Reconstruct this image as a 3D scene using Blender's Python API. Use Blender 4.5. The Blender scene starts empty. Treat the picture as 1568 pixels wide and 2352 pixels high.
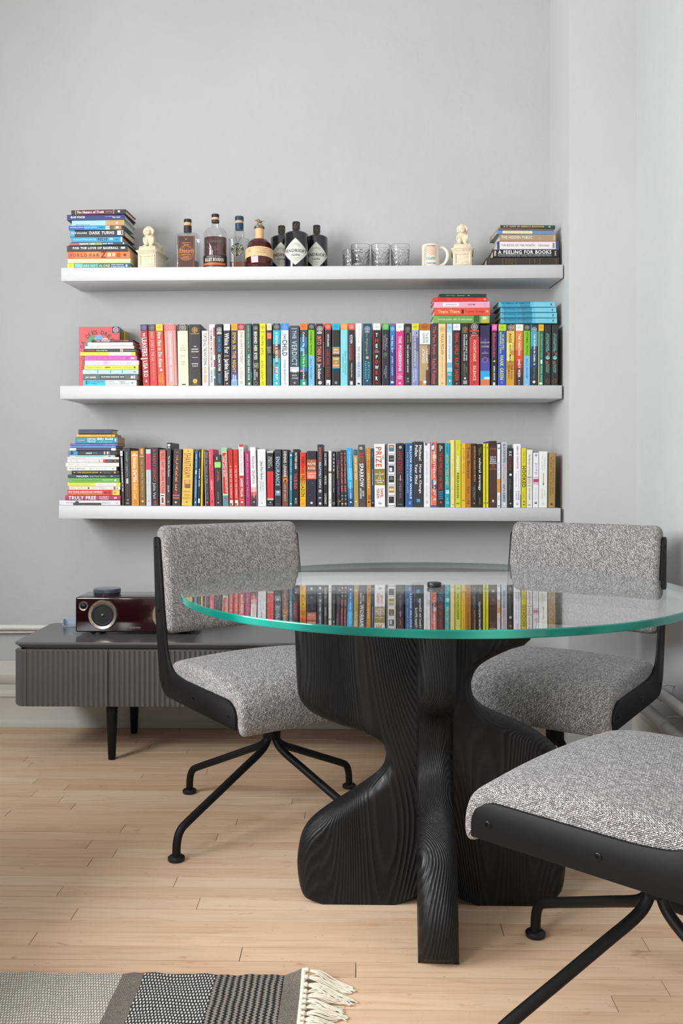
import bpy, bmesh, math, random
import numpy as np
from mathutils import Vector, Matrix
from math import sin, cos, pi, radians, hypot, atan2

random.seed(7)
S = bpy.context.scene
COL = S.collection

# ------------------------------------------------------------ camera, world, lights, exposure
FPX, PSI, HY, HC = 2117.0, 0.0174, 1081.0, 1.042      # focal length in pixels, yaw, horizon row, eye height
cd = bpy.data.cameras.new('camera'); cam = bpy.data.objects.new('camera', cd); COL.objects.link(cam)
cam.location = (0, 0, HC); cam.rotation_euler = (pi/2, 0, PSI)
cd.sensor_fit = 'HORIZONTAL'; cd.sensor_width = 36.0; cd.lens = 36.0*FPX/1568
cd.shift_x = 0.0; cd.shift_y = (HY-1176)/1568; cd.clip_start = .02; cd.clip_end = 60
S.camera = cam
S.view_settings.view_transform = 'Standard'; S.view_settings.look = 'None'
S.view_settings.gamma = 1.0; S.view_settings.use_curve_mapping = False
S.view_settings.exposure = -0.05

S.cycles.max_bounces = 7; S.cycles.diffuse_bounces = 3; S.cycles.glossy_bounces = 3; S.cycles.transmission_bounces = 6; S.cycles.transparent_max_bounces = 8; S.cycles.adaptive_threshold = .04

W = bpy.data.worlds.new('world'); S.world = W; W.use_nodes = True
W.node_tree.nodes['Background'].inputs[0].default_value = (.72, .85, 1.0, 1)
W.node_tree.nodes['Background'].inputs[1].default_value = .6

def area(name, loc, target, sx, sy, power, col):
    l = bpy.data.lights.new(name, 'AREA'); l.shape = 'RECTANGLE'; l.size = sx; l.size_y = sy; l.energy = power; l.color = col
    o = bpy.data.objects.new(name, l); COL.objects.link(o); o.location = loc
    o.rotation_euler = (Vector(target)-Vector(loc)).to_track_quat('-Z', 'Y').to_euler()
    return o
# daylight entering by the two windows in the left wall and the one in the wall behind the camera
area('daylight_key_window', (-2.24, 1.25, 1.82), (0, 1.25, 1.82), 1.5, 1.15, 122, (.93, .965, 1.0))
area('daylight_second_window', (-2.24, -1.0, 1.80), (0, -1.0, 1.80), 1.3, 1.15, 105, (1.0, .99, .98))
area('daylight_rear_window', (-.2, -2.55, 1.95), (-.2, 0, 1.95), 1.3, 1.9, 5, (1.0, .97, .93))

# ------------------------------------------------------------ where a photograph point lies in the room (survey helpers)
_c, _s = cos(PSI), sin(PSI)
def ray(x, y):
    u = (x-784)/FPX; v = (y-HY)/FPX
    return Vector((_c*u-_s, _s*u+_c, -v))
CP = Vector((0, 0, HC))
def onY(x, y, Y):
    d = ray(x, y); return CP+d*(Y/d.y)
def onZ(x, y, Z=0.0):
    d = ray(x, y); return CP+d*((Z-HC)/d.z)

# ------------------------------------------------------------ mesh helpers
def mk(name, verts, faces, mat=None, parent=None, uvs=None, smooth=False, mats=None, mi=None, loc=None, rot=None):
    me = bpy.data.meshes.new(name); me.from_pydata([tuple(v) for v in verts], [], faces)
    if uvs is not None:
        ul = me.uv_layers.new(name='uv'); vi = np.empty(len(me.loops), dtype=np.int32); me.loops.foreach_get('vertex_index', vi)
        ul.data.foreach_set('uv', np.asarray(uvs, dtype=np.float32)[vi].ravel())
    for m in (mats or ([mat] if mat else [])): me.materials.append(m)
    if mi is not None: me.polygons.foreach_set('material_index', mi)
    if smooth: me.polygons.foreach_set('use_smooth', [True]*len(me.polygons))
    me.update()
    return ob(name, me, parent, loc, rot)
def ob(name, me, parent=None, loc=None, rot=None):
    o = bpy.data.objects.new(name, me); COL.objects.link(o)
    if parent: o.parent = parent
    if loc is not None: o.location = loc
    if rot is not None: o.rotation_euler = rot
    return o
def empty(name, loc=(0, 0, 0), rz=0.0):
    o = bpy.data.objects.new(name, None); COL.objects.link(o); o.location = loc; o.rotation_euler = (0, 0, rz); o.empty_display_size = .05
    return o
def tag(o, label, cat, group=None, kind=None):
    o['label'] = label; o['category'] = cat
    if group: o['group'] = group
    if kind: o['kind'] = kind
    return o
def struct(o): o['kind'] = 'structure'; return o
class MB:
    def __init__(s): s.v = []; s.f = []; s.m = []
    def add(s, v, f, mi=0):
        n = len(s.v); s.v += [tuple(p) for p in v]; s.f += [tuple(i+n for i in q) for q in f]; s.m += [mi]*len(f); return s
    def box(s, x0, x1, y0, y1, z0, z1, mi=0):
        return s.add([(x0,y0,z0),(x1,y0,z0),(x1,y1,z0),(x0,y1,z0),(x0,y0,z1),(x1,y0,z1),(x1,y1,z1),(x0,y1,z1)],
                     [(0,3,2,1),(4,5,6,7),(0,1,5,4),(1,2,6,5),(2,3,7,6),(3,0,4,7)], mi)
    def prism(s, poly, a0, a1, ax='z', mi=0):
        """closed 2D polygon (counter-clockwise) swept along an axis: z -> (x,y), y -> (x,z), x -> (y,z)"""
        n = len(poly)
        P = {'z': lambda p, t: (p[0], p[1], t), 'y': lambda p, t: (p[0], t, p[1]), 'x': lambda p, t: (t, p[0], p[1])}[ax]
        v = [P(p, a0) for p in poly]+[P(p, a1) for p in poly]
        f = [(i, (i+1) % n, n+(i+1) % n, n+i) for i in range(n)]+[tuple(range(n))[::-1], tuple(range(n, 2*n))]
        if ax == 'y': f = [q[::-1] for q in f]
        return s.add(v, f, mi)
    def tube(s, pts, r, n=10, cap=True, mi=0):
        pts = [Vector(p) for p in pts]; rr = r if isinstance(r, (list, tuple)) else [r]*len(pts)
        v = []; up = None
        for i, p in enumerate(pts):
            t = (pts[min(i+1, len(pts)-1)]-pts[max(i-1, 0)]).normalized()
            if up is None: up = t.orthogonal().normalized()
            up = (up-t*up.dot(t)).normalized(); b = t.cross(up)
            v += [p+(up*cos(2*pi*k/n)+b*sin(2*pi*k/n))*rr[i] for k in range(n)]
        f = []
        for i in range(len(pts)-1):
            for k in range(n):
                a = i*n+k; b_ = i*n+(k+1) % n
                f.append((a, b_, b_+n, a+n))
        if cap: f += [tuple(range(n))[::-1], tuple(range(len(v)-n, len(v)))]
        return s.add(v, f, mi)
    def lathe(s, prof, n=32, mi=0, sup=2.0, ax=1.0, ay=1.0, c=(0, 0)):
        """profile [(r,z)...] turned about z; sup>2 squares the section off"""
        v = []; f = []
        for r, z in prof:
            for k in range(n):
                a = 2*pi*k/n; ca, sa = cos(a), sin(a)
                q = 1.0/((abs(ca)**sup+abs(sa)**sup)**(1/sup))
                v.append((c[0]+r*q*ca*ax, c[1]+r*q*sa*ay, z))
        m = len(prof)
        for i in range(m-1):
            for k in range(n):
                a = i*n+k; b = i*n+(k+1) % n; f.append((a, b, b+n, a+n))
        if prof[0][0] > 1e-6: f.append(tuple(range(n))[::-1])
        if prof[-1][0] > 1e-6: f.append(tuple(range((m-1)*n, m*n)))
        return s.add(v, f, mi)
    def obj(s, name, mat=None, parent=None, smooth=False, mats=None, loc=None, rot=None, uvs=None):
        return mk(name, s.v, s.f, mat, parent, uvs, smooth, mats, s.m if mats else None, loc, rot)
def autosmooth(o, ang=40):
    me = o.data; bm = bmesh.new(); bm.from_mesh(me)
    for f in bm.faces: f.smooth = True
    for e in bm.edges:
        if len(e.link_faces) == 2 and e.calc_face_angle(0) > radians(ang): e.smooth = False
    bm.to_mesh(me); bm.free(); return o
def bevel(o, w, seg=2, ang=30):
    me = o.data; bm = bmesh.new(); bm.from_mesh(me)
    es = [e for e in bm.edges if len(e.link_faces) == 2 and e.calc_face_angle(0) > radians(ang)]
    bmesh.ops.bevel(bm, geom=es, offset=w, segments=seg, profile=.5, affect='EDGES', clamp_overlap=True)
    bm.to_mesh(me); bm.free(); return autosmooth(o, 50)
def catmull(pts, n=6, closed=False):
    out = []; m = len(pts)
    P = lambda i: np.array(pts[i % m] if closed else pts[max(0, min(m-1, i))], float)
    for i in range(m if closed else m-1):
        a, b, c, d = P(i-1), P(i), P(i+1), P(i+2)
        for k in range(n):
            t = k/n; out.append(tuple(.5*((2*b)+(c-a)*t+(2*a-5*b+4*c-d)*t*t+(3*b-a-3*c+d)*t**3)))
    if not closed: out.append(tuple(pts[-1]))
    return out
def roundpoly(pts, rad, n=5):
    """polygon corners rounded: pts (x,y), rad one radius or one per corner"""
    out = []; m = len(pts)
    for i in range(m):
        p = Vector(pts[i]); a = Vector(pts[i-1]); b = Vector(pts[(i+1) % m]); r = rad[i] if isinstance(rad, (list, tuple)) else rad
        if r <= 0: out.append(tuple(p)); continue
        d1 = (a-p); d2 = (b-p); l1, l2 = d1.length, d2.length; d1.normalize(); d2.normalize()
        r_ = min(r, .49*l1, .49*l2); A = p+d1*r_; B = p+d2*r_
        for k in range(n+1):
            t = k/n; out.append(tuple(A*(1-t)**2+p*2*t*(1-t)+B*t*t))
    return out

# ------------------------------------------------------------ materials (all node based)
def lin(h):
    if not isinstance(h, str): return h
    h = h.lstrip('#'); c = [int(h[i:i+2], 16)/255 for i in (0, 2, 4)]
    return tuple(x/12.92 if x <= .04045 else ((x+.055)/1.055)**2.4 for x in c)
class NT:
    def __init__(s, name):
        s.m = bpy.data.materials.new(name); s.m.use_nodes = True; s.t = s.m.node_tree; s.p = s.t.nodes['Principled BSDF']; s.o = s.t.nodes['Material Output']
    def n(s, t, **kw):
        x = s.t.nodes.new(t)
        for k, v in kw.items():
            if k.startswith('i_'):
                key = k[2:]; key = int(key) if key.isdigit() else key.replace('_', ' ')
                x.inputs[key].default_value = v
            else: setattr(x, k, v)
        return x
    def l(s, a, b): s.t.links.new(a, b); return s
    def set(s, **kw):
        for k, v in kw.items(): s.p.inputs[k.replace('_', ' ')].default_value = v
        return s
    def bump(s, h, strength, dist=.002, into=True):
        b = s.n('ShaderNodeBump', i_Strength=strength, i_Distance=dist); s.l(h, b.inputs['Height'])
        if into: s.l(b.outputs[0], s.p.inputs['Normal'])
        return b
    def ramp(s, fac, stops):
        r = s.n('ShaderNodeValToRGB'); e = r.color_ramp.elements
        while len(e) < len(stops): e.new(.5)
        for q, (p, c) in zip(e, stops): q.position = p; q.color = (*lin(c), 1)
        s.l(fac, r.inputs[0]); return r
    def coord(s, kind='Object', scale=None):
        c = s.n('ShaderNodeTexCoord')
        if scale is None: return c.outputs[kind]
        m = s.n('ShaderNodeMapping'); m.inputs['Scale'].default_value = scale; s.l(c.outputs[kind], m.inputs[0]); return m.outputs[0]
    def mix(s, f, a, b, mode='MIX'):
        m = s.n('ShaderNodeMix', data_type='RGBA', blend_type=mode)
        for i, v in ((0, f), (6, a), (7, b)):
            if hasattr(v, 'is_output') or isinstance(v, bpy.types.NodeSocket): s.l(v, m.inputs[i])
            else: m.inputs[i].default_value = v if i == 0 else (*lin(v), 1)
        return m.outputs[2]
    def math(s, op, a, b=0.0):
        m = s.n('ShaderNodeMath', operation=op)
        for i, v in ((0, a), (1, b)):
            if isinstance(v, bpy.types.NodeSocket): s.l(v, m.inputs[i])
            else: m.inputs[i].default_value = v
        return m.outputs[0]
_mc = {}
def plain(name, col, rough=.5, metal=0.0, bump=0.0, bscale=200, var=.04, **kw):
    """painted / plastic / metal surface: colour with a trace of mottling and fine relief"""
    key = (name, col if isinstance(col, str) else tuple(col), rough)
    if key in _mc: return _mc[key]
    t = NT(name); t.set(Roughness=rough, Metallic=metal, **kw)
    c = lin(col); nz = t.n('ShaderNodeTexNoise', i_Scale=40.0, i_Detail=1.0); t.l(t.coord(), nz.inputs['Vector'])
    r = t.ramp(nz.outputs[0], [(.3, tuple(x*(1-var) for x in c)), (.7, tuple(min(1, x*(1+var)) for x in c))])
    t.l(r.outputs[0], t.p.inputs['Base Color'])
    if bump:
        n2 = t.n('ShaderNodeTexNoise', i_Scale=float(bscale), i_Detail=2.0); t.l(t.coord(), n2.inputs['Vector']); t.bump(n2.outputs[0], bump, .001)
    _mc[key] = t.m; return t.m
def ink(col, rough=.45):
    """printed cover stock: one per colour"""
    return plain('cover_'+str(col).lstrip('#'), col, rough, var=.03)

def m_plaster(name, col, s=1.0):
    t = NT(name); t.set(Roughness=.85); co = t.coord()
    a = t.n('ShaderNodeTexNoise', i_Scale=2.2, i_Detail=2.0); t.l(co, a.inputs['Vector'])
    b = t.n('ShaderNodeTexNoise', i_Scale=14.0, i_Detail=3.0, i_Distortion=1.2); t.l(co, b.inputs['Vector'])
    c = lin(col); r = t.ramp(a.outputs[0], [(.3, tuple(x*.965 for x in c)), (.7, tuple(min(1, x*1.02) for x in c))])
    t.l(r.outputs[0], t.p.inputs['Base Color'])
    t.bump(b.outputs[0], .2*s, .012); return t.m
M_WALL = m_plaster('wall_paint', '#c0c0bf'); M_WALL_R = m_plaster('wall_paint_cool', '#c2c4c5'); M_TRIM = m_plaster('trim_paint', '#cfccc3', .5)
M_PIL = m_plaster('pilaster_paint', '#c8c8c7', .6)
M_CEIL = m_plaster('ceiling_paint', '#d4d4d2', .4)
M_SHELF = plain('shelf_lacquer', '#d6d7d8', .55, var=.01)
M_BLACK = plain('black_powder_coat', '#0a0a0a', .55, bump=.10, bscale=900, Specular_IOR_Level=.28)
M_BLACKP = plain('black_plastic', '#0d0d0d', .5)
M_SCREW = plain('screw_steel', '#202020', .3, .6)
M_PIPE = plain('pipe_paint', '#dddcd6', .45)
M_PIPE_G = plain('pipe_paint_grey', '#c3c4c2', .45)

def m_floor():
    t = NT('maple_plank'); t.set(Roughness=.42)
    oi = t.n('ShaderNodeObjectInfo'); co = t.coord()
    ad = t.n('ShaderNodeVectorMath', operation='ADD'); t.l(co, ad.inputs[0])
    cx = t.n('ShaderNodeCombineXYZ'); rs = t.math('MULTIPLY', oi.outputs['Random'], 37.0)
    for i in range(3): t.l(rs, cx.inputs[i])
    t.l(cx.outputs[0], ad.inputs[1])
    mp = t.n('ShaderNodeMapping'); mp.inputs['Scale'].default_value = (2.2, 34, 34); t.l(ad.outputs[0], mp.inputs[0])
    g = t.n('ShaderNodeTexNoise', i_Scale=2.0, i_Detail=4.0, i_Roughness=.6, i_Distortion=.6); t.l(mp.outputs[0], g.inputs['Vector'])
    mp2 = t.n('ShaderNodeMapping'); mp2.inputs['Scale'].default_value = (5, 12, 12); t.l(ad.outputs[0], mp2.inputs[0])
    st = t.n('ShaderNodeTexNoise', i_Scale=2.6, i_Detail=4.0, i_Distortion=1.0); t.l(mp2.outputs[0], st.inputs['Vector'])
    base = t.ramp(oi.outputs['Random'], [(0, '#d9b493'), (.3, '#e5c4a4'), (.6, '#ddb999'), (.8, '#eaceb0'), (1, '#cda585')])
    gr = t.ramp(g.outputs[0], [(.25, '#cfa988'), (.5, '#f0f0f0'), (.8, '#ffffff')])
    c1 = t.mix(.55, base.outputs[0], gr.outputs[0], 'MULTIPLY')
    sr = t.ramp(st.outputs[0], [(.66, '#ffffff'), (.76, '#c39a76'), (.84, '#7b543c')])
    c2 = t.mix(.6, c1, sr.outputs[0], 'MULTIPLY')
    kn = t.n('ShaderNodeTexNoise', i_Scale=19.0, i_Detail=2.0); t.l(mp2.outputs[0], kn.inputs['Vector'])
    kr = t.ramp(kn.outputs[0], [(.725, '#ffffff'), (.76, '#3c332c')])
    c3 = t.mix(.65, c2, kr.outputs[0], 'MULTIPLY')
    t.l(c3, t.p.inputs['Base Color']); t.bump(g.outputs[0], .08, .001); return t.m
M_FLOOR = m_floor()

def m_fabric():
    t = NT('basket_weave_wool'); t.set(Roughness=.95); t.p.inputs['Sheen Weight'].default_value = .15; t.p.inputs['Specular IOR Level'].default_value = .2
    uv = t.coord('UV')
    mp = t.n('ShaderNodeMapping'); mp.inputs['Rotation'].default_value = (0, 0, radians(28)); t.l(uv, mp.inputs[0])
    wn = t.n('ShaderNodeTexNoise', i_Scale=330.0, i_Detail=2.0); t.l(uv, wn.inputs['Vector'])
    wv = t.n('ShaderNodeVectorMath', operation='SCALE'); wv.inputs['Scale'].default_value = .0034; t.l(wn.outputs['Color'], wv.inputs[0])
    ad = t.n('ShaderNodeVectorMath', operation='ADD'); t.l(mp.outputs[0], ad.inputs[0]); t.l(wv.outputs[0], ad.inputs[1])
    b = t.n('ShaderNodeTexBrick', offset=.38, squash=1.0); b.inputs['Scale'].default_value = 1.0
    b.inputs['Brick Width'].default_value = .0066; b.inputs['Row Height'].default_value = .0030; b.inputs['Mortar Size'].default_value = .00052; b.inputs['Mortar Smooth'].default_value = .5
    b.inputs['Color1'].default_value = (*lin('#f4f1ef'), 1); b.inputs['Color2'].default_value = (*lin('#a8a3a1'), 1); b.inputs['Mortar'].default_value = (*lin('#2b2828'), 1)
    t.l(ad.outputs[0], b.inputs['Vector'])
    d = t.n('ShaderNodeTexNoise', i_Scale=420.0, i_Detail=2.0, i_Roughness=.6); t.l(mp.outputs[0], d.inputs['Vector'])
    dr = t.ramp(d.outputs[0], [(.36, '#3a3636'), (.47, '#cfcac8'), (.62, '#ffffff')])
    n2 = t.n('ShaderNodeTexNoise', i_Scale=150.0, i_Detail=3.0); t.l(uv, n2.inputs['Vector'])
    n2r = t.ramp(n2.outputs[0], [(.36, '#b5b0ae'), (.62, '#ffffff')])
    c = t.mix(.5, t.mix(.62, b.outputs['Color'], dr.outputs[0], 'MULTIPLY'), n2r.outputs[0], 'MULTIPLY')
    t.l(c, t.p.inputs['Base Color'])
    inv = t.math('ADD', t.math('SUBTRACT', 1.0, b.outputs['Fac']), t.math('MULTIPLY', d.outputs[0], .8)); t.bump(inv, .8, .0013); return t.m
M_FABRIC = m_fabric()

def m_char():
    t = NT('charred_brushed_wood'); t.set(Roughness=.5); t.p.inputs['Specular IOR Level'].default_value = .35; co = t.coord()
    mp = t.n('ShaderNodeMapping'); mp.inputs['Scale'].default_value = (1.0, 1.0, .17); t.l(co, mp.inputs[0])
    wn = t.n('ShaderNodeTexNoise', i_Scale=3.2, i_Detail=1.0); t.l(mp.outputs[0], wn.inputs['Vector'])
    sc = t.math('MULTIPLY', wn.outputs[0], 135.0)
    fine = t.n('ShaderNodeTexNoise', i_Scale=60.0, i_Detail=2.0); t.l(mp.outputs[0], fine.inputs['Vector'])
    ph = t.math('ADD', t.math('MULTIPLY', sc, 6.2832), t.math('MULTIPLY', fine.outputs[0], 2.0))
    si = t.math('SINE', ph); h = t.math('POWER', t.math('ADD', t.math('MULTIPLY', si, .5), .5), 1.6)
    grain = t.n('ShaderNodeTexNoise', i_Scale=160.0, i_Detail=3.0); m2 = t.n('ShaderNodeMapping'); m2.inputs['Scale'].default_value = (1, 1, .08); t.l(co, m2.inputs[0]); t.l(m2.outputs[0], grain.inputs['Vector'])
    hh = t.math('ADD', h, t.math('MULTIPLY', grain.outputs[0], .35))
    r = t.ramp(h, [(.0, '#040404'), (.6, '#0a0a0b'), (1, '#141415')]); t.l(r.outputs[0], t.p.inputs['Base Color'])
    rr = t.ramp(grain.outputs[0], [(.3, (.36,)*3), (.7, (.62,)*3)]); t.l(rr.outputs[0], t.p.inputs['Roughness'])
    t.bump(hh, .75, .0013); return t.m
M_CHAR = m_char()

def m_glass(name, ior=1.5, tint=(1, 1, 1), gloss=1.0, extra=None):
    """clear sheet glass: Fresnel reflection over straight transmission"""
    t = NT(name); t.t.nodes.remove(t.p)
    geo = t.n('ShaderNodeNewGeometry')
    io = t.math('ADD', t.math('MULTIPLY', geo.outputs['Backfacing'], 1/ior-ior), ior)
    fr = t.n('ShaderNodeFresnel'); t.l(io, fr.inputs['IOR'])
    tr = t.n('ShaderNodeBsdfTransparent'); tr.inputs[0].default_value = (*tint, 1)
    gl = t.n('ShaderNodeBsdfGlossy'); gl.inputs['Roughness'].default_value = .015; gl.inputs[0].default_value = (gloss, gloss, gloss, 1)
    mx = t.n('ShaderNodeMixShader'); t.l(fr.outputs[0], mx.inputs[0]); t.l(tr.outputs[0], mx.inputs[1]); t.l(gl.outputs[0], mx.inputs[2])
    if extra:
        df = t.n('ShaderNodeBsdfDiffuse'); df.inputs[0].default_value = (*extra[1], 1)
        m2 = t.n('ShaderNodeMixShader'); m2.inputs[0].default_value = extra[0]; t.l(mx.outputs[0], m2.inputs[1]); t.l(df.outputs[0], m2.inputs[2]); mx = m2
    t.l(mx.outputs[0], t.o.inputs['Surface']); return t.m
M_GLASS = m_glass('table_glass', 1.5, (.97, .985, .98))
M_BOTTLE = m_glass('bottle_glass', 1.5, (.90, .91, .91), 1.0, (.035, (.75, .78, .80)))
def m_crystal():
    t = NT('cut_crystal'); t.set(Roughness=.05, IOR=1.5); t.p.inputs['Transmission Weight'].default_value = 1.0
    t.p.inputs['Base Color'].default_value = (.985, .99, 1.0, 1); n = t.n('ShaderNodeTexNoise', i_Scale=60.0); t.l(t.coord(), n.inputs['Vector']); t.bump(n.outputs[0], .03, .001); return t.m
M_TUMBLER = m_crystal()
def m_edge():
    t = NT('green_glass_edge'); t.set(Roughness=.10); t.p.inputs['IOR'].default_value = 1.5
    co = t.coord(); n = t.n('ShaderNodeTexNoise', i_Scale=4.0, i_Detail=2.0); t.l(co, n.inputs['Vector'])
    r = t.ramp(n.outputs[0], [(.3, '#055a50'), (.5, '#0a7b6d'), (.68, '#2aa493')]); t.l(r.outputs[0], t.p.inputs['Base Color'])
    t.p.inputs['Transmission Weight'].default_value = .15
    geo = t.n('ShaderNodeNewGeometry'); tr = t.n('ShaderNodeBsdfTransparent'); tr.inputs[0].default_value = (.80, .95, .92, 1)
    mx = t.n('ShaderNodeMixShader'); t.l(geo.outputs['Backfacing'], mx.inputs[0]); t.l(t.p.outputs[0], mx.inputs[1]); t.l(tr.outputs[0], mx.inputs[2]); t.l(mx.outputs[0], t.o.inputs['Surface'])
    return t.m
M_EDGE = m_edge()

# ------------------------------------------------------------ the room
YB, XR, XP, YP = 3.743, 1.025, .778, 3.41          # back wall, right wall, pilaster return, pilaster face
XL, YF, ZC = -2.2, -2.5, 3.5
struct(MB().box(XL-.12, XR+.12, YB, YB+.12, -.05, ZC).obj('wall_back', M_WALL))
struct(MB().box(XP, XR, YP, YB, -.01, ZC).obj('wall_pilaster', M_PIL))
struct(MB().box(XR, XR+.12, YF, YB, -.05, ZC).obj('wall_right', M_WALL_R))
def wall_with_openings(name, along, a0, a1, t0, t1, holes, mat):
    m = MB(); xs = sorted({a0, a1, *[h for q in holes for h in q[:2]]})
    for i in range(len(xs)-1):
        u0, u1 = xs[i], xs[i+1]; hole = next((q for q in holes if q[0] <= u0 and u1 <= q[1]), None)
        for z0, z1 in ([(-.05, hole[2]), (hole[3], ZC)] if hole else [(-.05, ZC)]):
            m.box(*((t0, t1, u0, u1) if along == 'y' else (u0, u1, t0, t1)), z0, z1)
    return struct(m.obj(name, mat))
wall_with_openings('wall_left', 'y', YF, YB, XL-.15, XL, [(-1.65, -.35, 1.2, 2.45), (.5, 2.0, 1.2, 2.45)], M_WALL)
wall_with_openings('wall_rear', 'x', XL-.15, XR+.12, YF-.15, YF, [(-.85, .45, 1.0, 2.9)], m_plaster('wall_paint_taupe', '#8f8a82'))
struct(MB().box(XL-.15, XR+.12, YF-.15, YB+.12, ZC, ZC+.1).obj('ceiling', M_CEIL))
M_WPANE = m_glass('window_glass', 1.45)
def window(n, along, u0, u1, z0, z1, t):
    fr = MB(); w = .05; zm = (z0+z1)/2
    def bx(a0, a1, q0, q1, d=.03):
        fr.box(*((t-d, t+d, a0, a1) if along == 'y' else (a0, a1, t-d, t+d)), q0, q1)
    bx(u0, u0+w, z0, z1); bx(u1-w, u1, z0, z1); bx(u0+w, u1-w, z0, z0+w); bx(u0+w, u1-w, z1-w, z1); bx(u0+w, u1-w, zm-.025, zm+.025)
    f = struct(fr.obj('window_%d' % n, M_TRIM))
    for q0, q1 in ((z0+w, zm-.025), (zm+.025, z1-w)):
        MB().box(*((t-.003, t+.003, u0+w, u1-w) if along == 'y' else (u0+w, u1-w, t-.003, t+.003)), q0, q1).obj('pane', M_WPANE, f)
window(1, 'y', .5, 2.0, 1.2, 2.45, XL-.11); window(2, 'y', -1.65, -.35, 1.2, 2.45, XL-.11); window(3, 'x', -.85, .45, 1.0, 2.9, YF-.11)

# floor: dark sub-floor with strip planks laid on it
floor = struct(MB().box(XL, XR, YF, YB, -.06, -.018).obj('floor', plain('subfloor', '#17110c', .9)))
PW = .0575; yrow0 = onZ(150, 2171).y
JOINTS = [(204,1940),(171,2099),(76,2156),(403,2026),(554,2188),(150,1812),(136,1840),(324,1785.5),(281,1904),(65,1760.5),(670,1845),(475,1771.7),(1481,2166),(1526,2264),(1153,2135),(817,2226),(430,1725),(700,2260)]
jr = {}
for q in JOINTS:
    p = onZ(*q); jr.setdefault(math.floor((p.y-yrow0)/PW), []).append(p.x)
def plank_mesh(L, w):
    b = .0003; t = .018
    prof = [(-w/2, -t), (w/2, -t), (w/2, -b), (w/2-b, 0), (-w/2+b, 0), (-w/2, -b)]
    return MB().prism(prof, 0, L, 'x')
r0 = math.floor((1.02-yrow0)/PW); r1 = math.floor((YB-yrow0)/PW)
for r in range(r0, r1+1):
    ya = yrow0+r*PW; yb = min(ya+PW, YB); w = yb-ya-random.choice((.0011, .0014, .0018, .0022, .0028))
    if w < .004: continue
    js = sorted(jr.get(r, [])); xs = [XL]+js+[XR]
    full = [XL]
    for a, b in zip(xs[:-1], xs[1:]):
        x = a
        while b-x > 1.9:
            x += random.uniform(.75, 1.5)
            if b-x > .45: full.append(x)
        full.append(b)
    for a, b in zip(full[:-1], full[1:]):
        plank_mesh(b-a-.0016, w).obj('plank', M_FLOOR, floor, loc=(a+.0006, (ya+yb)/2, random.uniform(-.0008, 0)))
rest = MB()
for r in range(math.floor((YF-yrow0)/PW)+1, r0):
    y = yrow0+(r+.5)*PW; x = XL
    while x < XR-.02:
        L = min(random.uniform(.7, 1.6), XR-x); m = plank_mesh(L-.0012, PW-.001)
        rest.add([(v[0]+x, v[1]+y, v[2]) for v in m.v], m.f); x += L
o = rest.obj('planking', M_FLOOR, floor); o['kind'] = 'stuff'

# mouldings and baseboards
bb = [(0, 0), (-.026, 0), (-.026, .012), (-.022, .022), (-.016, .028), (-.014, .034), (-.014, .112), (-.016, .118), (-.022, .124), (-.022, .136), (-.017, .142), (-.014, .148),
      (-.014, .172), (-.019, .176), (-.024, .184), (-.030, .206), (-.030, .214), (-.024, .222), (-.020, .236), (-.010, .243), (-.004, .262), (0, .264)]
def baseboard(name, x0, x1): return struct(autosmooth(MB().prism([(YB+p[0], p[1]) for p in bb][::-1], x0, x1, 'x').obj(name, M_TRIM), 25))
baseboard('baseboard_back', XL, XP)
struct(autosmooth(MB().prism([(XR, 0), (XR, .16), (XR-.010, .155), (XR-.014, .14), (XR-.014, .02), (XR-.022, .01), (XR-.022, 0)], YF, YP, 'y').obj('baseboard_right', M_TRIM), 25))

# heating pipes with clips
def clip_ring(p, d, r):
    d = Vector(d).normalized(); p = Vector(p); return MB().tube([p-d*.009, p-d*.008, p+d*.008, p+d*.009], [r*1.02, r*1.25, r*1.25, r*1.02], 16)
def pipe(a, b, r, clips, mat, label, wall):
    o = autosmooth(MB().tube([a, Vector(a).lerp(Vector(b), .5), b], r, 16).obj('heating_pipe', mat)); tag(o, label, 'pipe')
    for t in clips:
        p = Vector(a).lerp(Vector(b), t); d = Vector(b)-Vector(a)
        autosmooth(clip_ring(p, d, r).obj('pipe_clip', mat, o))
        q = p.copy(); q.x = wall if wall is not None else q.x
        if wall is None: q.y = YB-.001
        autosmooth(MB().tube([p+Vector((0, 0, r)), p+Vector((0, 0, r+.012)), (p+q)/2+Vector((0, 0, r+.016)), q+Vector((0, 0, r+.012))], .0035, 8).obj('clip_hook', mat, o))
    return o
pipe((XL+.02, YB-.030, .406), (-.95, YB-.030, .406), .0115, [.3, .80], M_PIPE, 'white painted pipe along the back wall behind the grey cabinet', None)
o = autosmooth(MB().tube([(XL+.02, YB-.022, .375), (-1.8, YB-.022, .383), (-1.35, YB-.022, .386), (-1.1, YB-.022, .392)], .004, 8).obj('wall_cable', M_PIPE)); tag(o, 'thin painted cable under the white back wall pipe', 'cable')
pipe((XR-.042, YF+.05, .318), (XR-.042, YP-.003, .318), .017, [.78, .93], M_PIPE_G, 'upper grey pipe low on the side wall behind the chairs', XR-.001)
pipe((XR-.046, YF+.05, .228), (XR-.046, YP-.003, .228), .019, [.775, .92], M_PIPE_G, 'lower grey pipe on the side wall just above baseboard', XR-.001)

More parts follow.
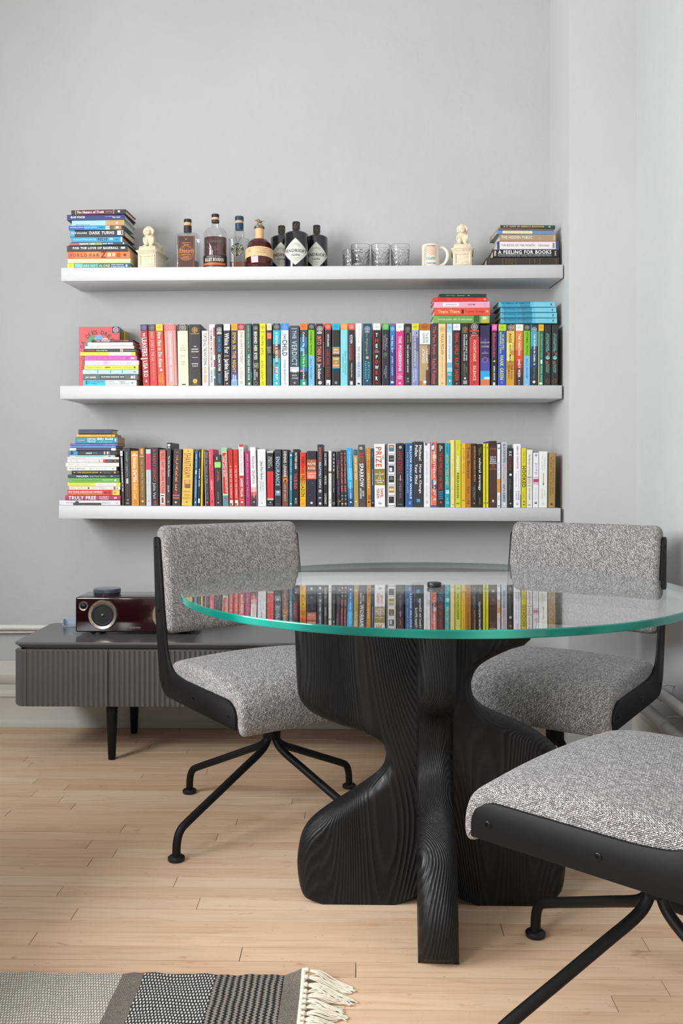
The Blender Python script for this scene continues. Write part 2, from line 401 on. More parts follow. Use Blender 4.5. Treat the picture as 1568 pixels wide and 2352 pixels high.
# ------------------------------------------------------------ grey media cabinet
CX0, CX1, CY0, CY1, CZ0, CZ1 = onY(29, 1480, 3.265).x, .482, 3.265, 3.688, .200, .430
M_CAB = plain('cabinet_lacquer', '#5e5c5b', .17, var=.02)
cab = empty('media_cabinet', ((CX0+CX1)/2, (CY0+CY1)/2, 0)); tag(cab, 'low grey media cabinet with fluted fronts and black legs against back wall', 'cabinet')
inv = Matrix.Translation(-Vector(((CX0+CX1)/2, (CY0+CY1)/2, 0)))
def cabpart(m, name, mat=None, smooth=None, parent=None):
    m.v = [tuple(inv @ Vector(v)) for v in m.v]; o = m.obj(name, mat or M_CAB, parent or cab); return o
tp = roundpoly([(CX0, CY0), (CX1, CY0), (CX1, CY1), (CX0, CY1)], .035, 6)
cx, cy = (CX0+CX1)/2, (CY0+CY1)/2
def inset(poly, d): return [(cx+(p[0]-cx)*(1-d/((CX1-CX0)/2)), cy+(p[1]-cy)*(1-d/((CY1-CY0)/2))) for p in poly]
n = len(tp); m = MB(); rings = [(0, .014, CZ1-.022), (0, .0, CZ1-.008), (0, 0, CZ1-.004), (0, .003, CZ1)]
vs = []
for _, d, z in rings: vs += [(p[0], p[1], z) for p in inset(tp, d)]
fs = [(i*n+k, i*n+(k+1) % n, (i+1)*n+(k+1) % n, (i+1)*n+k) for i in range(3) for k in range(n)]+[tuple(range(n))[::-1], tuple(range(3*n, 4*n))]
m.add(vs, fs); autosmooth(cabpart(m, 'cabinet_top'), 25)
body = MB().prism(inset(tp, .024), CZ0+.004, CZ1-.0225, 'z'); cabpart(body, 'carcass')
def fluted(path, z0, z1, name, rnd=.012):
    """path: polyline of (x,y) on the outer face; scalloped ribs pushed out along it, closed at the back 18 mm behind"""
    L = [0.0]
    for a, b in zip(path[:-1], path[1:]): L.append(L[-1]+hypot(b[0]-a[0], b[1]-a[1]))
    tot = L[-1]; nr = max(2, round(tot/.0181)); per = 8; pts = []; nor = []
    for i in range(nr*per+1):
        s = tot*i/(nr*per); k = max(j for j in range(len(L)-1) if L[j] <= s+1e-9); t = (s-L[k])/max(1e-9, L[k+1]-L[k])
        x = path[k][0]*(1-t)+path[k+1][0]*t; y = path[k][1]*(1-t)+path[k+1][1]*t
        dx, dy = path[k+1][0]-path[k][0], path[k+1][1]-path[k][1]; l = hypot(dx, dy)
        ph = (i % per)/per; h = .0052*(1-abs(sin(pi*ph)))**.75
        pts.append((x, y, h)); nor.append((dy/l, -dx/l))
    m = MB(); v = []; zs = [(z0, .007), (z0+rnd*.35, .0025), (z0+rnd, 0), (z1-.010, 0), (z1-.004, -.0012), (z1, .006)]
    for z, ins in zs:
        v += [(p[0]+q[0]*(-p[2]*0-ins+(p[2]-.0052)*(1 if ins < .006 else .3)), p[1]+q[1]*(-ins+(p[2]-.0052)*(1 if ins < .006 else .3)), z) for p, q in zip(pts, nor)]
    k = len(pts); f = [(i*k+j, i*k+j+1, (i+1)*k+j+1, (i+1)*k+j) for i in range(len(zs)-1) for j in range(k-1)]
    b0 = len(v); v += [(p[0]-q[0]*.018, p[1]-q[1]*.018, z0) for p, q in zip(pts, nor)]+[(p[0]-q[0]*.018, p[1]-q[1]*.018, z1) for p, q in zip(pts, nor)]
    top = (len(zs)-1)*k
    for j in range(k-1):
        f += [(b0+j, b0+j+1, j+1, j), (top+j, top+j+1, b0+k+j+1, b0+k+j), (b0+j+1, b0+j, b0+k+j, b0+k+j+1)]
    f += [tuple([b0]+[i*k for i in range(len(zs))]+[b0+k]), tuple([b0+2*k-1]+[i*k+k-1 for i in range(len(zs))][::-1]+[b0+k-1])]
    m.add(v, f); return autosmooth(cabpart(m, name), 38)
zc1 = CZ1-.0265
R_ = .034
arc = [(CX0+R_-R_*cos(a), CY0+R_-R_*sin(a)) for a in [pi/2*i/8 for i in range(9)]]
fluted([(CX0, CY1-.03), (CX0, CY0+R_+.001)]+arc+[(CX0+.049, CY0)], CZ0, zc1, 'side_panel')
xs1 = onY(247.5, 1500, CY0).x
fluted([(CX0+.0505, CY0), (xs1-.0015, CY0)], CZ0, zc1, 'drawer_front')
fluted([(xs1+.0015, CY0), (CX1-(xs1-CX0)-.0015, CY0)], CZ0, zc1, 'drawer_front')
fluted([(CX1-(xs1-CX0)+.0015, CY0), (CX1-.0505, CY0)], CZ0, zc1, 'drawer_front')
arc2 = [(CX1-R_+R_*sin(a), CY0+R_-R_*cos(a)) for a in [pi/2*i/8 for i in range(9)]]
fluted([(CX1-.049, CY0)]+arc2+[(CX1, CY0+R_+.001), (CX1, CY1-.03)], CZ0, zc1, 'side_panel')
p1 = onZ(257, 1744); p2 = onZ(312, 1684)
for lx in (p1.x, CX0+CX1-p1.x):
    for ly in (p1.y, p2.y):
        m = MB().lathe([(.010, 0), (.0125, .003), (.019, .17), (.019, CZ0+.002)], 16, sup=3.0); m.v = [(v[0]+lx, v[1]+ly, v[2]) for v in m.v]
        autosmooth(cabpart(m, 'leg', M_BLACK))
    m = MB().prism([(p1.y-.02, CZ0-.001), (p1.y-.02, CZ0-.03), (p1.y+.10, CZ0-.012), (p2.y-.08, CZ0-.012), (p2.y+.02, CZ0-.022), (p2.y+.03, CZ0-.001)][::-1], lx-.014, lx+.014, 'x')
    cabpart(m, 'leg_bracket', M_BLACK)

# ------------------------------------------------------------ wooden speaker dock on the cabinet
SY = 3.42
m_ros = NT('rosewood_lacquer'); m_ros.set(Roughness=.12); m_ros.p.inputs['Coat Weight'].default_value = .6
mp = m_ros.coord('Object', (3, 60, 60)); nz = m_ros.n('ShaderNodeTexNoise', i_Scale=3.0, i_Detail=4.0); m_ros.l(mp, nz.inputs['Vector'])
r = m_ros.ramp(nz.outputs[0], [(.3, '#1c0607'), (.7, '#310c11')]); m_ros.l(r.outputs[0], m_ros.p.inputs['Base Color']); M_ROSE = m_ros.m
M_STEEL = plain('brushed_steel', '#b5aca0', .3, .9); M_CONE = plain('speaker_cone', '#101012', .55); M_CONE2 = plain('speaker_dark', '#050506', .35)
a = onY(173, 1412, SY); b = onY(447, 1412, SY)
zt = onY(173, 1371.5, SY).z; zb = onY(173, 1452, SY).z
sp = empty('speaker_dock', ((a.x+b.x)/2, SY, CZ1)); tag(sp, 'glossy dark red wooden speaker dock standing on the grey cabinet', 'speaker')
hw = (b.x-a.x)/2; z0s, z1s = zb-CZ1, zt-CZ1
o = MB().box(-hw, hw, 0, .165, z0s, z1s).obj('wooden_case', M_ROSE, sp); bevel(o, .006, 3)
for px in (236.6, 383.4):
    p = onY(px, 1412, SY); lx = p.x-sp.location.x; lz = p.z-CZ1; R = .0548
    m = MB().lathe([(R, .0), (R, .006), (R-.003, .010), (R-.013, .008), (R-.014, .0)], 48)
    ring = autosmooth(m.obj('speaker_ring', M_STEEL, sp, loc=(lx, -.001, lz), rot=(pi/2, 0, 0)))
    for k in range(4):
        an = pi/4+k*pi/2; MB().lathe([(.0022, .0075), (.002, .0095), (.0, .0097)], 10).obj('ring_screw', M_SCREW, ring, loc=((R-.007)*cos(an), (R-.007)*sin(an), 0))
    autosmooth(MB().lathe([(R-.0145, .0068), (R-.018, .0085), (R-.022, .0065), (R-.024, .004), (.012, .0015), (.0, .0015)], 48).obj('speaker_cone', M_CONE, sp, loc=(lx, -.001, lz), rot=(pi/2, 0, 0)), 60)
    autosmooth(MB().lathe([(.0085, .0016), (.0055, .008), (.0035, .013), (.0, .0145)], 20).obj('phase_plug', M_STEEL, sp, loc=(lx, -.001, lz), rot=(pi/2, 0, 0)), 60)
for px in (192, 428):
    p = onY(px, 1392, SY); lx = p.x-sp.location.x; lz = p.z-CZ1
    autosmooth(MB().lathe([(.0178, 0), (.0178, .003), (.0165, .005), (.0115, .002), (.0112, 0)], 32).obj('tweeter_ring', M_STEEL, sp, loc=(lx, -.001, lz), rot=(pi/2, 0, 0)))
    autosmooth(MB().lathe([(.0108, .0005), (.008, .004), (.0, .0065)], 24).obj('tweeter_dome', M_CONE2, sp, loc=(lx, -.001, lz), rot=(pi/2, 0, 0)), 60)
for fx in (-hw+.062, hw-.062):
    for fy in (.022, .14):
        autosmooth(MB().lathe([(.004, 0), (.018, z0s-.001), (.018, z0s+.001)], 16).obj('foot', M_BLACKP, sp, loc=(fx, fy, 0)))
# smoked glass valve cover set into its top
p = onY(241, 1372, SY+.055); lx = p.x-sp.location.x
autosmooth(MB().lathe([(.050, z1s), (.051, z1s+.008), (.050, z1s+.009)], 40).obj('valve_base', plain('smoked_dark', '#3a2a33', .15), sp, loc=(lx, .085, 0)))
autosmooth(MB().lathe([(.052, z1s+.0095), (.0525, z1s+.019), (.049, z1s+.023), (.0, z1s+.0235)], 40).obj('valve_cover', plain('smoked_acrylic', '#47525f', .12, 0, **{'Coat_Weight': .4}), sp, loc=(lx, .085, 0)))
o = empty('plastic_holder', (onY(160, 1437, 3.60).x, 3.60, CZ1)); tag(o, 'small translucent bluish plastic holder behind the speaker dock', 'holder')
M_BPL = m_glass('blue_plastic', 1.4, (.75, .84, .92), 1.0, (.45, (.62, .70, .80)))
bevel(MB().box(-.026, .05, -.012, .012, 0, .004).obj('holder_base', M_BPL, o), .001); bevel(MB().box(-.026, .05, .008, .0105, .004, .032).obj('holder_back', M_BPL, o), .001)
bevel(MB().box(-.026, -.020, -.012, .008, .004, .030).obj('holder_end', M_BPL, o), .001)

# ------------------------------------------------------------ dining table: round glass on a carved charred base
TX, TY, TR, TZ, TT = .188, 2.262, .612, .757, .0165
tab = empty('dining_table', (TX, TY, 0)); tag(tab, 'round glass dining table on a carved black charred wood base', 'table')
e = .0025; prof = [(TR-e, -TT), (TR-.0007, -TT+.0008), (TR, -TT+e), (TR, -e), (TR-.0007, -.0008), (TR-e, 0)]; N = 160
m = MB(); v = []
for r_, z in prof: v += [(r_*cos(2*pi*k/N), r_*sin(2*pi*k/N), TZ+z) for k in range(N)]
f = [(i*N+k, i*N+(k+1) % N, (i+1)*N+(k+1) % N, (i+1)*N+k) for i in range(5) for k in range(N)]
m.add(v, f, 1).add(v[:N], [tuple(range(N))[::-1]], 0).add(v[-N:], [tuple(range(N))], 0)
o = m.obj('glass_top', None, tab, mats=[M_GLASS, M_EDGE])
bm = bmesh.new(); bm.from_mesh(o.data); bmesh.ops.remove_doubles(bm, verts=bm.verts, dist=1e-6); bm.to_mesh(o.data); bm.free(); autosmooth(o, 8)
def fin(outer, inner, half, name='base_fin', rz=0.0, rad=.030, n=6):
    """outer (reach, z): carved outline from the top round to the foot; inner closes it along floor and core. The carved edge is rounded over by rad on both faces"""
    P = [np.array(p, float) for p in outer]; m = len(P); Q = [np.array(p, float) for p in inner]; nor = []
    for i in range(m):
        d = P[min(i+1, m-1)]-P[max(i-1, 0)]; d = d/np.linalg.norm(d); nor.append(np.array([-d[1], d[0]]))    # outer runs downwards: outward is to +reach
    if sum(x[0] for x in nor) < 0: nor = [-x for x in nor]
    nor[0] = np.array([1.0, 0.0]); wts = [min(1.0, .3+.7*max(0.0, p[1])/.06) for p in P]
    cols = [(-half+rad-rad*cos(pi/2*k/n), rad*(1-sin(pi/2*k/n))) for k in range(n+1)]; cols = cols+[(-y, i) for y, i in cols[::-1]]
    v = []; L = m+len(Q)
    for y, ins in cols:
        for i in range(m):
            p = P[i]-nor[i]*ins*wts[i]
            if i == 0: p[1] = P[0][1]
            v.append((p[0], y, max(p[1], 0.0) if i < m-1 else max(p[1], 0.0)))
        v += [(q[0], y, q[1]) for q in Q]
    c = len(cols); f = [(j*L+i, j*L+(i+1) % L, (j+1)*L+(i+1) % L, (j+1)*L+i) for j in range(c-1) for i in range(L)]
    f += [tuple(range(L)), tuple(range((c-1)*L, c*L))[::-1]]
    o = mk(name, v, f, M_CHAR, tab, rot=(0, 0, rz)); bm = bmesh.new(); bm.from_mesh(o.data)
    bmesh.ops.triangulate(bm, faces=[fc for fc in bm.faces if len(fc.verts) > 4]); bmesh.ops.recalc_face_normals(bm, faces=bm.faces); bm.to_mesh(o.data); bm.free(); return autosmooth(o, 50)
TOPZ = TZ-TT-.001
LF = [(675,1451),(676,1478),(679,1560),(683,1600),(694,1623),(722,1647),(770,1668),(824,1685),(862,1703),(880,1718),(888,1740),(887,1762),(878,1782),(855,1804),(796,1844),(747,1875),(710,1905),(690,1935),(682,1969),(681,2005),(687,2045),(697,2066),(712,2074)]
YFIN = TY-.05
lp = [(-(onY(x, y, YFIN).x-TX), onY(x, y, YFIN).z) for x, y in LF]
lp[0] = (lp[0][0], TOPZ)
lp = catmull(lp, 3)
INN = [(.10, 0), (.055, .018), (.02, .05), (-.03, .06), (-.03, TOPZ)]
fin(lp, [(lp[-1][0]-.03, 0)]+INN, .05, rz=pi)
RF = [(1260,1451),(1222,1474),(1176,1496),(1130,1517),(1102,1536),(1089,1558),(1085,1581),(1091,1607),(1109,1630),(1136,1646),(1189,1668),(1234,1690),(1264,1710),(1290,1735),(1306,1775),(1312,1830),(1312,1900),(1308,1960),(1304,2005),(1298,2045),(1287,2064),(1272,2074)]
rp = [(onY(x, y, YFIN).x-TX, onY(x, y, YFIN).z) for x, y in RF]; rp[0] = (rp[0][0], TOPZ)
rp = catmull(rp, 3)
fin(rp, [(rp[-1][0]-.03, 0)]+INN, .05, rz=0)
FF = [(.226,TOPZ),(.228,.62),(.226,.56),(.215,.525),(.185,.50),(.135,.478),(.10,.445),(.086,.40),(.088,.36),(.104,.325),(.15,.288),(.215,.245),(.27,.195),(.305,.145),(.328,.095),(.335,.05),(.331,.018)]
fin(catmull(FF, 3), [(.312, 0)]+INN, .043, rz=-pi/2-.055, rad=.034)
BF = [(.25,TOPZ),(.252,.60),(.235,.53),(.19,.49),(.13,.45),(.10,.40),(.10,.35),(.13,.30),(.20,.25),(.27,.18),(.30,.11),(.305,.05),(.295,.018)]
fin(catmull(BF, 3), [(.26, 0)]+INN, .043, rz=pi/2)
autosmooth(MB().lathe([(.0165, TZ+.0005), (.0172, TZ+.0015), (.0172, TZ+.010), (.016, TZ+.0115), (.0, TZ+.012)], 32).obj('centre_cap', plain('cap_gunmetal', '#2b2a2c', .35, .5), tab, loc=(0, 0, 0)))
autosmooth(MB().lathe([(.0165, TZ-TT-.0006), (.0165, TZ-TT+.0001)], 32).obj('cap_washer', plain('cap_gunmetal', '#2b2a2c', .35, .5), tab))

# ------------------------------------------------------------ swivel chairs
PLATE = [(-.300,.838),(-.284,.60),(-.262,.46),(-.250,.402),(-.222,.368),(-.19,.362),(.245,.362),(.245,.395),(.236,.416),(.205,.434),(-.085,.434),(-.150,.442),(-.188,.470),(-.205,.52),(-.222,.60),(-.262,.838)]
PRAD = [.016,.02,.03,.03,.03,.01,.004,.01,.02,.03,.04,.04,.04,.03,.05,.016]
def cushion(loop, w, r, crown, bow, name, parent, n=3, ny=14, lead=None):
    """closed (x,z) outline swept across the chair's width; ends rounded by r; crown swells the upper side, bow curves the middle backwards"""
    P = [np.array(p) for p in catmull(loop, n, True)]; m = len(P)
    A = sum(P[i][0]*P[(i+1) % m][1]-P[(i+1) % m][0]*P[i][1] for i in range(m)); sg = 1 if A > 0 else -1
    nor = []; arc = [0.0]
    for i in range(m):
        d = P[(i+1) % m]-P[i-1]; d = d/np.linalg.norm(d); nor.append(np.array([d[1], -d[0]])*sg); arc.append(arc[-1]+float(np.linalg.norm(P[(i+1) % m]-P[i])))
    cols = []
    for k in range(6): a = pi/2*k/5; cols.append((-w/2+r-r*cos(a), r-r*sin(a)))
    mid = [(-w/2+r+(w-2*r)*k/ny, 0.0) for k in range(1, ny)]
    cols = cols+mid+[(-y, i) for y, i in cols[::-1]]
    v = []; uv = []; acc = [0.0]
    for (ya, ia), (yb_, ib) in zip(cols[:-1], cols[1:]): acc.append(acc[-1]+hypot(yb_-ya, ib-ia))
    for (y, ins), vv in zip(cols, acc):
        q = 1-(2*y/w)**2
        for i in range(m):
            p = P[i]-nor[i]*ins*.9; nz = max(0, nor[i][1])
            v.append((p[0]-bow*q, y, p[1]+crown*q*nz)); uv.append((arc[i], vv))
    c = len(cols); f = [(j*m+i, j*m+(i+1) % m, (j+1)*m+(i+1) % m, (j+1)*m+i) for j in range(c-1) for i in range(m)]
    if sg < 0: f = [q[::-1] for q in f]
    e0 = tuple(range(m)); e1 = tuple(range((c-1)*m, c*m))
    f += [e0[::-1] if sg > 0 else e0, e1 if sg > 0 else e1[::-1]]
    f = [q[::-1] for q in f]
    me = bpy.data.meshes.new(name); me.from_pydata(v, [], f); ul = me.uv_layers.new(name='uv')
    li = np.empty(len(me.loops), dtype=np.int32); me.loops.foreach_get('vertex_index', li); U = np.array(uv, dtype=np.float32)[li]
    st = 0
    for pl in me.polygons:                                  # the closing column and the ends get their own coordinates
        s_, e_ = pl.loop_start, pl.loop_start+pl.loop_total
        if pl.loop_total > 4:
            for q in range(s_, e_): co = v[li[q]]; U[q] = (co[0]+3, co[2])
        elif U[s_:e_, 0].max()-U[s_:e_, 0].min() > arc[-1]*.5:
            for q in range(s_, e_):
                if U[q, 0] < arc[-1]*.5: U[q, 0] += arc[-1]
    ul.data.foreach_set('uv', U.ravel()); me.materials.append(M_FABRIC)
    bm = bmesh.new(); bm.from_mesh(me); bmesh.ops.recalc_face_normals(bm, faces=bm.faces)
    for fc in bm.faces: fc.smooth = True
    bm.to_mesh(me); bm.free()
    return ob(name, me, parent)
PWID, PTH = .500, .008
def make_chair():
    t = empty('swivel_chair')
    cushion([(-.196,.432),(-.185,.462),(-.13,.478),(0,.482),(.12,.480),(.205,.466),(.252,.436),(.268,.400),(.270,.365),(.262,.348),(.245,.350),(.225,.376),(.15,.392),(0,.394),(-.15,.398)], PWID-2*PTH-.002, .016, .012, 0, 'seat_cushion', t)
    cushion([(-.268,.562),(-.246,.545),(-.212,.550),(-.200,.575),(-.206,.65),(-.222,.75),(-.240,.835),(-.252,.862),(-.276,.872),(-.300,.860),(-.304,.835),(-.292,.75),(-.276,.65)], PWID-2*PTH-.002, .020, 0, .014, 'backrest_cushion', t)
    pp = roundpoly(PLATE, PRAD, 5)
    for sgn in (-1, 1):
        y0 = sgn*(PWID/2-PTH/2); pl = MB().prism(pp, y0-PTH/2, y0+PTH/2, 'y').obj('side_plate', M_BLACK, t); bevel(pl, .0008, 1, 60)
        for sx, sz in ((-.280,.808),(-.262,.615),(-.226,.398),(-.012,.397),(.207,.393)):
            s = autosmooth(MB().lathe([(.0068, 0), (.0068, .0012), (.0058, .0020), (.0030, .0020), (.0028, .0004), (.0, .0004)], 14).obj('screw', M_SCREW, pl, loc=(sx, y0+sgn*PTH/2, sz), rot=(-sgn*pi/2, 0, 0)))
    MB().box(-.13, .13, -.11, .11, .376, .3935).obj('seat_pan', M_BLACK, t)
    autosmooth(MB().lathe([(.0255, .246), (.0265, .250), (.0265, .376)], 28).obj('hub', M_BLACK, t))
    return t
chair = make_chair()
LEGP = catmull([(.014, 0, .300), (.0145, 0, .262), (.022, 0, .236), (.050, 0, .213), (.12, 0, .182), (.22, 0, .138), (.325, 0, .092), (.352, 0, .076), (.364, 0, .050), (.367, 0, .012)], 4)
leg0 = autosmooth(MB().tube(LEGP, .0112, 12).obj('leg', M_BLACK), 60); foot0 = autosmooth(MB().lathe([(.0205, 0), (.0225, .003), (.0225, .009), (.019, .012), (.012, .014)], 20).obj('foot', M_BLACKP, leg0, loc=(.367, 0, 0)))
def link_copy(o, parent):
    c = o.copy(); COL.objects.link(c); c.parent = parent; return c
def place_chair(x, y, face, legang, label, first=False):
    """face: heading of the seat; legang: heading of one of the four legs"""
    if first: t = chair
    else:
        t = chair.copy(); COL.objects.link(t)
        for ch in list(chair.children):
            if ch.name.startswith('leg'): continue
            c = link_copy(ch, t)
            for g in ch.children: link_copy(g, c)
    t.location = (x, y, 0); t.rotation_euler = (0, 0, radians(face)); tag(t, label, 'chair', 'swivel chairs around the glass table')
    for k in range(4):
        if first and k == 0: l, ft = leg0, foot0; l.parent = t
        else: l = link_copy(leg0, t); ft = link_copy(foot0, l)
        l.rotation_euler = (0, 0, radians(legang-face+90*k))
    return t
place_chair(-.256, 2.744, -55, -128.5, 'grey woven swivel chair in front of the speaker dock and cabinet', True)
place_chair(.585, 2.744, -122, -126, 'grey woven swivel chair by the pilaster with its back to the pipes')
place_chair(.5595, 1.7416, 138.2, 116.1, 'nearest grey woven swivel chair, its backrest out of view beyond the picture edge')

# ------------------------------------------------------------ wall shelves
SD, SX, SWID, STH = .26, -1.1253, 1.898, .0495
SYF = YB-SD
def shelf(xo, zb, droop, tilt, label):
    """zb: underside at the wall; droop: how far the front hangs; tilt: right end lower"""
    m = MB().box(0, SWID, 0, SD, 0, STH); o = m.obj('wall_shelf', M_SHELF); bevel(o, .0008, 1)
    a = math.asin(droop/SD); o.matrix_world = Matrix.Translation((SX+xo, YB-.0005, zb)) @ Matrix.Rotation(tilt, 4, 'Y') @ Matrix.Rotation(a, 4, 'X') @ Matrix.Translation((0, -SD, 0))
    tag(o, label, 'shelf', 'white floating shelves on the back wall'); return o
shelf(0, 1.7732, .0106, -.0026, 'white floating shelf carrying the bottles, topmost of three')
shelf(-.004, 1.3157, .0012, .0004, 'white floating shelf with banded book spines, middle of three')
shelf(-.009, .8600, 0, .0046, 'white floating shelf above the speaker dock, lowest of three')
ZTOP = {1: 1.7732-.0102+STH, 2: 1.3150+STH, 3: .8600+STH}
def ztop(s, x):
    t = {1: -.0026, 2: .0004, 3: .0046}[s]
    return ZTOP[s]-(x-SX)*t+.0004

# ------------------------------------------------------------ lettering: glyph outlines of the built-in font, assembled by hand
GL = {}
def prep_glyphs(chars):
    objs = []
    for bold in (0, 1):
        for c in sorted(chars):
            for k, s in ((0, c), (1, '|'+c+'|')):
                cu = bpy.data.curves.new('glyph', 'FONT'); cu.body = s; cu.size = 1.0; cu.resolution_u = 2; cu.fill_mode = 'FRONT'; cu.offset = .018 if bold else 0.0
                o = bpy.data.objects.new('glyph', cu); COL.objects.link(o); objs.append((bold, c, k, o))
        cu = bpy.data.curves.new('glyph', 'FONT'); cu.body = '||'; cu.size = 1.0; cu.offset = .018 if bold else 0.0
        o = bpy.data.objects.new('glyph', cu); COL.objects.link(o); objs.append((bold, '||', 1, o))
    dg = bpy.context.evaluated_depsgraph_get(); dg.update(); raw = {}
    for bold, c, k, o in objs:
        me = o.evaluated_get(dg).to_mesh(); n = len(me.vertices); co = np.empty(n*3, dtype=np.float64); me.vertices.foreach_get('co', co); co = co.reshape(-1, 3)
        if k == 1: raw[(bold, c)] = float(co[:, 0].max()-co[:, 0].min()) if n else 0
        else: GL[(bold, c)] = [co[:, :2].copy(), [tuple(p.vertices) for p in me.polygons], 0.0]
        o.evaluated_get(dg).to_mesh_clear()
    for (b, c), g in GL.items(): g[2] = raw[(b, c)]-raw[(b, '||')]
    for _, _, _, o in objs:
        cu = o.data; bpy.data.objects.remove(o); bpy.data.curves.remove(cu)
def text2d(s, L, Hh, bold=1, slant=0.0, track=.06):
    """glyphs filling the box L x Hh; returns verts (n,2), faces"""
    V = []; F = []; x = 0; n = 0
    for c in s:
        co, fs, adv = GL[(bold, c)]
        if len(co):
            q = co.copy(); q[:, 0] += x; V.append(q); F += [tuple(i+n for i in f) for f in fs]; n += len(q)
        x += adv+track
    V = np.concatenate(V); up = any(ch.isupper() or ch.isdigit() for ch in s)
    y0 = min(0.0, V[:, 1].min()) if any(ch in 'gjpqy' for ch in s) else 0.0; y1 = max(V[:, 1].max(), .5)
    V[:, 0] -= V[:, 0].min(); w = V[:, 0].max(); V[:, 0] *= L/w; V[:, 1] = (V[:, 1]-y0)*Hh/(y1-y0)
    if slant: V[:, 0] += V[:, 1]*slant*1.0
    return V, F

# book decoration words: T = title running down the spine, H = line across it, R = colour block, O = disc, G = ring, E = club emblem
def T(t, a, b, c0=.25, c1=.75, col='#ffffff', bold=1, sl=0.0): return ('T', t, a, b, c0, c1, col, bold, sl)
def Hn(t, a, b, c0=.12, c1=.88, col='#ffffff', bold=1): return ('H', t, a, b, c0, c1, col, bold, 0.0)
def R(a, b, c0, c1, col): return ('R', None, a, b, c0, c1, col, 0, 0)
def O(a, r, col, c=.5): return ('O', None, a, r, c, 0, col, 0, 0)
def G(a, r, col, c=.5): return ('G', None, a, r, c, 0, col, 0, 0)
def E(a, col, r=.34): return ('E', None, a, r, .5, 0, col, 0, 0)
M_PAGE = NT('paper_edges'); M_PAGE.set(Roughness=.9)
_w = M_PAGE.n('ShaderNodeTexNoise', i_Scale=5.0, i_Detail=2.0); M_PAGE.l(M_PAGE.coord('Object', (300, 3, 3)), _w.inputs['Vector'])
_r = M_PAGE.ramp(_w.outputs[0], [(.35, '#cbbfa6'), (.65, '#e9e0cd')]); M_PAGE.l(_r.outputs[0], M_PAGE.p.inputs['Base Color']); M_PAGE = M_PAGE.m
M_PAGEB = plain('paper_edges_tan', '#c9a585', .9)

def disc2d(cx, cy, r, n=20): return [(cx+r*cos(2*pi*k/n), cy+r*sin(2*pi*k/n)) for k in range(n)]
def build_book(w, h, d, base, els, hard, page, label, group, band=None, em=None):
    """spine centre-front-bottom at the origin, spine towards -y; returns the cover mesh as the thing, with its parts"""
    t = .0022 if hard else .0006; rr = min(.003 if hard else .0015, w*.3)
    out = [(-w/2, d)]+[(-w/2+rr-rr*cos(a), rr*.7-rr*.7*sin(a)) for a in (0, pi/4, pi/2)]+[(w/2-rr+rr*sin(a), rr*.7-rr*.7*cos(a)) for a in (0, pi/4, pi/2)]+[(w/2, d)]
    inn = [(w/2-t, d), (w/2-t, t+rr*.4), (-w/2+t, t+rr*.4), (-w/2+t, d)]
    o = MB().prism(out+inn, 0, h, 'z').obj('book', ink(base)); tag(o, label, 'book', group)
    e = .0035 if hard else 0.0
    MB().box(-w/2+t+.0001, w/2-t-.0001, t+rr*.4+.0001, d-max(e, .0006), max(e, .0002), h-max(e, .0004)).obj('page_block', page, o)
    if band: els = [R(0, .105, 0, 1, band)]+([E(.052, em)] if em else [])+list(els)
    nz = 0
    for k, s, a, b, c0, c1, col, bold, sl in els:
        y = -.00025-.00006*nz; nz += 1
        X = lambda c: -w/2+c*w
        if k == 'R':
            i0, i1 = X(max(c0, .0))+(.0008 if c0 <= 0 else 0), X(min(c1, 1))-(.0008 if c1 >= 1 else 0)
            mk('spine_panel', [(i0, y, h*(1-b)), (i1, y, h*(1-b)), (i1, y, h*(1-a)), (i0, y, h*(1-a))], [(0, 1, 2, 3)], ink(col), o)
        elif k in 'OGE':
            cx_, cz_, r = X(c0), h*(1-a), b*w; m = MB(); P = lambda q: [(p[0], y, p[1]) for p in q]
            if k == 'O': q = disc2d(cx_, cz_, r); m.add(P(q), [tuple(range(len(q)))])
            else:
                r_in = r*(.86 if k == 'E' else .78); A = disc2d(cx_, cz_, r); B = disc2d(cx_, cz_, r_in); n = len(A)
                m.add(P(A)+P(B), [(i, (i+1) % n, n+(i+1) % n, n+i) for i in range(n)])
                if k == 'E':
                    lw = r*.09
                    for x0, z0, x1, z1 in ((-lw, -.75*r, lw, .75*r), (-.62*r, -lw, .62*r, lw), (-.55*r, .3*r, -.12*r, .3*r+lw*1.6), (.12*r, .3*r, .55*r, .3*r+lw*1.6), (-.55*r, -.42*r, -.12*r, -.42*r+lw*1.6), (.12*r, -.42*r, .55*r, -.42*r+lw*1.6), (-.58*r, -.42*r, -.58*r+lw*1.5, .42*r), (.5*r, -.42*r, .5*r+lw*1.5, .42*r)):
                        m.add([(cx_+x0, y, cz_+z0), (cx_+x1, y, cz_+z0), (cx_+x1, y, cz_+z1), (cx_+x0, y, cz_+z1)], [(0, 1, 2, 3)])
            m.obj('spine_emblem', ink(col), o)
        elif k == 'T':
            L, Hh = h*(b-a), w*(c1-c0); V, F = text2d(s, L, Hh, bold, sl)
            mk('spine_title', [(X(c0)+q[1], y, h*(1-a)-q[0]) for q in V], F, ink(col), o)
        else:
            L, Hh = w*(c1-c0), h*(b-a); V, F = text2d(s, L, Hh, bold, sl)
            mk('spine_title', [(X(c0)+q[0], y, h*(1-b)+q[1]) for q in V], F, ink(col), o)
    return o
ORD = ['', 'first', 'second', 'third', 'fourth', 'fifth', 'sixth', 'seventh', 'eighth', 'ninth', 'tenth', 'eleventh', 'twelfth', 'thirteenth', 'fourteenth', 'fifteenth', 'sixteenth', 'seventeenth', 'eighteenth', 'nineteenth', 'twentieth']
TENS = {2: 'twenty', 3: 'thirty', 4: 'forty', 5: 'fifty', 6: 'sixty', 7: 'seventy'}
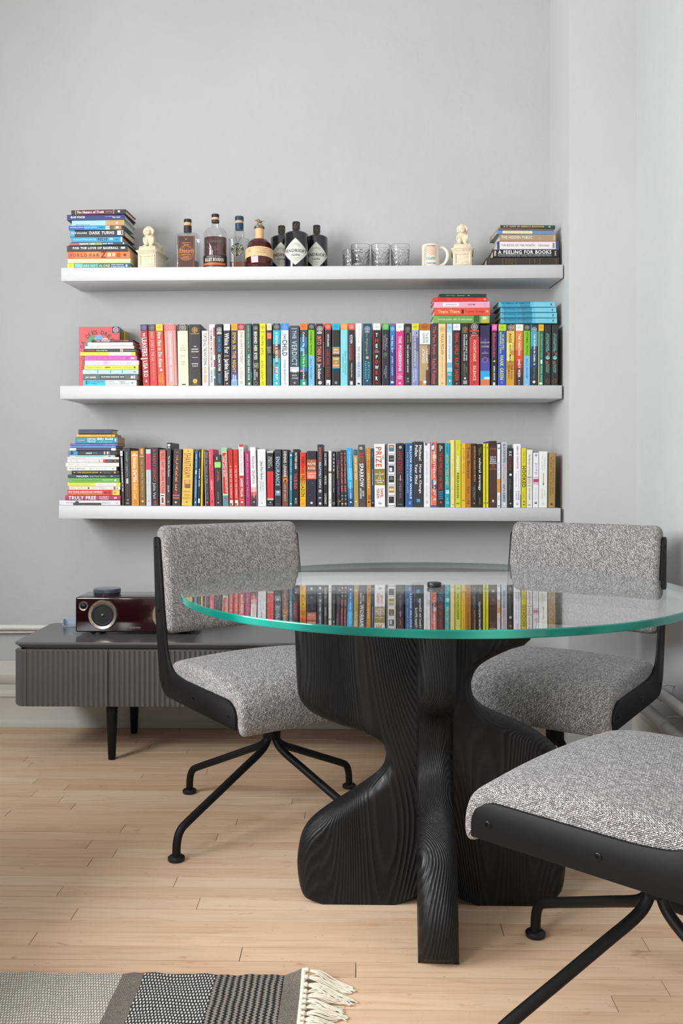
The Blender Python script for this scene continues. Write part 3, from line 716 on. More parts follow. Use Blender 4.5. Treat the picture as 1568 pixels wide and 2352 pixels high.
def ordinal(n):
    if n <= 20: return ORD[n]
    if n % 10 == 0: return TENS[n//10][:-1]+'ieth'
    return TENS[n//10]+'-'+ORD[n % 10]

def upright_row(sh, rows, group, where, setback=.012):
    n = 0
    for b in rows:
        n += 1
        xb0, xb1, lean, yt, base, band, em, els, look = b[:9]; hard = b[9] if len(b) > 9 else True
        Y = SYF+setback
        z0 = ztop(sh, (onY(xb0, 900, Y).x)); p0 = onY(xb0, yt, Y); x0 = onY(xb0, 1100, Y).x; x1 = onY(xb1, 1100, Y).x
        w = x1-x0-.0009; h = p0.z-z0; dx = lean/FPX*Y; ang = math.asin(max(-.12, min(.12, dx/h)))
        d = min(.205, max(.11, h*.66))
        o = build_book(w, h, d, base, els, hard, M_PAGE if hard else M_PAGEB, '%s, %s in the %s' % (look, ordinal(n), where), group, band, em)
        # pivot on the lower corner that carries the lean
        if ang < 0: piv = Vector((x0+.00045, 0, 0)); off = Vector((w/2, 0, 0))
        else: piv = Vector((x1-.00045, 0, 0)); off = Vector((-w/2, 0, 0))
        Rm = Matrix.Rotation(ang, 4, 'Y')
        o.matrix_world = Matrix.Translation((piv.x, Y, z0+.0003)) @ Rm @ Matrix.Translation(off)
def lying_pile(rows, group, where, Y0, z0, page_bias=0, gap=.0002, total=None):
    """rows top to bottom; each: x0,x1,y0,y1,base,els,look[,yaw,hard]"""
    N = len(rows); z = z0
    hs = []
    for i, b in enumerate(rows[::-1]):
        x0, x1, y0, y1, base, els, look = b[:7]; yaw = b[7] if len(b) > 7 else 0.0; hard = b[8] if len(b) > 8 else False
        Y = Y0+(b[9] if len(b) > 9 else 0.0)
        xa = onY(x0, 800, Y).x; xb_ = onY(x1, 800, Y).x; th = (y1-y0)/FPX*Y; L = xb_-xa
        k = N-i
        pos = 'topmost' if k == 1 else ('undermost' if k == N else ordinal(k))
        o = build_book(th-.0003, L, min(.17, L*.66), base, els, hard, M_PAGE if hard else M_PAGEB, '%s, %s in the pile %s' % (look, pos, where), group)
        # lay it down: the head of the book points to -x, spine still to the front
        M = Matrix(((0, 0, -1, 0), (0, 1, 0, 0), (1, 0, 0, 0), (0, 0, 0, 1)))
        o.matrix_world = Matrix.Translation(((xa+xb_)/2, Y, z+th/2)) @ Matrix.Rotation(radians(yaw), 4, 'Z') @ Matrix.Translation((L/2, 0, 0)) @ M
        z += th+gap
    return z

# ------------------------------------------------------------ books: middle shelf, upright
K, W_, DK = '#161415', '#f2f2f0', '#2c2b2d'
MID = [
(328.2,344.7,-6.6,745.8,'#b3161c','#2c2452','#8a86b0',[T('THE',.135,.195,.3,.62),T('LEAVERS',.22,.52,.16,.8,sl=-.1),T('|',.545,.57,.1,.85,'#e8b0a8'),T('LISA KO',.6,.86,.2,.8,sl=-.1),Hn('A',.90,.945,.35,.65)],'red hardcover with purple top band'),
(345.0,362.5,-5.6,745.5,'#c8352f','#262628','#8f8f90',[T('DAISY JONES & THE SIX',.12,.6,.3,.7,'#f3c1b4',0),T('TAYLOR JENKINS REID',.63,.91,.4,.66,'#e79a8c',0)],'brick red hardcover with black top band'),
(362.7,380.0,-6,745.2,'#e8491b','#f2cf0e','#c9a80b',[T('How Not to Die Alone',.125,.70,.22,.72),O(.745,.17,'#ffffff'),T('RICHARD',.80,.97,.55,.78,'#f2c21a'),T('ROPER',.82,.95,.2,.42,'#f2c21a')],'orange hardcover with yellow top band'),
(380.5,408.2,-5,745.8,'#dba19b','#e8605d','#f0a8a2',[R(.11,1,0,.08,'#c96a68'),R(.11,1,.22,.25,'#c25755'),R(.11,1,.74,.77,'#c25755'),R(.11,1,.9,1,'#c97a77'),T("THE HEART'S INVISIBLE FURIES - JOHN BOYNE",.15,.93,.42,.58)],'wide pink striped hardcover with coral top band'),
(409.0,433.7,-2.6,745.6,'#e7e2c2','#2f2d2d','#b8b6b2',[Hn('THE',.335,.352,.4,.6,'#77735f',0),Hn('SECRET',.373,.392,.27,.75,'#77735f',0),Hn('HISTORY',.412,.432,.24,.8,'#77735f',0),R(.512,.518,.3,.74,'#8a4a3a'),Hn('DONNA',.603,.62,.28,.76,'#77735f',0),Hn('TARTT',.642,.66,.3,.74,'#77735f',0),R(.972,.99,.35,.72,'#2c2926')],'cream hardcover with black top band'),
(434.4,461.8,-1.2,745.4,'#2e2b2c',None,None,[E(.09,'#d8a93c',.24),R(.148,.156,.12,.86,'#d8a93c'),Hn('THE',.352,.37,.38,.62),Hn('SECRET',.395,.415,.22,.8),Hn('HISTORY',.435,.455,.2,.84),R(.537,.546,.26,.74,'#e3b63c'),Hn('DONNA',.633,.652,.24,.78),Hn('TARTT',.673,.69,.26,.76),O(.925,.2,'#e0ad28'),Hn('VINTAGE',.97,.983,.3,.72,'#d8a93c')],'wide charcoal hardcover with gold emblem'),
(464.0,479.2,-1,760,'#ece9e0',None,None,[T('TURTLES ALL THE WAY DOWN',.05,.63,.25,.72,'#26231f',1,-.12),T('JOHN GREEN',.66,.95,.25,.7,'#e5642a',1,-.12)],'short off white book with black brush title'),
(480.0,495.4,-2,745.3,'#efeceb',None,None,[R(0,.5,0,.12,'#e4577e'),R(.3,.7,0,.1,'#ef8c4a'),R(.7,1,0,.12,'#5a8cc8'),R(.05,.2,.75,1,'#b8244e'),R(.22,.5,.76,1,'#d9683a'),R(.58,.7,.76,1,'#b8244e'),R(.72,.85,.76,1,'#3f9e98'),R(.88,1,.76,1,'#274a70'),T('THE SUMMER THAT MELTED EVERYTHING',.08,.70,.28,.55,'#40303c'),T('TIFFANY MCDANIEL',.74,.95,.28,.52,'#3a3238')],'white book with colourful painted edges',False),
(496.0,512.3,-1,744.8,'#242425',None,None,[E(.09,'#d6d6d6',.36),R(.13,.165,.15,.85,'#bdbdbd'),T('DARK PLACES',.2,.45,.3,.7,'#2f9be0'),T('GILLIAN FLYNN',.49,.76,.32,.68),T('B/O/S/N/Y',.81,.97,.3,.66,'#3fa0dc',1,-.2)],'black hardcover with white emblem and blue title'),
(513.3,529.3,-.6,744.5,'#262527','#f3f3f3','#d0d0d2',[T('White Fur',.15,.48,.18,.82,sl=-.1),R(.51,.525,.15,.8,'#d8837c'),T('Jardine Libaire',.57,.92,.2,.8,sl=-.1),O(.965,.14,'#e59a90')],'charcoal hardcover with white top band and script title'),
(530,545.7,0,744.3,'#38365c','#f0a81c','#c98a10',[R(.80,.9,0,1,'#4b5d96'),R(.9,1,0,1,'#7fa6cf'),T('EMMA IN THE NIGHT',.14,.79,.24,.76,'#f3bb35'),T('WENDY',.83,.92,.56,.78),T('WALKER',.82,.93,.26,.48)],'violet blue hardcover with amber top band'),
(546.2,563.0,-1,744.0,'#e3e3d6','#a3202b','#d8a8a8',[T('THE SILENT PATIENT',.13,.64,.34,.7,'#a04b42',0),T('ALEX',.75,.83,.62,.74,'#a0685c',0),T('MICHAELIDES',.70,.9,.36,.5,'#a0685c',0),G(.95,.18,'#3c3a38')],'pale stone hardcover with crimson top band'),
(564.6,579.0,-1.6,743.6,'#2f5a4e',None,None,[R(.78,.88,.86,1,'#2fa0b4'),T('DAMIEN ANGELICA WALTERS',.03,.4,.34,.6,'#cfe0d8',0),O(.435,.09,'#d89a78'),T('THE DEAD GIRLS CLUB',.49,.91,.34,.64),R(.95,.99,.35,.7,'#b8ccc8')],'dark green hardcover with pale lettering'),
(580,595.2,-.8,743.6,'#2c2b2b',None,None,[E(.07,'#a8a8a6',.32),T('BEHIND HER EYES',.13,.58,.26,.72),R(.63,.72,.02,.95,'#6b6963'),O(.67,.22,'#b5b3ac'),O(.665,.12,'#1a1a1a'),T('SARAH',.78,.86,.58,.76),T('PINBOROUGH',.74,.91,.26,.44),G(.96,.25,'#9b9b98')],'charcoal hardcover with a grey eye on spine'),
(596.2,611.0,-.6,743.6,'#e4dc1c',None,None,[E(.06,'#b8ae12',.32),R(.12,.145,.2,.8,'#b9ad10'),T('lucky you',.2,.5,.2,.7,'#5a571a',0),T('erika carter',.6,.9,.26,.64,'#6e6a1c',0),T('C',.94,.99,.3,.65,'#5a571a',0)],'bright yellow hardcover with olive lettering'),
(612,624.8,-.4,743.6,'#2f3232','#f0d2b6','#d0ab8c',[R(.52,1,0,1,'#45534c'),R(.145,.245,.06,.92,'#e5593f'),Hn('BLISS',.16,.19,.2,.8,'#f4b0a0'),Hn('HOUSE',.205,.235,.2,.8,'#f4b0a0'),Hn('EVERY',.375,.395,.1,.9,'#c8c8c4'),Hn('DAY',.402,.42,.2,.8,'#c8c8c4'),Hn('NINE',.43,.45,.2,.8,'#c8c8c4'),Hn('WAS',.458,.475,.2,.75,'#c8c8c4')],'slim dark grey green book with peach top band'),
(626.3,643.7,0,743.4,'#2bb3c4','#2d2f34','#a6a6a8',[R(.33,.56,.02,.98,'#8a5c44'),R(.33,.42,.4,1,'#3a2f33'),R(.48,.56,0,.3,'#2d2a2e'),R(.66,.8,.1,.5,'#9a7a66'),T('A WOMAN IS NO MAN',.14,.61,.34,.68),T('A NOVEL',.63,.655,.3,.8,'#124a52'),T('ETAF RUM',.7,.9,.36,.7),O(.965,.15,'#f2f2f2')],'turquoise hardcover with black top band and portrait'),
(644.8,663.4,-.6,743.6,'#dfe5f3','#1e7fdc','#7fb8ee',[R(.11,.2,0,.3,'#b8d2ee'),T('THE',.165,.245,.36,.64,'#2b4a66'),T('CHILD',.26,.52,.2,.82,'#1d3d58'),T('FIONA BARTON',.58,.93,.36,.62,'#5c6a7c',0),R(.95,.99,.38,.66,'#aeb9d6')],'pale lavender hardcover with bright blue top band'),
(665.3,687.8,-.8,748.2,'#414a55',None,None,[R(.04,.06,.2,.8,'#8a9098'),T('THE',.08,.22,.3,.7,'#b9c6cd'),T('VERDICT',.25,.67,.24,.76,'#a9cdd6'),R(.69,.77,.04,.96,'#c9ced6'),R(.73,.78,.28,.72,'#f0f2f4'),R(.78,1,0,1,'#33373d'),Hn('NICK',.815,.845,.25,.75,'#d6dadd'),Hn('STONE',.865,.89,.2,.85,'#d6dadd'),O(.955,.13,'#7f8990')],'wide slate grey paperback with pale blue title',False),
(688.5,706.6,0,743.0,'#17606e','#f07a2e','#c9601c',[R(.11,.22,0,1,'#2f3a3c'),R(.22,.39,.1,.9,'#2d6c9c'),R(.39,.45,0,.5,'#6fb0d2'),R(.5,.58,0,1,'#158a5c'),R(.58,.7,0,1,'#17924f'),R(.7,.76,0,1,'#0f6fb0'),R(.75,.79,.05,.35,'#e58a4a'),R(.78,.92,0,1,'#1f3140'),R(.9,1,0,.8,'#17977a'),T('Celeste Ng',.14,.38,.28,.6),T('Little Fires Everywhere',.42,.92,.3,.62),R(.945,.985,.36,.68,'#dfe8e4')],'patchwork blue green hardcover with orange top band'),
(707.6,722.6,0,743.2,'#7cbf1d','#2c2c2e','#a8a8a8',[R(.52,1,0,1,'#79b9e8'),T('NORMAL PEOPLE',.13,.5,.3,.56,'#2e4a10'),T('SALLY ROONEY',.565,.9,.3,.56,'#2c4c66'),R(.985,.995,.4,.6,'#e8f0f6')],'green over sky blue hardcover beside the patchwork spine'),
(724.5,745.0,-.8,743.6,'#33282a',None,None,[R(0,.08,.88,1,'#d6622e'),R(.08,.3,.9,1,'#a8322c'),R(.3,.7,.92,1,'#e58fa0'),E(.085,'#d8d8d8',.32),R(.135,.165,.2,.75,'#bcbcbc'),T('INTO THIN AIR',.2,.62,.2,.66,'#f28a6a'),T('Jon Krakauer',.65,.9,.26,.64),O(.955,.2,'#e8e6e4'),T('V',.94,.97,.42,.58,'#33282a')],'dark brown hardcover with coral lettering'),
(746,760.6,0,743.0,'#2a2627','#e34336','#f0a090',[T('CATE HOLAHAN',.17,.37,.36,.64),T('LIES SHE TOLD',.42,.86,.32,.66,'#c8262a'),R(.91,.99,.2,.85,'#e4e4e4'),R(.965,.985,.35,.6,'#2a2627')],'black hardcover with red top band and red title'),
(762.2,780.6,0,743.0,'#262628','#1cb3d6','#1590b0',[R(.38,.395,0,1,'#1eb0cc'),R(.395,.5,0,1,'#a8864a'),R(.535,.71,0,1,'#a8864a'),R(.71,.725,0,1,'#1eb0cc'),Hn('AMOR',.412,.435,.2,.8),Hn('TOWLES',.455,.478,.12,.88),Hn('RULES',.56,.585,.18,.82),Hn('of',.61,.64,.42,.6,'#ffffff',0),Hn('CIVILITY',.665,.69,.08,.92),O(.955,.18,'#8f8f8f')],'black hardcover with cyan top band and gold panels'),
(781.6,798.6,0,742.8,'#7fd2dc','#f0923c','#f8c08a',[T('GAIL HONEYMAN',.145,.41,.42,.6,'#c4f0f0',0),T('Eleanor Oliphant',.45,.83,.52,.82,'#2c7f8c',0),T('is completely fine',.49,.79,.22,.46,'#3a8f9a',0),G(.93,.15,'#a8e4e8')],'pale aqua hardcover with orange top band'),
(799,814.6,0,743.0,'#2a2828','#dc4a44','#f0b0a8',[T('KITCHEN',.185,.32,.36,.66),T('CONFIDENTIAL',.33,.6,.36,.66,'#c0302c'),T('ADVENTURES IN THE CULINARY UNDERBELLY',.19,.6,.2,.3,'#d8d8d8',0),T('Anthony Bourdain',.64,.87,.42,.62),R(.93,.99,.3,.7,'#d8d8d8')],'black hardcover with salmon red top band'),
(816.7,830.5,0,743.2,'#e6e9ea',None,None,[R(.62,1,0,1,'#c2d4e2'),T('CATE HOLAHAN',.04,.32,.38,.64,'#b0a8a4',0),T("THE WIDOWER'S WIFE",.37,.86,.26,.74,'#3c4650',0),R(.91,.99,.2,.8,'#dfe2e4'),R(.955,.985,.3,.7,'#2a2c30')],'white hardcover fading to icy blue'),
(832.4,854.0,0,743.4,'#1f4a5f',None,None,[E(.085,'#b4c8cf',.3),R(.13,.14,.2,.75,'#b4c8cf'),T('The Nightingale',.13,.5,.3,.58,'#c8a84a',0,-.1),O(.55,.16,'#e0ad30'),T('KRISTIN',.62,.88,.55,.76,'#68c6d4',0),T('HANNAH',.61,.89,.22,.44,'#68c6d4',0),R(.91,.935,.4,.58,'#68c6d4')],'deep teal hardcover with gold bird'),
(855.5,874.6,0,743.2,'#282424','#f2f2f2','#c8c8c8',[R(.11,1,0,.08,'#d8322c'),R(0,1,.93,1,'#7a1f1e'),Hn('T',.155,.215,.36,.62),Hn('H',.245,.30,.3,.66,'#e0352f'),Hn('E',.33,.39,.36,.6),Hn('NAOMI',.422,.436,.3,.66,'#e0d8d8'),Hn('ALDERMAN',.452,.466,.2,.78,'#e0d8d8'),Hn('P',.51,.565,.38,.6),Hn('O',.59,.65,.3,.66,'#e0352f'),Hn('W',.68,.735,.28,.7),Hn('E',.765,.82,.36,.6,'#e0352f'),Hn('R',.855,.915,.36,.62),G(.965,.09,'#d8322c',.42),G(.965,.09,'#d8322c',.58)],'black hardcover with white top band and red edge'),
(876.5,893.4,0,742.8,'#2f2a38','#44a53c','#a8d8a0',[O(.5,.3,'#4a6a42'),O(.54,.2,'#3c5038',.35),T('Beasts of',.24,.38,.62,.78,'#d0cdd2',0),T('Extraordinary',.18,.44,.42,.58,'#d0cdd2',0),T('Circumstance',.2,.42,.22,.38,'#d0cdd2',0),T('Ruth Emmie',.69,.88,.5,.68,'#d0cdd2',0),T('Lang',.74,.82,.26,.44,'#d0cdd2',0)],'dark plum hardcover with green top band'),
(894.4,907.8,0,743.2,'#24407e',None,None,[R(0,.2,0,1,'#2a7ab4'),R(.2,.42,0,1,'#2468a4'),E(.085,'#9fd4ec',.36),R(.01,.03,.3,.7,'#c8342c'),T('THE FALL GUY',.19,.47,.32,.6),R(.485,.5,.4,.6,'#d8342c'),T('JAMES LASDUN',.525,.84,.34,.6,'#d6e2f2'),R(.855,.915,.4,.55,'#d8342c'),R(.93,.965,.2,.7,'#c8d4ea')],'slim royal blue book with lightning streaks'),
(908.4,927.6,0,743.2,'#d6357e',None,None,[R(0,.11,0,1,'#f4eef0'),O(.1,.2,'#f4eef0',.2),O(.1,.15,'#f4eef0',.75),O(.12,.1,'#f4eef0',.45),E(.055,'#d8d0d4',.3),T('THE POSSESSIONS',.2,.77,.34,.7),R(.805,.81,.15,.85,'#f0a8c8'),Hn('SARA',.825,.843,.32,.68),Hn('FLANNERY',.853,.87,.2,.82),Hn('MURPHY',.88,.897,.22,.8),O(.965,.13,'#f8e8f0')],'hot pink hardcover with paint splash top'),
(928.4,944.2,0,743.6,'#262527',None,None,[E(.085,'#8f8f90',.32),R(.13,.14,.2,.75,'#8f8f90'),R(.14,.3,.86,1,'#c88a3c'),R(.38,.42,.82,.95,'#7a6a52'),T('SHARI LAPENA',.19,.31,.44,.56,'#c8c8c8',0),T('THE COUPLE NEXT DOOR',.34,.79,.4,.6),O(.89,.16,'#8a8a8a'),R(.92,.95,.3,.7,'#707070')],'black hardcover with amber flecks'),
(944.7,962.0,0,743.2,'#7e88c0','#e4de20','#b4ae10',[R(0,1,0,.07,'#d8cf1c'),R(.11,.2,.1,.9,'#a2a8d4'),O(.155,.16,'#343448',.6),O(.155,.07,'#f0f0f8',.55),R(.23,.45,.55,.9,'#5c66a0'),T('THE WIFE BETWEEN US',.21,.69,.36,.58,'#e8e040'),T('GREER HENDRICKS',.73,.93,.52,.66),T('& SARAH PEKKANEN',.73,.95,.24,.38)],'lavender hardcover with yellow top band and eye'),
(962.6,988.2,0,743.8,'#b79b72','#bd6c22','#9a5416',[R(.11,.335,0,1,'#e6ebe8'),R(.335,.345,0,1,'#3a302a'),R(.345,.7,.72,1,'#8a6a50'),R(.5,1,.82,1,'#4a2c30'),R(.75,1,.6,.85,'#5a3a3c'),T('The BLIND',.15,.31,.58,.8,'#4a4a46',0),T('ASSASSIN',.15,.31,.3,.5,'#4a4a46',0),T('MARGARET',.41,.64,.58,.78,'#f4ecdc'),T('ATWOOD',.41,.64,.24,.5,'#f4ecdc'),O(.945,.14,'#f0ece4'),R(.93,1,0,.25,'#c86a32')],'wide tan book with brown top band'),
(989,1005.8,0,743.6,'#393b44',None,None,[T('The Mars Room -',.05,.55,.28,.72,'#e05a4a',1,-.15),T('Rachel Kushner',.57,.99,.22,.76,'#e05a4a',1,-.15)],'slate hardcover with red handwritten title'),
(1006.2,1024.4,0,743.6,'#eac98e',None,None,[R(0,1,.9,1,'#d4622c'),E(.09,'#c8a468',.32),R(.13,.135,.2,.75,'#c8a468'),T('PAULA MCLAIN',.17,.5,.34,.7,'#6a5a3c',0),T('CIRCLING THE SUN',.53,.88,.42,.56,'#b49258',0),R(.95,.98,.35,.65,'#c4a266')],'sand coloured hardcover with thin grey title'),
(1025.7,1038.8,0,743.6,'#cfdfe8',None,None,[R(0,.14,0,1,'#a4cfdc'),E(.07,'#88b8c8',.34),R(.63,.71,0,1,'#6fb6cc'),R(.71,.78,0,1,'#a8d4de'),R(.78,.9,0,1,'#2b9fae'),R(.9,1,0,1,'#3aa8b8'),T('deena altenhead',.19,.57,.36,.64,'#6a8a98',0),Hn('RED',.80,.84,.2,.85,'#e8f4f6',0),R(.91,.94,.4,.65,'#e8f4f6')],'slim pale blue hardcover with seaside bands'),
(1039.3,1057.4,0,743.8,'#2a282a','#f0f0f4','#c8c8cc',[T('FINAL GIRLS',.15,.5,.3,.76,'#e0342c'),T('RILEY SAGER',.55,.93,.3,.76,'#e0342c'),G(.97,.1,'#e8e8e8')],'black hardcover with white top band, bold red lettering'),
(1058.8,1076.8,0,743.8,'#2b2a2c',None,None,[E(.085,'#b08a48',.32),R(.13,.14,.2,.75,'#b08a48'),T('ALL THE UGLY AND',.17,.6,.6,.76),T('WONDERFUL THINGS',.17,.6,.3,.46),T('BRYN',.7,.79,.6,.74,'#b0a070',0),T('GREENWOOD',.65,.85,.34,.48,'#b0a070',0),R(.87,.9,.36,.6,'#e0e0e0'),R(.92,.98,.25,.75,'#a0a0a0')],'black hardcover with gold emblem, two white title lines'),
(1077.6,1100.4,0,743.6,'#c9383c','#262527','#c4c4c4',[R(.105,.13,0,1,'#d63c3e'),R(.13,.21,.02,.98,'#262325'),Hn('RUTA',.14,.163,.3,.7,'#e8d8a8'),R(.172,.177,.02,.98,'#c9383c'),Hn('SEPETYS',.183,.205,.16,.84,'#e8d8a8'),Hn('THE',.237,.25,.4,.6,'#4a1414',0),T('FOUNTAINS',.27,.61,.38,.66,'#f0dcae'),T('of',.62,.655,.42,.6,'#4a1414',0),T('SILENCE',.68,.92,.38,.66,'#f0dcae'),O(.955,.06,'#4a1414')],'red hardcover with black top band and cream title'),
(1102.2,1125.0,0,747.6,'#3b2d63',None,None,[R(0,.2,0,1,'#2e2450'),R(.55,.76,0,1,'#4a4a9c'),R(.76,.9,0,1,'#2ba6d8'),R(.86,.91,.4,1,'#c8e2ee'),R(.9,1,0,1,'#d07a4c'),O(.575,.3,'#8a6a86'),O(.575,.2,'#4a3c74'),Hn('THE',.235,.245,.42,.6,'#c8c2d6',0),Hn('KINGDOM',.272,.297,.06,.94,'#e0dce8',0),Hn('OF',.313,.323,.44,.56,'#c8c2d6',0),Hn('COPPER',.34,.367,.12,.92,'#e0dce8',0),Hn('S. A.',.43,.442,.4,.6,'#d0cce0'),Hn('CHAKRABORTY',.455,.47,.15,.85,'#d0cce0')],'violet hardcover with orange foot and cyan wave'),
(1127.9,1141.4,.6,745.0,'#2a282a','#ec4f9c','#f8a8d0',[T('#fashionvictim',.135,.54,.26,.72,'#e4408c'),O(.605,.16,'#e8dc20'),T('AMINA AKHTAR',.68,.92,.36,.62),R(.95,1,.3,.65,'#e0e0e0')],'black hardcover with hot pink top band'),
(1143,1161.4,.8,745.2,'#3050b4','#b8dc2c','#98b81c',[T('AN ABSOLUTELY',.165,.42,.5,.74,'#d8ec3c',1,-.1),T('REMARKABLE THING',.13,.48,.2,.42,'#d8ec3c',1,-.1),T('HANK GREEN',.51,.91,.24,.7,'#d8ec3c'),G(.955,.12,'#c8d8f0')],'cobalt blue hardcover with lime top band'),
(1162,1181.2,1,745.2,'#d9b74a','#2a282a','#c8c8c8',[R(0,.105,.86,1,'#d8a83c'),R(.11,.3,.5,1,'#e0c25c'),R(.3,.6,0,.7,'#e6dc84'),R(.43,.5,.6,.95,'#c88c28'),R(.6,.75,0,1,'#b98530'),R(.75,1,0,1,'#cf9a38'),T('ALICE HOFFMAN',.145,.62,.34,.6,'#3a3222'),T('THE RULES',.66,.9,.56,.76,'#3a2a18'),T('OF MAGIC',.67,.9,.22,.42,'#3a2a18')],'golden yellow hardcover with black top band'),
(1182.4,1200.6,1,745.2,'#e07a34','#f2f2f4','#cccccc',[R(.42,.6,0,1,'#d8492c'),R(.6,.72,0,1,'#a83a2c'),R(.72,.83,0,1,'#6e3230'),R(.83,1,0,1,'#442a2c'),T('THE MARTIAN',.155,.51,.36,.66),T('ANDY WEIR',.57,.87,.36,.66),O(.925,.08,'#f0f0f0'),T('CROWN',.95,.995,.44,.56,'#e8e0e0')],'orange to maroon hardcover with white top band'),
(1201.2,1216.8,1.2,745.2,'#7cbf1d','#2c2c2e','#a8a8a8',[R(.52,1,0,1,'#79b9e8'),T('NORMAL PEOPLE',.13,.5,.4,.66,'#2e4a10'),T('SALLY ROONEY',.565,.9,.4,.66,'#2c4c66'),R(.985,.995,.4,.6,'#e8f0f6')],'green over sky blue hardcover beside the maroon spine'),
(1217.2,1234.2,1,745.2,'#2c4064',None,None,[R(0,.12,0,1,'#24344c'),R(.12,.36,0,1,'#4a9cb4'),R(0,.4,0,.1,'#4ad0dc'),R(.7,1,0,1,'#2c3038'),E(.085,'#bcd4de',.36),T('THE WOMAN IN CABIN 10',.16,.67,.42,.66),T('RUTH WARE',.71,.89,.42,.62,'#5ab0b8',0),O(.945,.2,'#d8dade')],'navy and sea blue hardcover with white emblem'),
(1234.7,1248.2,1,745.4,'#156e60','#f0b428','#c89018',[R(.1,1,0,.18,'#e0c030'),T('THE STRANGER IN THE WOODS',.15,.55,.46,.7,'#b8d8c8',0),R(.58,.65,.42,.72,'#f0f4f0'),T('MICHAEL FINKEL',.68,.94,.46,.7,'#e0ece4',0),R(.95,.99,.25,.75,'#d8e4e0')],'green hardcover with mustard top band'),
]
for i, (xa, xb_) in enumerate(((1249,1264.6),(1265.6,1281.2))):
    MID.append((xa, xb_, 1.2, 745.8+.4*i, '#2d292d', None, None, [T('THE WATCHMAKER',.155,.43,.52,.72,'#68b8a8'),T('OF FILIGREE STREET',.14,.46,.26,.48,'#78c8b8'),R(.46,.51,.5,.8,'#8a5638'),O(.545,.3,'#78ccbc'),O(.535,.07,'#203430',.38),O(.535,.07,'#203430',.62),R(.6,.66,.2,.6,'#8a5638'),T('NATASHA',.66,.8,.54,.72,'#68b8a8'),T('PULLEY',.67,.79,.28,.48,'#78c8b8'),G(.93,.27,'#8a6a48'),R(.975,.98,.2,.85,'#5a5458')], 'dark hardcover with mint octopus spot, '+('next to last' if i == 0 else 'very last')))

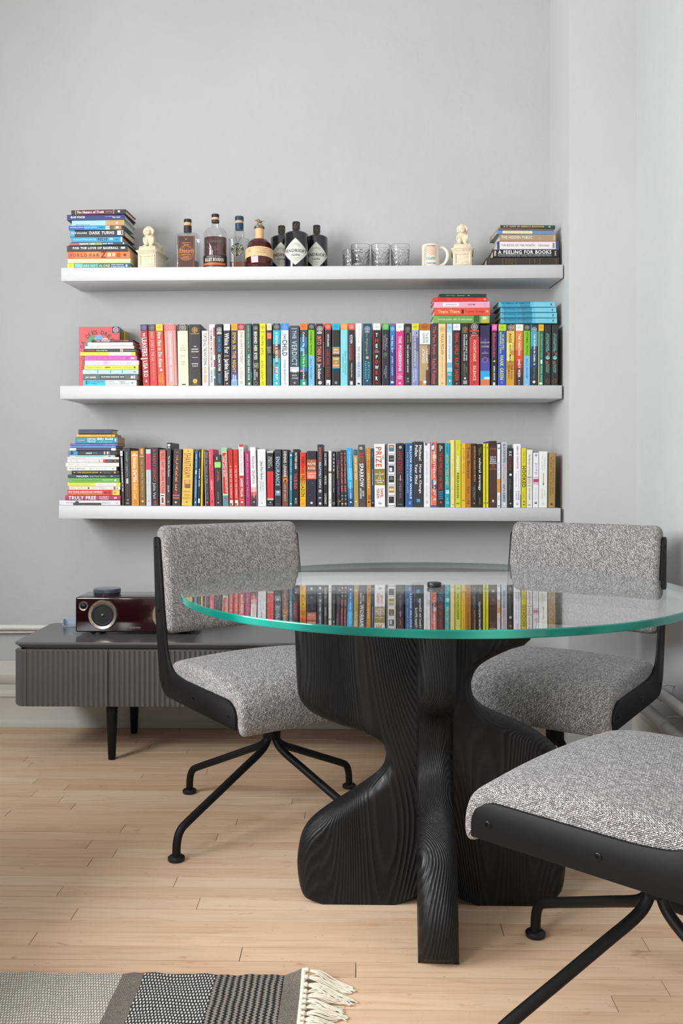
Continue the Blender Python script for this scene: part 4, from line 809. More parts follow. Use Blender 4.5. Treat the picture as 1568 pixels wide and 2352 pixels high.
# ------------------------------------------------------------ books: bottom shelf, upright
BOT = [
(279.6,286.4,-4.6,1036,'#1c1a1a',None,None,[R(0,.09,0,1,'#eeeceb'),O(.045,.22,'#a83232'),T('CONFESSIONS OF AN ECONOMIC HIT MAN',.11,.74,.3,.78),T('JOHN PERKINS',.75,.98,.34,.66,'#a8262a')],'slim black book with white cap and red name',False),
(286.8,301.2,-2.4,1029,'#1d1b1c',None,None,[T('SHARP OBJECTS',.07,.5,.3,.55,'#b8b6b4',0),R(.53,.62,.26,.62,'#c4c4c4'),T('GILLIAN FLYNN',.65,.85,.34,.56,'#a8282c'),O(.905,.1,'#e0e0e0'),R(.95,.97,.2,.65,'#909090')],'black book with silver razor blade',False),
(302,319.6,-2,1036,'#dd912c',None,None,[R(.045,.065,.35,.6,'#fbe8c8'),R(.07,.095,.15,.85,'#fbe8c8'),T('Nelson DeMille',.12,.57,.28,.76,'#fdf4e4'),T('Gold Coast',.6,.88,.3,.72,'#f8dca8'),G(.93,.16,'#9a5a18'),R(.965,.975,.25,.8,'#a8641c')],'orange paperback with large white title',False),
(320.4,335,-2.4,1028,'#7a5a26',None,None,[R(0,1,0,.1,'#93713a'),R(0,1,.88,1,'#5e441c'),R(.02,.12,.3,.7,'#e8a050'),R(.14,.17,.1,.8,'#b89a70'),T('THE GOLDEN NOTEBOOK',.2,.86,.32,.66,'#d8ac54',0),O(.925,.2,'#e8b82c')],'bronze book with gold flame at its head'),
(335.7,347.7,-1.4,1032,'#c4c8cf',None,None,[R(.08,.365,0,1,'#dc2c5c'),T('HENRY MILLER',.1,.35,.34,.64,'#8a1438',0),T('Tropic of Cancer',.38,.6,.38,.6,'#6a7078',0),R(.625,.63,0,1,'#9aa0a8'),O(.92,.1,'#3a3f48')],'slim silver grey book with magenta block',False),
(348.2,364.6,-1,1028,'#211f21',None,None,[T('A DEADLY LEGACY',.03,.59,.26,.62,'#d8303a'),T('Julie Vail',.61,.88,.24,.6,'#e8e6e6',0),O(.935,.18,'#c8262e'),R(.965,.985,.25,.8,'#606060')],'black paperback with tall red title',False),
(366.7,380.6,-.6,1033,'#e88a84',None,None,[R(0,.03,0,1,'#7a6a6a'),R(.03,.21,0,1,'#e2705e'),T('How to',.05,.17,.55,.85,'#3a2a2a'),T('Write',.06,.17,.25,.5,'#3a2a2a'),T('BEST SELLING FICTION',.22,.79,.34,.74,'#5a4648'),R(.785,.965,.1,.82,'#f6f4f2'),R(.81,.83,.2,.72,'#2a2628'),R(.85,.95,.3,.66,'#55504f')],'salmon pink paperback with white barcode sticker',False),
(381.2,391.5,1.6,1017,'#343334',None,None,[R(.025,.055,.2,.8,'#e0e0e0'),R(.065,.09,.25,.75,'#a0a0a0'),T('The Holy Shit Moment',.21,.54,.32,.7),T('James Fell',.68,.78,.36,.66),R(.92,.95,.2,.8,'#808080')],'tall grey book standing above its neighbours'),
(395.3,414.6,3,1032,'#333131',None,None,[Hn('JOHN',.045,.068,.3,.62,'#d86a3c'),Hn('LE',.105,.155,.32,.58,'#e87a3c'),Hn('C',.165,.265,.3,.58,'#f08a48'),Hn('A',.28,.37,.3,.62,'#f08a48'),Hn('R',.385,.475,.3,.6,'#f08a48'),Hn('R',.49,.58,.3,.6,'#f08a48'),Hn('E',.625,.73,.3,.56,'#f08a48'),R(.76,.785,.36,.5,'#d8544c'),R(.805,.83,.02,.86,'#d0645c'),R(.85,.875,.06,.84,'#d0645c'),O(.94,.13,'#e8c0b4',.42)],'wide charcoal paperback with stacked orange letters',False),
(416.7,440.8,3.6,1031.5,'#e8bd52',None,None,[R(.03,.045,.44,.56,'#a83c24'),T('SHANTARAM',.075,.5,.1,.78,'#9c3a28',0),R(.54,.68,.18,.8,'#c48a48'),O(.58,.24,'#d8a858'),R(.62,.69,.3,.8,'#8a5a38'),Hn('GREGORY',.735,.765,.1,.86,'#b08a3c',0),Hn('DAVID',.795,.825,.22,.76,'#b08a3c',0),Hn('ROBERTS',.85,.885,.1,.86,'#b08a3c',0),Hn('K',.92,.95,.42,.58,'#3c2c1c')],'wide yellow paperback with red angular title',False),
(445,452,2.8,1036,'#1c6c9c',None,None,[T('BIRD MYTH',.06,.3,.3,.64,'#cfe4f0'),R(.35,.42,.25,.75,'#e8c8c0'),T('THE ESSENTIAL BY',.52,.86,.56,.74,'#cfe4f0'),T('CHARLES PARK BROOKS',.46,.85,.24,.42,'#cfe4f0'),R(.92,.95,.3,.7,'#cfe4f0')],'thin blue paperback with white lettering',False),
(453.4,459.2,2.6,1032,'#252325',None,None,[T('NANCY',.06,.15,.3,.65,'#e0e0e0'),T('POWER CUES',.35,.66,.25,.75),R(.87,.95,.2,.9,'#f0f0f0')],'thin black paperback before the yellow sliver',False),
(460.4,465.4,2,1033,'#e3bb1a',None,None,[R(.3,.6,.6,1,'#b8961c')],'very thin plain yellow booklet',False),
(470.8,481.2,-2.6,1036,'#272526',None,None,[R(0,1,0,.14,'#eceae8'),R(.02,.13,.35,.5,'#8a8888'),R(.02,.13,.65,.8,'#8a8888'),T('The Chaos of High',.16,.6,.3,.7,'#c8c4c0',0,-.15),T('A TALE OF TRUE DEVOTION',.62,.88,.6,.72,'#b0aca8',0),T('A MUSICAL LOVE AFFAIR',.62,.88,.36,.48,'#b0aca8',0),O(.935,.22,'#e8643c')],'slim black paperback with white edge and orange emblem',False),
(482,493,-3.6,1032,'#e2475e',None,None,[T('JUMPSTART',.05,.26,.2,.36,'#f6c0c8'),T('STEPS',.15,.28,.6,.75,'#5a1420',0),T('MODELS',.29,.52,.28,.7,'#5a1420',0),T('ANDRES NEUMAN',.56,.72,.36,.58),O(.78,.14,'#e88a98'),R(.9,.94,.4,.6,'#5a1420')],'rose red paperback with thin dark title',False),
(494,510,-3,1045,'#2f2c2d',None,None,[R(.04,.1,.35,.48,'#d8d8d8'),R(.14,.25,.04,.96,'#9fe06a'),T('ART SPIEGEL',.33,.5,.55,.7,'#e0603c'),T('AND THE BOOK',.3,.53,.36,.5,'#e0603c'),T('DOUBLEDAY',.73,.88,.42,.52,'#b8b8b8'),O(.935,.1,'#e0e0e0',.44)],'black book with bright green sticky label',False),
(511.6,524.8,-3.6,1028,'#c8d8b8',None,None,[R(0,.08,0,1,'#9cc8a0'),R(.08,.8,.04,.92,'#f0d8b0'),R(.09,.79,.1,.86,'#c8282c'),T('THE SURFING LAWYER',.12,.5,.56,.76),T('HAIR-DOO-CUT-UP',.5,.77,.56,.78),T('LORD LUST BRIAN',.15,.5,.24,.46),R(.82,1,0,1,'#5f8f96'),O(.87,.16,'#b8443c')],'mint paperback with red title label',False),
(526.3,537,-3,1032.5,'#c9241e',None,None,[T('THE DAY',.06,.24,.4,.6,'#8a1410'),O(.3,.18,'#e0a050'),T('THE DAY OF THE DONALD',.34,.86,.32,.68,'#f4d8d0'),R(.895,.985,.16,.84,'#e8e6e4'),R(.95,.98,.2,.6,'#26201f')],'red paperback with gold star, first of a twin pair',False),
(538,548.8,-3,1032.5,'#d42b22',None,None,[T('THE DAY',.06,.24,.4,.6,'#8a1410'),O(.3,.18,'#e0a050'),T('THE DAY OF THE DONALD',.34,.86,.32,.68,'#f4d8d0'),R(.895,.985,.16,.84,'#e8e6e4'),R(.95,.98,.2,.6,'#26201f')],'red paperback with gold star, second of a twin pair',False),
(549.9,561.6,-2.6,1021,'#efecea',None,None,[R(0,.04,.12,.95,'#d8282a'),T('BECOMING THE BOSS',.08,.46,.26,.72,'#c86058',0),R(.505,.885,0,1,'#d82a2a'),T('LINDSEY POLLAK',.55,.85,.26,.76),R(.89,1,0,1,'#d82a2a'),O(.935,.22,'#f0e4e0')],'tall white and red paperback above the twin red pair',False),
(564,575.6,-2.4,1036,'#b01a62',None,None,[T('JENNY MOLLEN',.05,.4,.3,.66,'#eca8cc',0),T('LIVE FAST DIE HOT',.43,.84,.32,.62,'#eca8cc',0),G(.92,.22,'#d878a8')],'magenta paperback with pink lettering',False),
(576.7,590.4,-3.4,1027.5,'#ebe9e8',None,None,[R(.68,.76,0,1,'#e8b0ac'),R(.76,.82,0,1,'#d8524c'),R(.82,.88,0,1,'#7a3634'),R(.88,1,0,1,'#3a3030'),T('Nelson DeMille',.16,.62,.3,.74,'#b04a4c',0),T('Gold Paper',.68,.86,.4,.66),O(.93,.12,'#d8d4d4')],'white hardcover bleeding into red and black foot'),
(592.2,611.6,-1.8,1032,'#e3e3e4',None,None,[T('Jean-Paul Sartre',.22,.53,.36,.66,'#2c2c2e'),T('Being and',.58,.72,.56,.72,'#2c2c2e',0),T('Nothingness',.56,.74,.26,.44,'#2c2c2e',0),Hn('W',.935,.955,.4,.56,'#3a3a3c')],'wide light grey paperback with blackletter author',False),
(613,628.8,-.8,1036,'#1c1a1b',None,None,[R(0,.035,0,1,'#bfc0c4'),T('NIGHT',.11,.28,.5,.78,'#e8e6e4',0),T('CIRCUS',.1,.31,.18,.46,'#e8e6e4',0),R(.37,.855,0,1,'#e02f33'),T('ERIN MORGENSTERN',.42,.8,.42,.58,'#8a1418',0),R(.855,.89,0,1,'#bdb9b8'),O(.93,.1,'#e0e0e0'),R(.96,.968,.15,.85,'#909090')],'black and red hardcover with silver stripes'),
(630.2,645.8,0,1032.5,'#2b2e38',None,None,[R(.04,.05,.2,.8,'#5c6068'),T('ENDURANCE',.13,.64,.2,.76,'#a8c4d4'),R(.72,.81,.1,.9,'#7d93a4'),O(.75,.2,'#c8d4dc'),R(.95,.97,.25,.75,'#50545c')],'dark navy paperback with pale block title',False),
(647.4,662.4,0,1033,'#241f20',None,None,[R(.42,1,0,1,'#7c4630'),R(.36,.46,0,1,'#5a3430'),T('DENNIS LEHANE',.03,.48,.24,.7,'#e8e6e4'),O(.54,.36,'#dc8428'),O(.55,.18,'#3a2018'),T('LIVE BY NIGHT',.61,.91,.3,.62,'#c0b8c0')],'black to brown paperback with glowing orange disc',False),
(664,671.4,.4,1039,'#1e7c96',None,None,[O(.055,.3,'#e8f0f4'),T('DONNA LEON',.13,.36,.34,.66,'#b8dce6'),T('WILFUL BEHAVIOUR',.42,.7,.34,.66),O(.95,.3,'#d8e060')],'thin teal paperback with white lettering',False),
(672.4,686,.3,1032,'#201f20',None,None,[T('MATTHEW QUIRK',.06,.35,.34,.66),T('THE',.42,.52,.2,.66,'#e8405c'),T('500',.53,.69,.18,.7,'#f04866'),O(.87,.14,'#d8d8d8'),R(.895,.95,.3,.7,'#808080')],'black paperback with hot coral number title',False),
(688,702.8,0,1039.5,'#e02c20',None,None,[R(.25,.4,0,1,'#e8561c'),R(.4,.55,0,1,'#ec8418'),R(.55,1,0,1,'#f2c412'),R(.85,1,0,1,'#f0aa18'),T('ROBERT CIALDINI',.08,.38,.3,.72,'#4a1410'),T('PRE-SUASION',.42,.82,.18,.82,'#2c1a0c'),G(.95,.18,'#8a5a10')],'red to yellow hardcover with tall black title'),
(703.7,726.8,0,1036,'#282434',None,None,[O(.58,.06,'#5a5668',.6),O(.79,.05,'#5a5668',.35),O(.07,.04,'#4a465a',.7),R(.155,.355,.02,.98,'#a85f34'),Hn('THE',.183,.195,.4,.6,'#f0e0d0'),Hn('NAME',.21,.25,.1,.9,'#f4e8dc'),Hn('OF THE',.265,.277,.34,.66,'#f0e0d0'),Hn('ROSE',.29,.33,.16,.84,'#f4e8dc'),R(.365,.505,.02,.98,'#e2745c'),Hn('UMBERTO',.398,.416,.1,.92,'#f8e8dc',0),Hn('ECO',.438,.48,.2,.8,'#f8e8dc'),O(.935,.13,'#d0ccd4')],'wide midnight book with brown and coral labels'),
(728.4,741.6,0,1021,'#2a3442',None,None,[T('EINSTEIN',.05,.28,.3,.66,'#e8683c'),T('RELATIVELY SIMPLE',.29,.7,.32,.66,'#e4eaee'),O(.755,.3,'#a89484'),O(.74,.16,'#e8e0da'),R(.85,.87,.25,.7,'#c8ccd0'),R(.89,.9,0,1,'#3c4858'),O(.95,.22,'#e8e8e8')],'tall blue grey paperback with orange and white title',False),
(743,752.4,0,1037,'#201e1f',None,None,[T('ALEC GUINNESS',.03,.26,.2,.7,'#d8d4d0'),O(.32,.14,'#d83c34',.4),T('Blessings in',.37,.43,.3,.5,'#a09c98',0),T('MEMOIRS',.44,.6,.2,.7,'#d0d0b8'),T('COVENANT',.76,.96,.2,.74,'#d8d8d0')],'black paperback crowded with white capitals',False),
(754,761.4,0,1036,'#e8e8e4',None,None,[T('The Remains of the Day',.03,.33,.3,.66,'#7a7a74',0),R(.36,.4,0,1,'#2a2820'),O(.37,.25,'#c8b048',.6),T('Kazuo Ishiguro',.44,.72,.26,.66,'#6a6a64',0),O(.88,.3,'#b8a848'),O(.93,.16,'#2a2a26')],'slim white paperback with dark middle stripe',False),
(762.2,770.4,0,1037,'#211f1f',None,None,[Hn('C',.045,.085,.34,.72),Hn('A',.115,.155,.34,.72),Hn('R',.185,.225,.34,.72),Hn('V',.25,.29,.34,.72),Hn('E',.315,.355,.36,.7),T('WILL YOU PLEASE BE QUIET',.42,.64,.3,.6,'#b0aca8',0),T('PLEASE',.66,.74,.4,.6,'#d8d4d0'),G(.94,.32,'#e0e0e0')],'slim black paperback with widely spaced white letters',False),
(773.4,781.6,-1.2,1037,'#2b292c',None,None,[T('BRET EASTON ELLIS',.16,.79,.4,.8,'#a0449c'),T('IMPERIAL',.25,.5,.1,.3,'#d8c430'),T('PICADOR',.87,.96,.4,.6,'#c0c0c0',0),O(.9,.2,'#e8a43c',.9)],'slim dark paperback with purple author name',False),
(782.6,789.8,-2,1034,'#3a3738',None,None,[R(.05,.075,.2,.8,'#c8544c'),Hn('LE',.105,.155,.16,.76,'#d8685c'),Hn('C',.17,.27,.2,.8,'#e07060'),Hn('A',.28,.38,.2,.8,'#e07060'),Hn('R',.39,.485,.2,.8,'#e07060'),Hn('R',.5,.59,.2,.8,'#e07060'),Hn('E',.63,.73,.2,.8,'#e07060'),R(.8,.815,.3,.7,'#c0d0d8'),R(.86,.875,.3,.7,'#c0d0d8'),O(.95,.3,'#f0b8a0')],'narrow grey paperback with coral letters, first of two',False),
(790.4,797.4,-2,1034,'#3a3738',None,None,[R(.05,.075,.2,.8,'#c8544c'),Hn('LE',.105,.155,.16,.76,'#d8685c'),Hn('C',.17,.27,.2,.8,'#e07060'),Hn('A',.28,.38,.2,.8,'#e07060'),Hn('R',.39,.485,.2,.8,'#e07060'),Hn('R',.5,.59,.2,.8,'#e07060'),Hn('E',.63,.73,.2,.8,'#e07060'),R(.8,.815,.3,.7,'#c0d0d8'),R(.86,.875,.3,.7,'#c0d0d8'),O(.95,.3,'#f0b8a0')],'narrow grey paperback with coral letters, second of two',False),
(799,812.2,-4,1029,'#2fa8e0',None,None,[R(.35,.55,0,1,'#48bcec'),R(.68,.85,0,1,'#2478b8'),R(.85,1,0,1,'#1c4878'),T('THE SURRENDER EXPERIMENT',.05,.54,.4,.62,'#bfe6f8'),T('MICHAEL A. SINGER',.58,.87,.4,.62),O(.925,.16,'#e8f0f4')],'sky blue paperback darkening to its foot',False),
(813,823.8,-2.4,1033,'#b99a4e',None,None,[R(0,.1,0,1,'#2f5468'),R(.02,.08,.2,.6,'#4c7488'),T('NEW JERSEY NOIR',.13,.53,.36,.68,'#f8f4e8'),T('EDITED BY JOYCE',.55,.75,.5,.66,'#6a5828',0),O(.91,.16,'#f0ead8',.45)],'olive gold paperback with blue picture cap',False),
(824.6,841,-2.8,1022,'#474548',None,None,[R(.03,.08,.2,.62,'#a8a6a8'),T('RED',.13,.28,.16,.74,'#d82c30'),T('SPARROW',.3,.68,.16,.72),T('JASON',.74,.83,.5,.72),T('MATTHEWS',.7,.87,.14,.38),O(.95,.07,'#c8282c')],'tall grey hardcover with red and white block title'),
(842,852.4,-1.6,1029,'#c98820',None,None,[R(.1,.2,0,1,'#d89a2c'),R(.8,.88,.3,1,'#a8641c'),T('THICH NHAT HANH',.1,.35,.38,.58,'#5c3c0c',0),T('silence',.43,.69,.28,.74,'#f4ead0',0),O(.92,.22,'#2c1c0c')],'amber paperback with pale lowercase title',False),
(853,859,-1,1030,'#1f4368',None,None,[R(.9,1,0,1,'#16181c'),T('E TOOLE',.07,.15,.3,.65,'#a8c0d4',0),T('THE GOVERNMENT EMPIRE',.36,.63,.3,.66,'#d8e0e8'),O(.93,.25,'#c0c8d0')],'very thin navy paperback before the wide white volume',False),
(860,885,-1.2,1020,'#eeedea',None,None,[T('PRIZE',.05,.37,.14,.68,'#d4501c'),T('THE',.17,.24,.74,.9,'#a83020'),R(.395,.655,0,1,'#8f7d2c'),Hn('THE',.445,.457,.44,.56),Hn('EPIC QUEST',.47,.49,.08,.92),Hn('FOR',.507,.517,.42,.58),Hn('OIL,',.53,.552,.34,.68),Hn('MONEY &',.567,.59,.12,.9),Hn('POWER',.603,.625,.24,.78),T('DANIEL',.71,.85,.56,.8,'#c0403c'),T('YERGIN',.705,.86,.2,.44,'#c0403c'),Hn('fp',.925,.965,.36,.66,'#3a3836',0)],'widest white book with orange title and olive panel'),
(886.6,909.4,0,1019,'#6c6b6d',None,None,[R(0,1,.9,1,'#dcdad8'),*[e for j, cc in enumerate(('#8a6a3c','#2c2b2c','#2a2c3c','#2c2b2c','#b08850','#2c2b2c')) for e in (R(.0+.163*j+.005,.16+.163*j,.18,.86,'#f3f1ee'),R(.02+.163*j,.125+.163*j,.25,.8,cc))],R(.045,.06,.35,.7,'#e8e4dc'),R(.07,.115,.27,.78,'#3a80a0'),Hn('THE ART OF',.2,.212,.36,.7,'#a8a8a8'),Hn('LEAVES',.235,.255,.36,.72,'#d0d0d0'),R(.38,.44,.32,.6,'#d8dce8'),Hn('WALT',.53,.545,.4,.65,'#d0d0d0'),Hn('DISNEY',.555,.568,.34,.72,'#d0d0d0'),R(.71,.74,.3,.75,'#f0dca0'),O(.865,.05,'#c83434'),R(.985,1,.2,.84,'#f0eeea')],'grey book with column of small framed pictures'),
(910.6,927.4,0,1018,'#2a2829',None,None,[O(.065,.2,'#b8b6b4'),T('JANE STEELE',.125,.48,.24,.74,'#a8343c'),R(.5,.59,.46,.56,'#d0ccc8'),O(.57,.16,'#8a2428',.26),O(.57,.16,'#8a2428',.74),T('LYNDSAY FAYE',.62,.86,.34,.66,'#9c7894'),R(.95,.965,.2,.75,'#707070')],'black hardcover with crimson title and silver dagger'),
(930.4,948.6,0,1018,'#2b5a92',None,None,[R(0,1,0,.12,'#4a7cb0'),T('BILLION DOLLAR WHALE',.045,.87,.58,.82),T('TOM WRIGHT & BRADLEY HOPE',.14,.78,.24,.38,'#b0cce4'),R(.91,.96,.45,.7,'#7c9cc0')],'steel blue hardcover with two white text lines'),
(949,972.2,0,1014.5,'#363638',None,None,[T('Michael',.055,.285,.56,.82),T('Pollan',.055,.225,.16,.44),T('How to Change',.35,.79,.52,.82),T('Your Mind',.345,.645,.16,.42),R(.875,.925,.32,.66,'#38a0e4')],'wide charcoal hardcover with blue square at foot'),
(972.9,988.2,0,1018,'#e5e6e8',None,None,[O(.015,.22,'#7a6c78',.35),T('AMERICA THE FAREWELL TOUR',.12,.62,.36,.54,'#8a9098',0),T('CHRIS HEDGES',.66,.84,.38,.54,'#9aa0a8',0),R(.9,.945,.36,.6,'#c0c4ca')],'white hardcover with faint grey title'),
(988.8,1003.4,0,1015,'#d9785c',None,None,[R(0,1,0,.08,'#efeae6'),R(.02,.14,.1,.55,'#4a5c9c'),R(.06,.12,.15,.5,'#dfe6ee'),R(.2,.26,.3,.9,'#e8c0ac'),R(.34,.4,.1,.6,'#d04c50'),R(.45,.52,.5,.95,'#c84c54'),R(.58,.66,.1,.5,'#5c6a8c'),R(.6,.64,.5,.9,'#d8d4c0'),R(.66,.72,.2,.9,'#3c4468'),R(.78,.82,.1,.6,'#c8505a'),R(.86,.9,.4,.9,'#e8b09c'),R(.97,1,0,.9,'#5c4c88'),T('NORTHERN CRAZY',.15,.82,.4,.72,'#f6ece6'),Hn('&',.045,.085,.3,.6)],'orange patterned hardcover with scattered blue shapes'),
(1004,1020.2,0,1018,'#2c2a2c',None,None,[T('BEN',.05,.09,.55,.72),T('HOROWITZ',.03,.125,.3,.48),T('THE HARD THING ABOUT HARD THINGS',.15,.72,.24,.74,'#d03c2c'),R(.75,.77,.2,.85,'#2f80b4'),R(.785,.805,.2,.8,'#2f80b4'),R(.82,.84,.2,.85,'#2f80b4'),R(.855,.875,.2,.8,'#2f80b4'),O(.925,.16,'#e04c2c')],'black hardcover with red title and blue bars'),
(1021,1033.4,0,1018,'#17a3ac',None,None,[T('Leonard',.06,.14,.36,.62,'#0f5c68'),T('GETTING TO',.18,.38,.3,.68,'#f0a844'),T('"YES AND"',.39,.67,.22,.72,'#f4b04c'),Hn('BOB',.7,.715,.3,.7,'#0c5058'),R(.735,.752,.2,.8,'#e8f4f4'),R(.76,.785,.2,.85,'#e8f4f4'),R(.85,.89,.46,.54,'#d0ecec'),R(.905,.95,.25,.8,'#5cc0c8')],'turquoise hardcover with golden quoted title'),
(1034,1044.2,0,1011,'#f0d68e',None,None,[R(0,1,.85,1,'#d8b868'),T('TO THE DISTANT',.28,.55,.36,.6,'#c8b878',0),T('K. L. PINES',.63,.75,.4,.56,'#b89c58',0),R(.955,.97,.3,.75,'#8aa8c0')],'tall cream yellow paperback beside the chartreuse one',False),
(1045,1058.4,0,1011,'#cfd233',None,None,[T('MARC',.05,.09,.66,.74,'#6a6c1c',0),T('ANDREWS',.05,.15,.42,.5,'#6a6c1c',0),T('HIDDEN',.235,.47,.26,.66),T('PERSUASION',.49,.86,.26,.66,'#33341c'),Hn('BIS',.93,.955,.24,.74,'#4a4c18')],'tall chartreuse paperback with white and black title',False),
(1059,1069.2,0,1018.5,'#e8b92a',None,None,[T('Persuasive Technology',.11,.48,.4,.72,'#5c4a14'),T('Using Computers to Change What We Think and Do',.49,.86,.46,.62,'#a88418',0),R(.07,.09,.25,.7,'#b8901c'),R(.885,.895,.2,.8,'#5c4a14')],'mustard paperback beside the caramel one',False),
(1069.4,1081.8,0,1018.5,'#b47420',None,None,[R(.0,1,.86,1,'#9c6218'),T('Tom Benson',.055,.55,.3,.74,'#4c3414'),T('Finn',.68,.78,.34,.58,'#4c3414'),O(.905,.12,'#4c3414'),R(.93,.94,.2,.7,'#5c3c14')],'caramel brown paperback with dark heavy lettering',False),
(1082.4,1095,0,1019,'#29261f',None,None,[T('ADVERTISING HEADLINES IN WRITING',.04,.6,.42,.74,'#dc8c34'),T('Joseph Sugarman',.65,.88,.5,.66,'#d8d0c8'),T('Foreword Carlton',.68,.85,.26,.4,'#a8a098'),O(.935,.16,'#c87c34')],'black paperback with orange and white title',False),
(1095.7,1108.2,0,1020,'#1c1b1a',None,None,[T('HOLT &',.05,.14,.6,.76,'#a89a3c'),T('CAMERON',.06,.175,.3,.46,'#a89a3c'),T('cultural strategy',.22,.735,.18,.7,'#f8f8f8'),T('OXFORD',.84,.95,.36,.56,'#a8923c')],'black paperback with bold white lowercase title',False),
(1108.9,1114.8,0,1019,'#e2d91e',None,None,[T('Darrell Bryant',.07,.22,.3,.6,'#8c8414',0),T('Positioning the Nation of Research',.26,.74,.3,.6,'#b8ae14',0),O(.93,.28,'#5c5a18'),O(.06,.2,'#3c3a10')],'thin bright yellow paperback, first of yellow twins',False),
(1116,1121.8,0,1019,'#e0d71c',None,None,[T('Darrell Bryant',.07,.22,.3,.6,'#8c8414',0),T('Positioning the Nation of Research',.26,.74,.3,.6,'#b8ae14',0),O(.93,.28,'#5c5a18'),O(.06,.2,'#3c3a10')],'thin bright yellow paperback, second of yellow twins',False),
(1123,1140.8,0,1013,'#4a2f2b',None,None,[R(0,.08,0,1,'#3a2522'),Hn('THAMES',.112,.126,.06,.94,'#c88430'),Hn('HOW TO',.232,.252,.12,.88),Hn('READ A',.263,.283,.14,.86),Hn('MODERN',.294,.314,.1,.9),Hn('PAINTING',.325,.345,.04,.96),Hn('LESSONS',.358,.37,.26,.74,'#d89038'),Hn('FROM THE',.384,.396,.28,.72,'#d89038'),Hn('MODERN MASTERS',.415,.428,.06,.94,'#d89038'),O(.9,.14,'#e8dcd0'),R(.925,.93,.25,.75,'#b09080')],'wide chocolate brown book with stacked white title',False),
(1141.4,1149,0,1020.5,'#eef0f2',None,None,[O(.065,.3,'#3a8cc0'),T('Say It with Charts',.28,.53,.24,.66,'#3c6a9c'),R(.545,.765,.04,.96,'#f0982c'),T('Complete Toolkit',.56,.75,.24,.68,'#a84c14'),T('ZELAZNY',.81,.89,.34,.62,'#5c88b8'),R(.965,.985,.3,.7,'#2a2a2a')],'slim white paperback with orange block',False),
(1151,1164.8,0,1015.5,'#bfc4ca',None,None,[T('BLOCKBUSTERS',.03,.32,.28,.72,'#3c4048'),T('HIT-MAKING RISK-TAKING',.335,.63,.54,.7,'#d86a68'),T('ENTERTAINMENT',.34,.62,.28,.44,'#d86a68'),T('ANITA ELBERSE',.64,.91,.24,.66,'#3c4048'),O(.945,.16,'#f0f0f2')],'silver hardcover with dark and coral lettering'),
(1165.3,1178.4,0,1030,'#201f20',None,None,[T('RE',.05,.13,.24,.68,'#e8e6e4',0),T('WORK',.14,.38,.2,.66,'#b8303a',0),O(.445,.24,'#dcdcdc'),T('JASON FRIED &',.51,.7,.42,.56,'#8a8888',0),T('DAVID HEINEMEIER HANSSON',.51,.88,.24,.38,'#8a8888',0),O(.93,.16,'#a8a8a8')],'black hardcover with crumpled white paper ball'),
(1179,1196.2,0,1020,'#eef0f6',None,None,[R(.8,1,.9,1,'#5c5a9c'),T('AMERICAN TURNAROUND',.03,.39,.42,.66,'#cc3c4c'),T('Reinventing AT&T and the Way',.42,.71,.58,.74,'#4c5a88',0),T('We Do Business in the USA',.46,.67,.28,.42,'#4c5a88',0),T('ED WHITACRE',.74,.88,.58,.78,'#2c3c84'),T('WITH LESLIE CAULEY',.74,.88,.3,.42,'#5c6898'),O(.945,.18,'#c8b0a8')],'bright white hardcover with red and blue lettering'),
(1197,1208.4,0,1029.5,'#d8cd14',None,None,[T('NIR EYAL',.06,.26,.3,.7,'#8c8618',0),T('HOOKED',.3,.66,.14,.86,'#26241a'),T('HOW TO BUILD',.72,.83,.5,.62,'#7a7418',0),T('HABIT-FORMING',.74,.85,.24,.36,'#7a7418',0),O(.9,.14,'#2a2818'),R(.94,.96,.3,.7,'#6a6414')],'acid yellow hardcover with black condensed title'),
(1208.9,1222.4,.4,1031,'#e6e2d8',None,None,[R(0,.012,0,1,'#8a4a44'),T('The Paradox of Choice',.09,.45,.36,.58,'#4a4640'),R(.475,.487,.12,.82,'#26241f'),R(.5,.6,.15,.7,'#d8c8c4'),T('WHY',.5,.6,.3,.56,'#b89894',0),R(.625,.632,.12,.8,'#26241f'),T('Barry Schwartz',.67,.87,.36,.6,'#4a4640'),R(.95,.96,.15,.7,'#3a3834')],'ivory paperback with two black rules',False),
(1223.3,1236.4,.8,1040,'#e9e9ea',None,None,[O(.045,.24,'#9aa0d8'),T('prep',.19,.4,.22,.76,'#9098c4',0),R(.44,.455,0,1,'#d8a0b4'),R(.475,.54,0,1,'#c83c74'),R(.555,.575,0,1,'#d8a0b4'),T('CURTIS SITTENFELD',.62,.85,.4,.58,'#c4c6cc',0),O(.91,.22,'#1f1e20'),O(.905,.1,'#f0f0f0')],'white paperback with pink ribbon belt',False),
(1237,1256.6,1,1037,'#e9eae6',None,None,[T('THINKING,',.1,.33,.58,.72,'#a8aaa4',0),T('FAST and SLOW',.07,.34,.3,.44,'#a8aaa4',0),R(.41,.56,.46,.56,'#c8a048'),R(.56,.6,.45,.57,'#6a3c34'),R(.385,.41,.48,.54,'#4a4844'),T('DANIEL',.69,.8,.58,.7,'#b4b6b0',0),T('KAHNEMAN',.66,.84,.3,.42,'#b4b6b0',0),R(.91,.95,.4,.58,'#cfd1cb')],'wide white book with a pencil on its spine'),
(1257.6,1275,1.8,1041,'#a5874e',None,None,[R(0,1,0,.06,'#2a2216'),R(0,1,.95,1,'#1c1810'),T("ALL THE KING'S MEN",.12,.74,.58,.76,'#5c4424',0),R(.11,.75,.5,.515,'#a8582c'),T('ROBERT PENN WARREN',.08,.78,.22,.4,'#5c4424',0),O(.935,.15,'#4a3c20')],'bronze tan hardcover, last before the pilaster'),
]
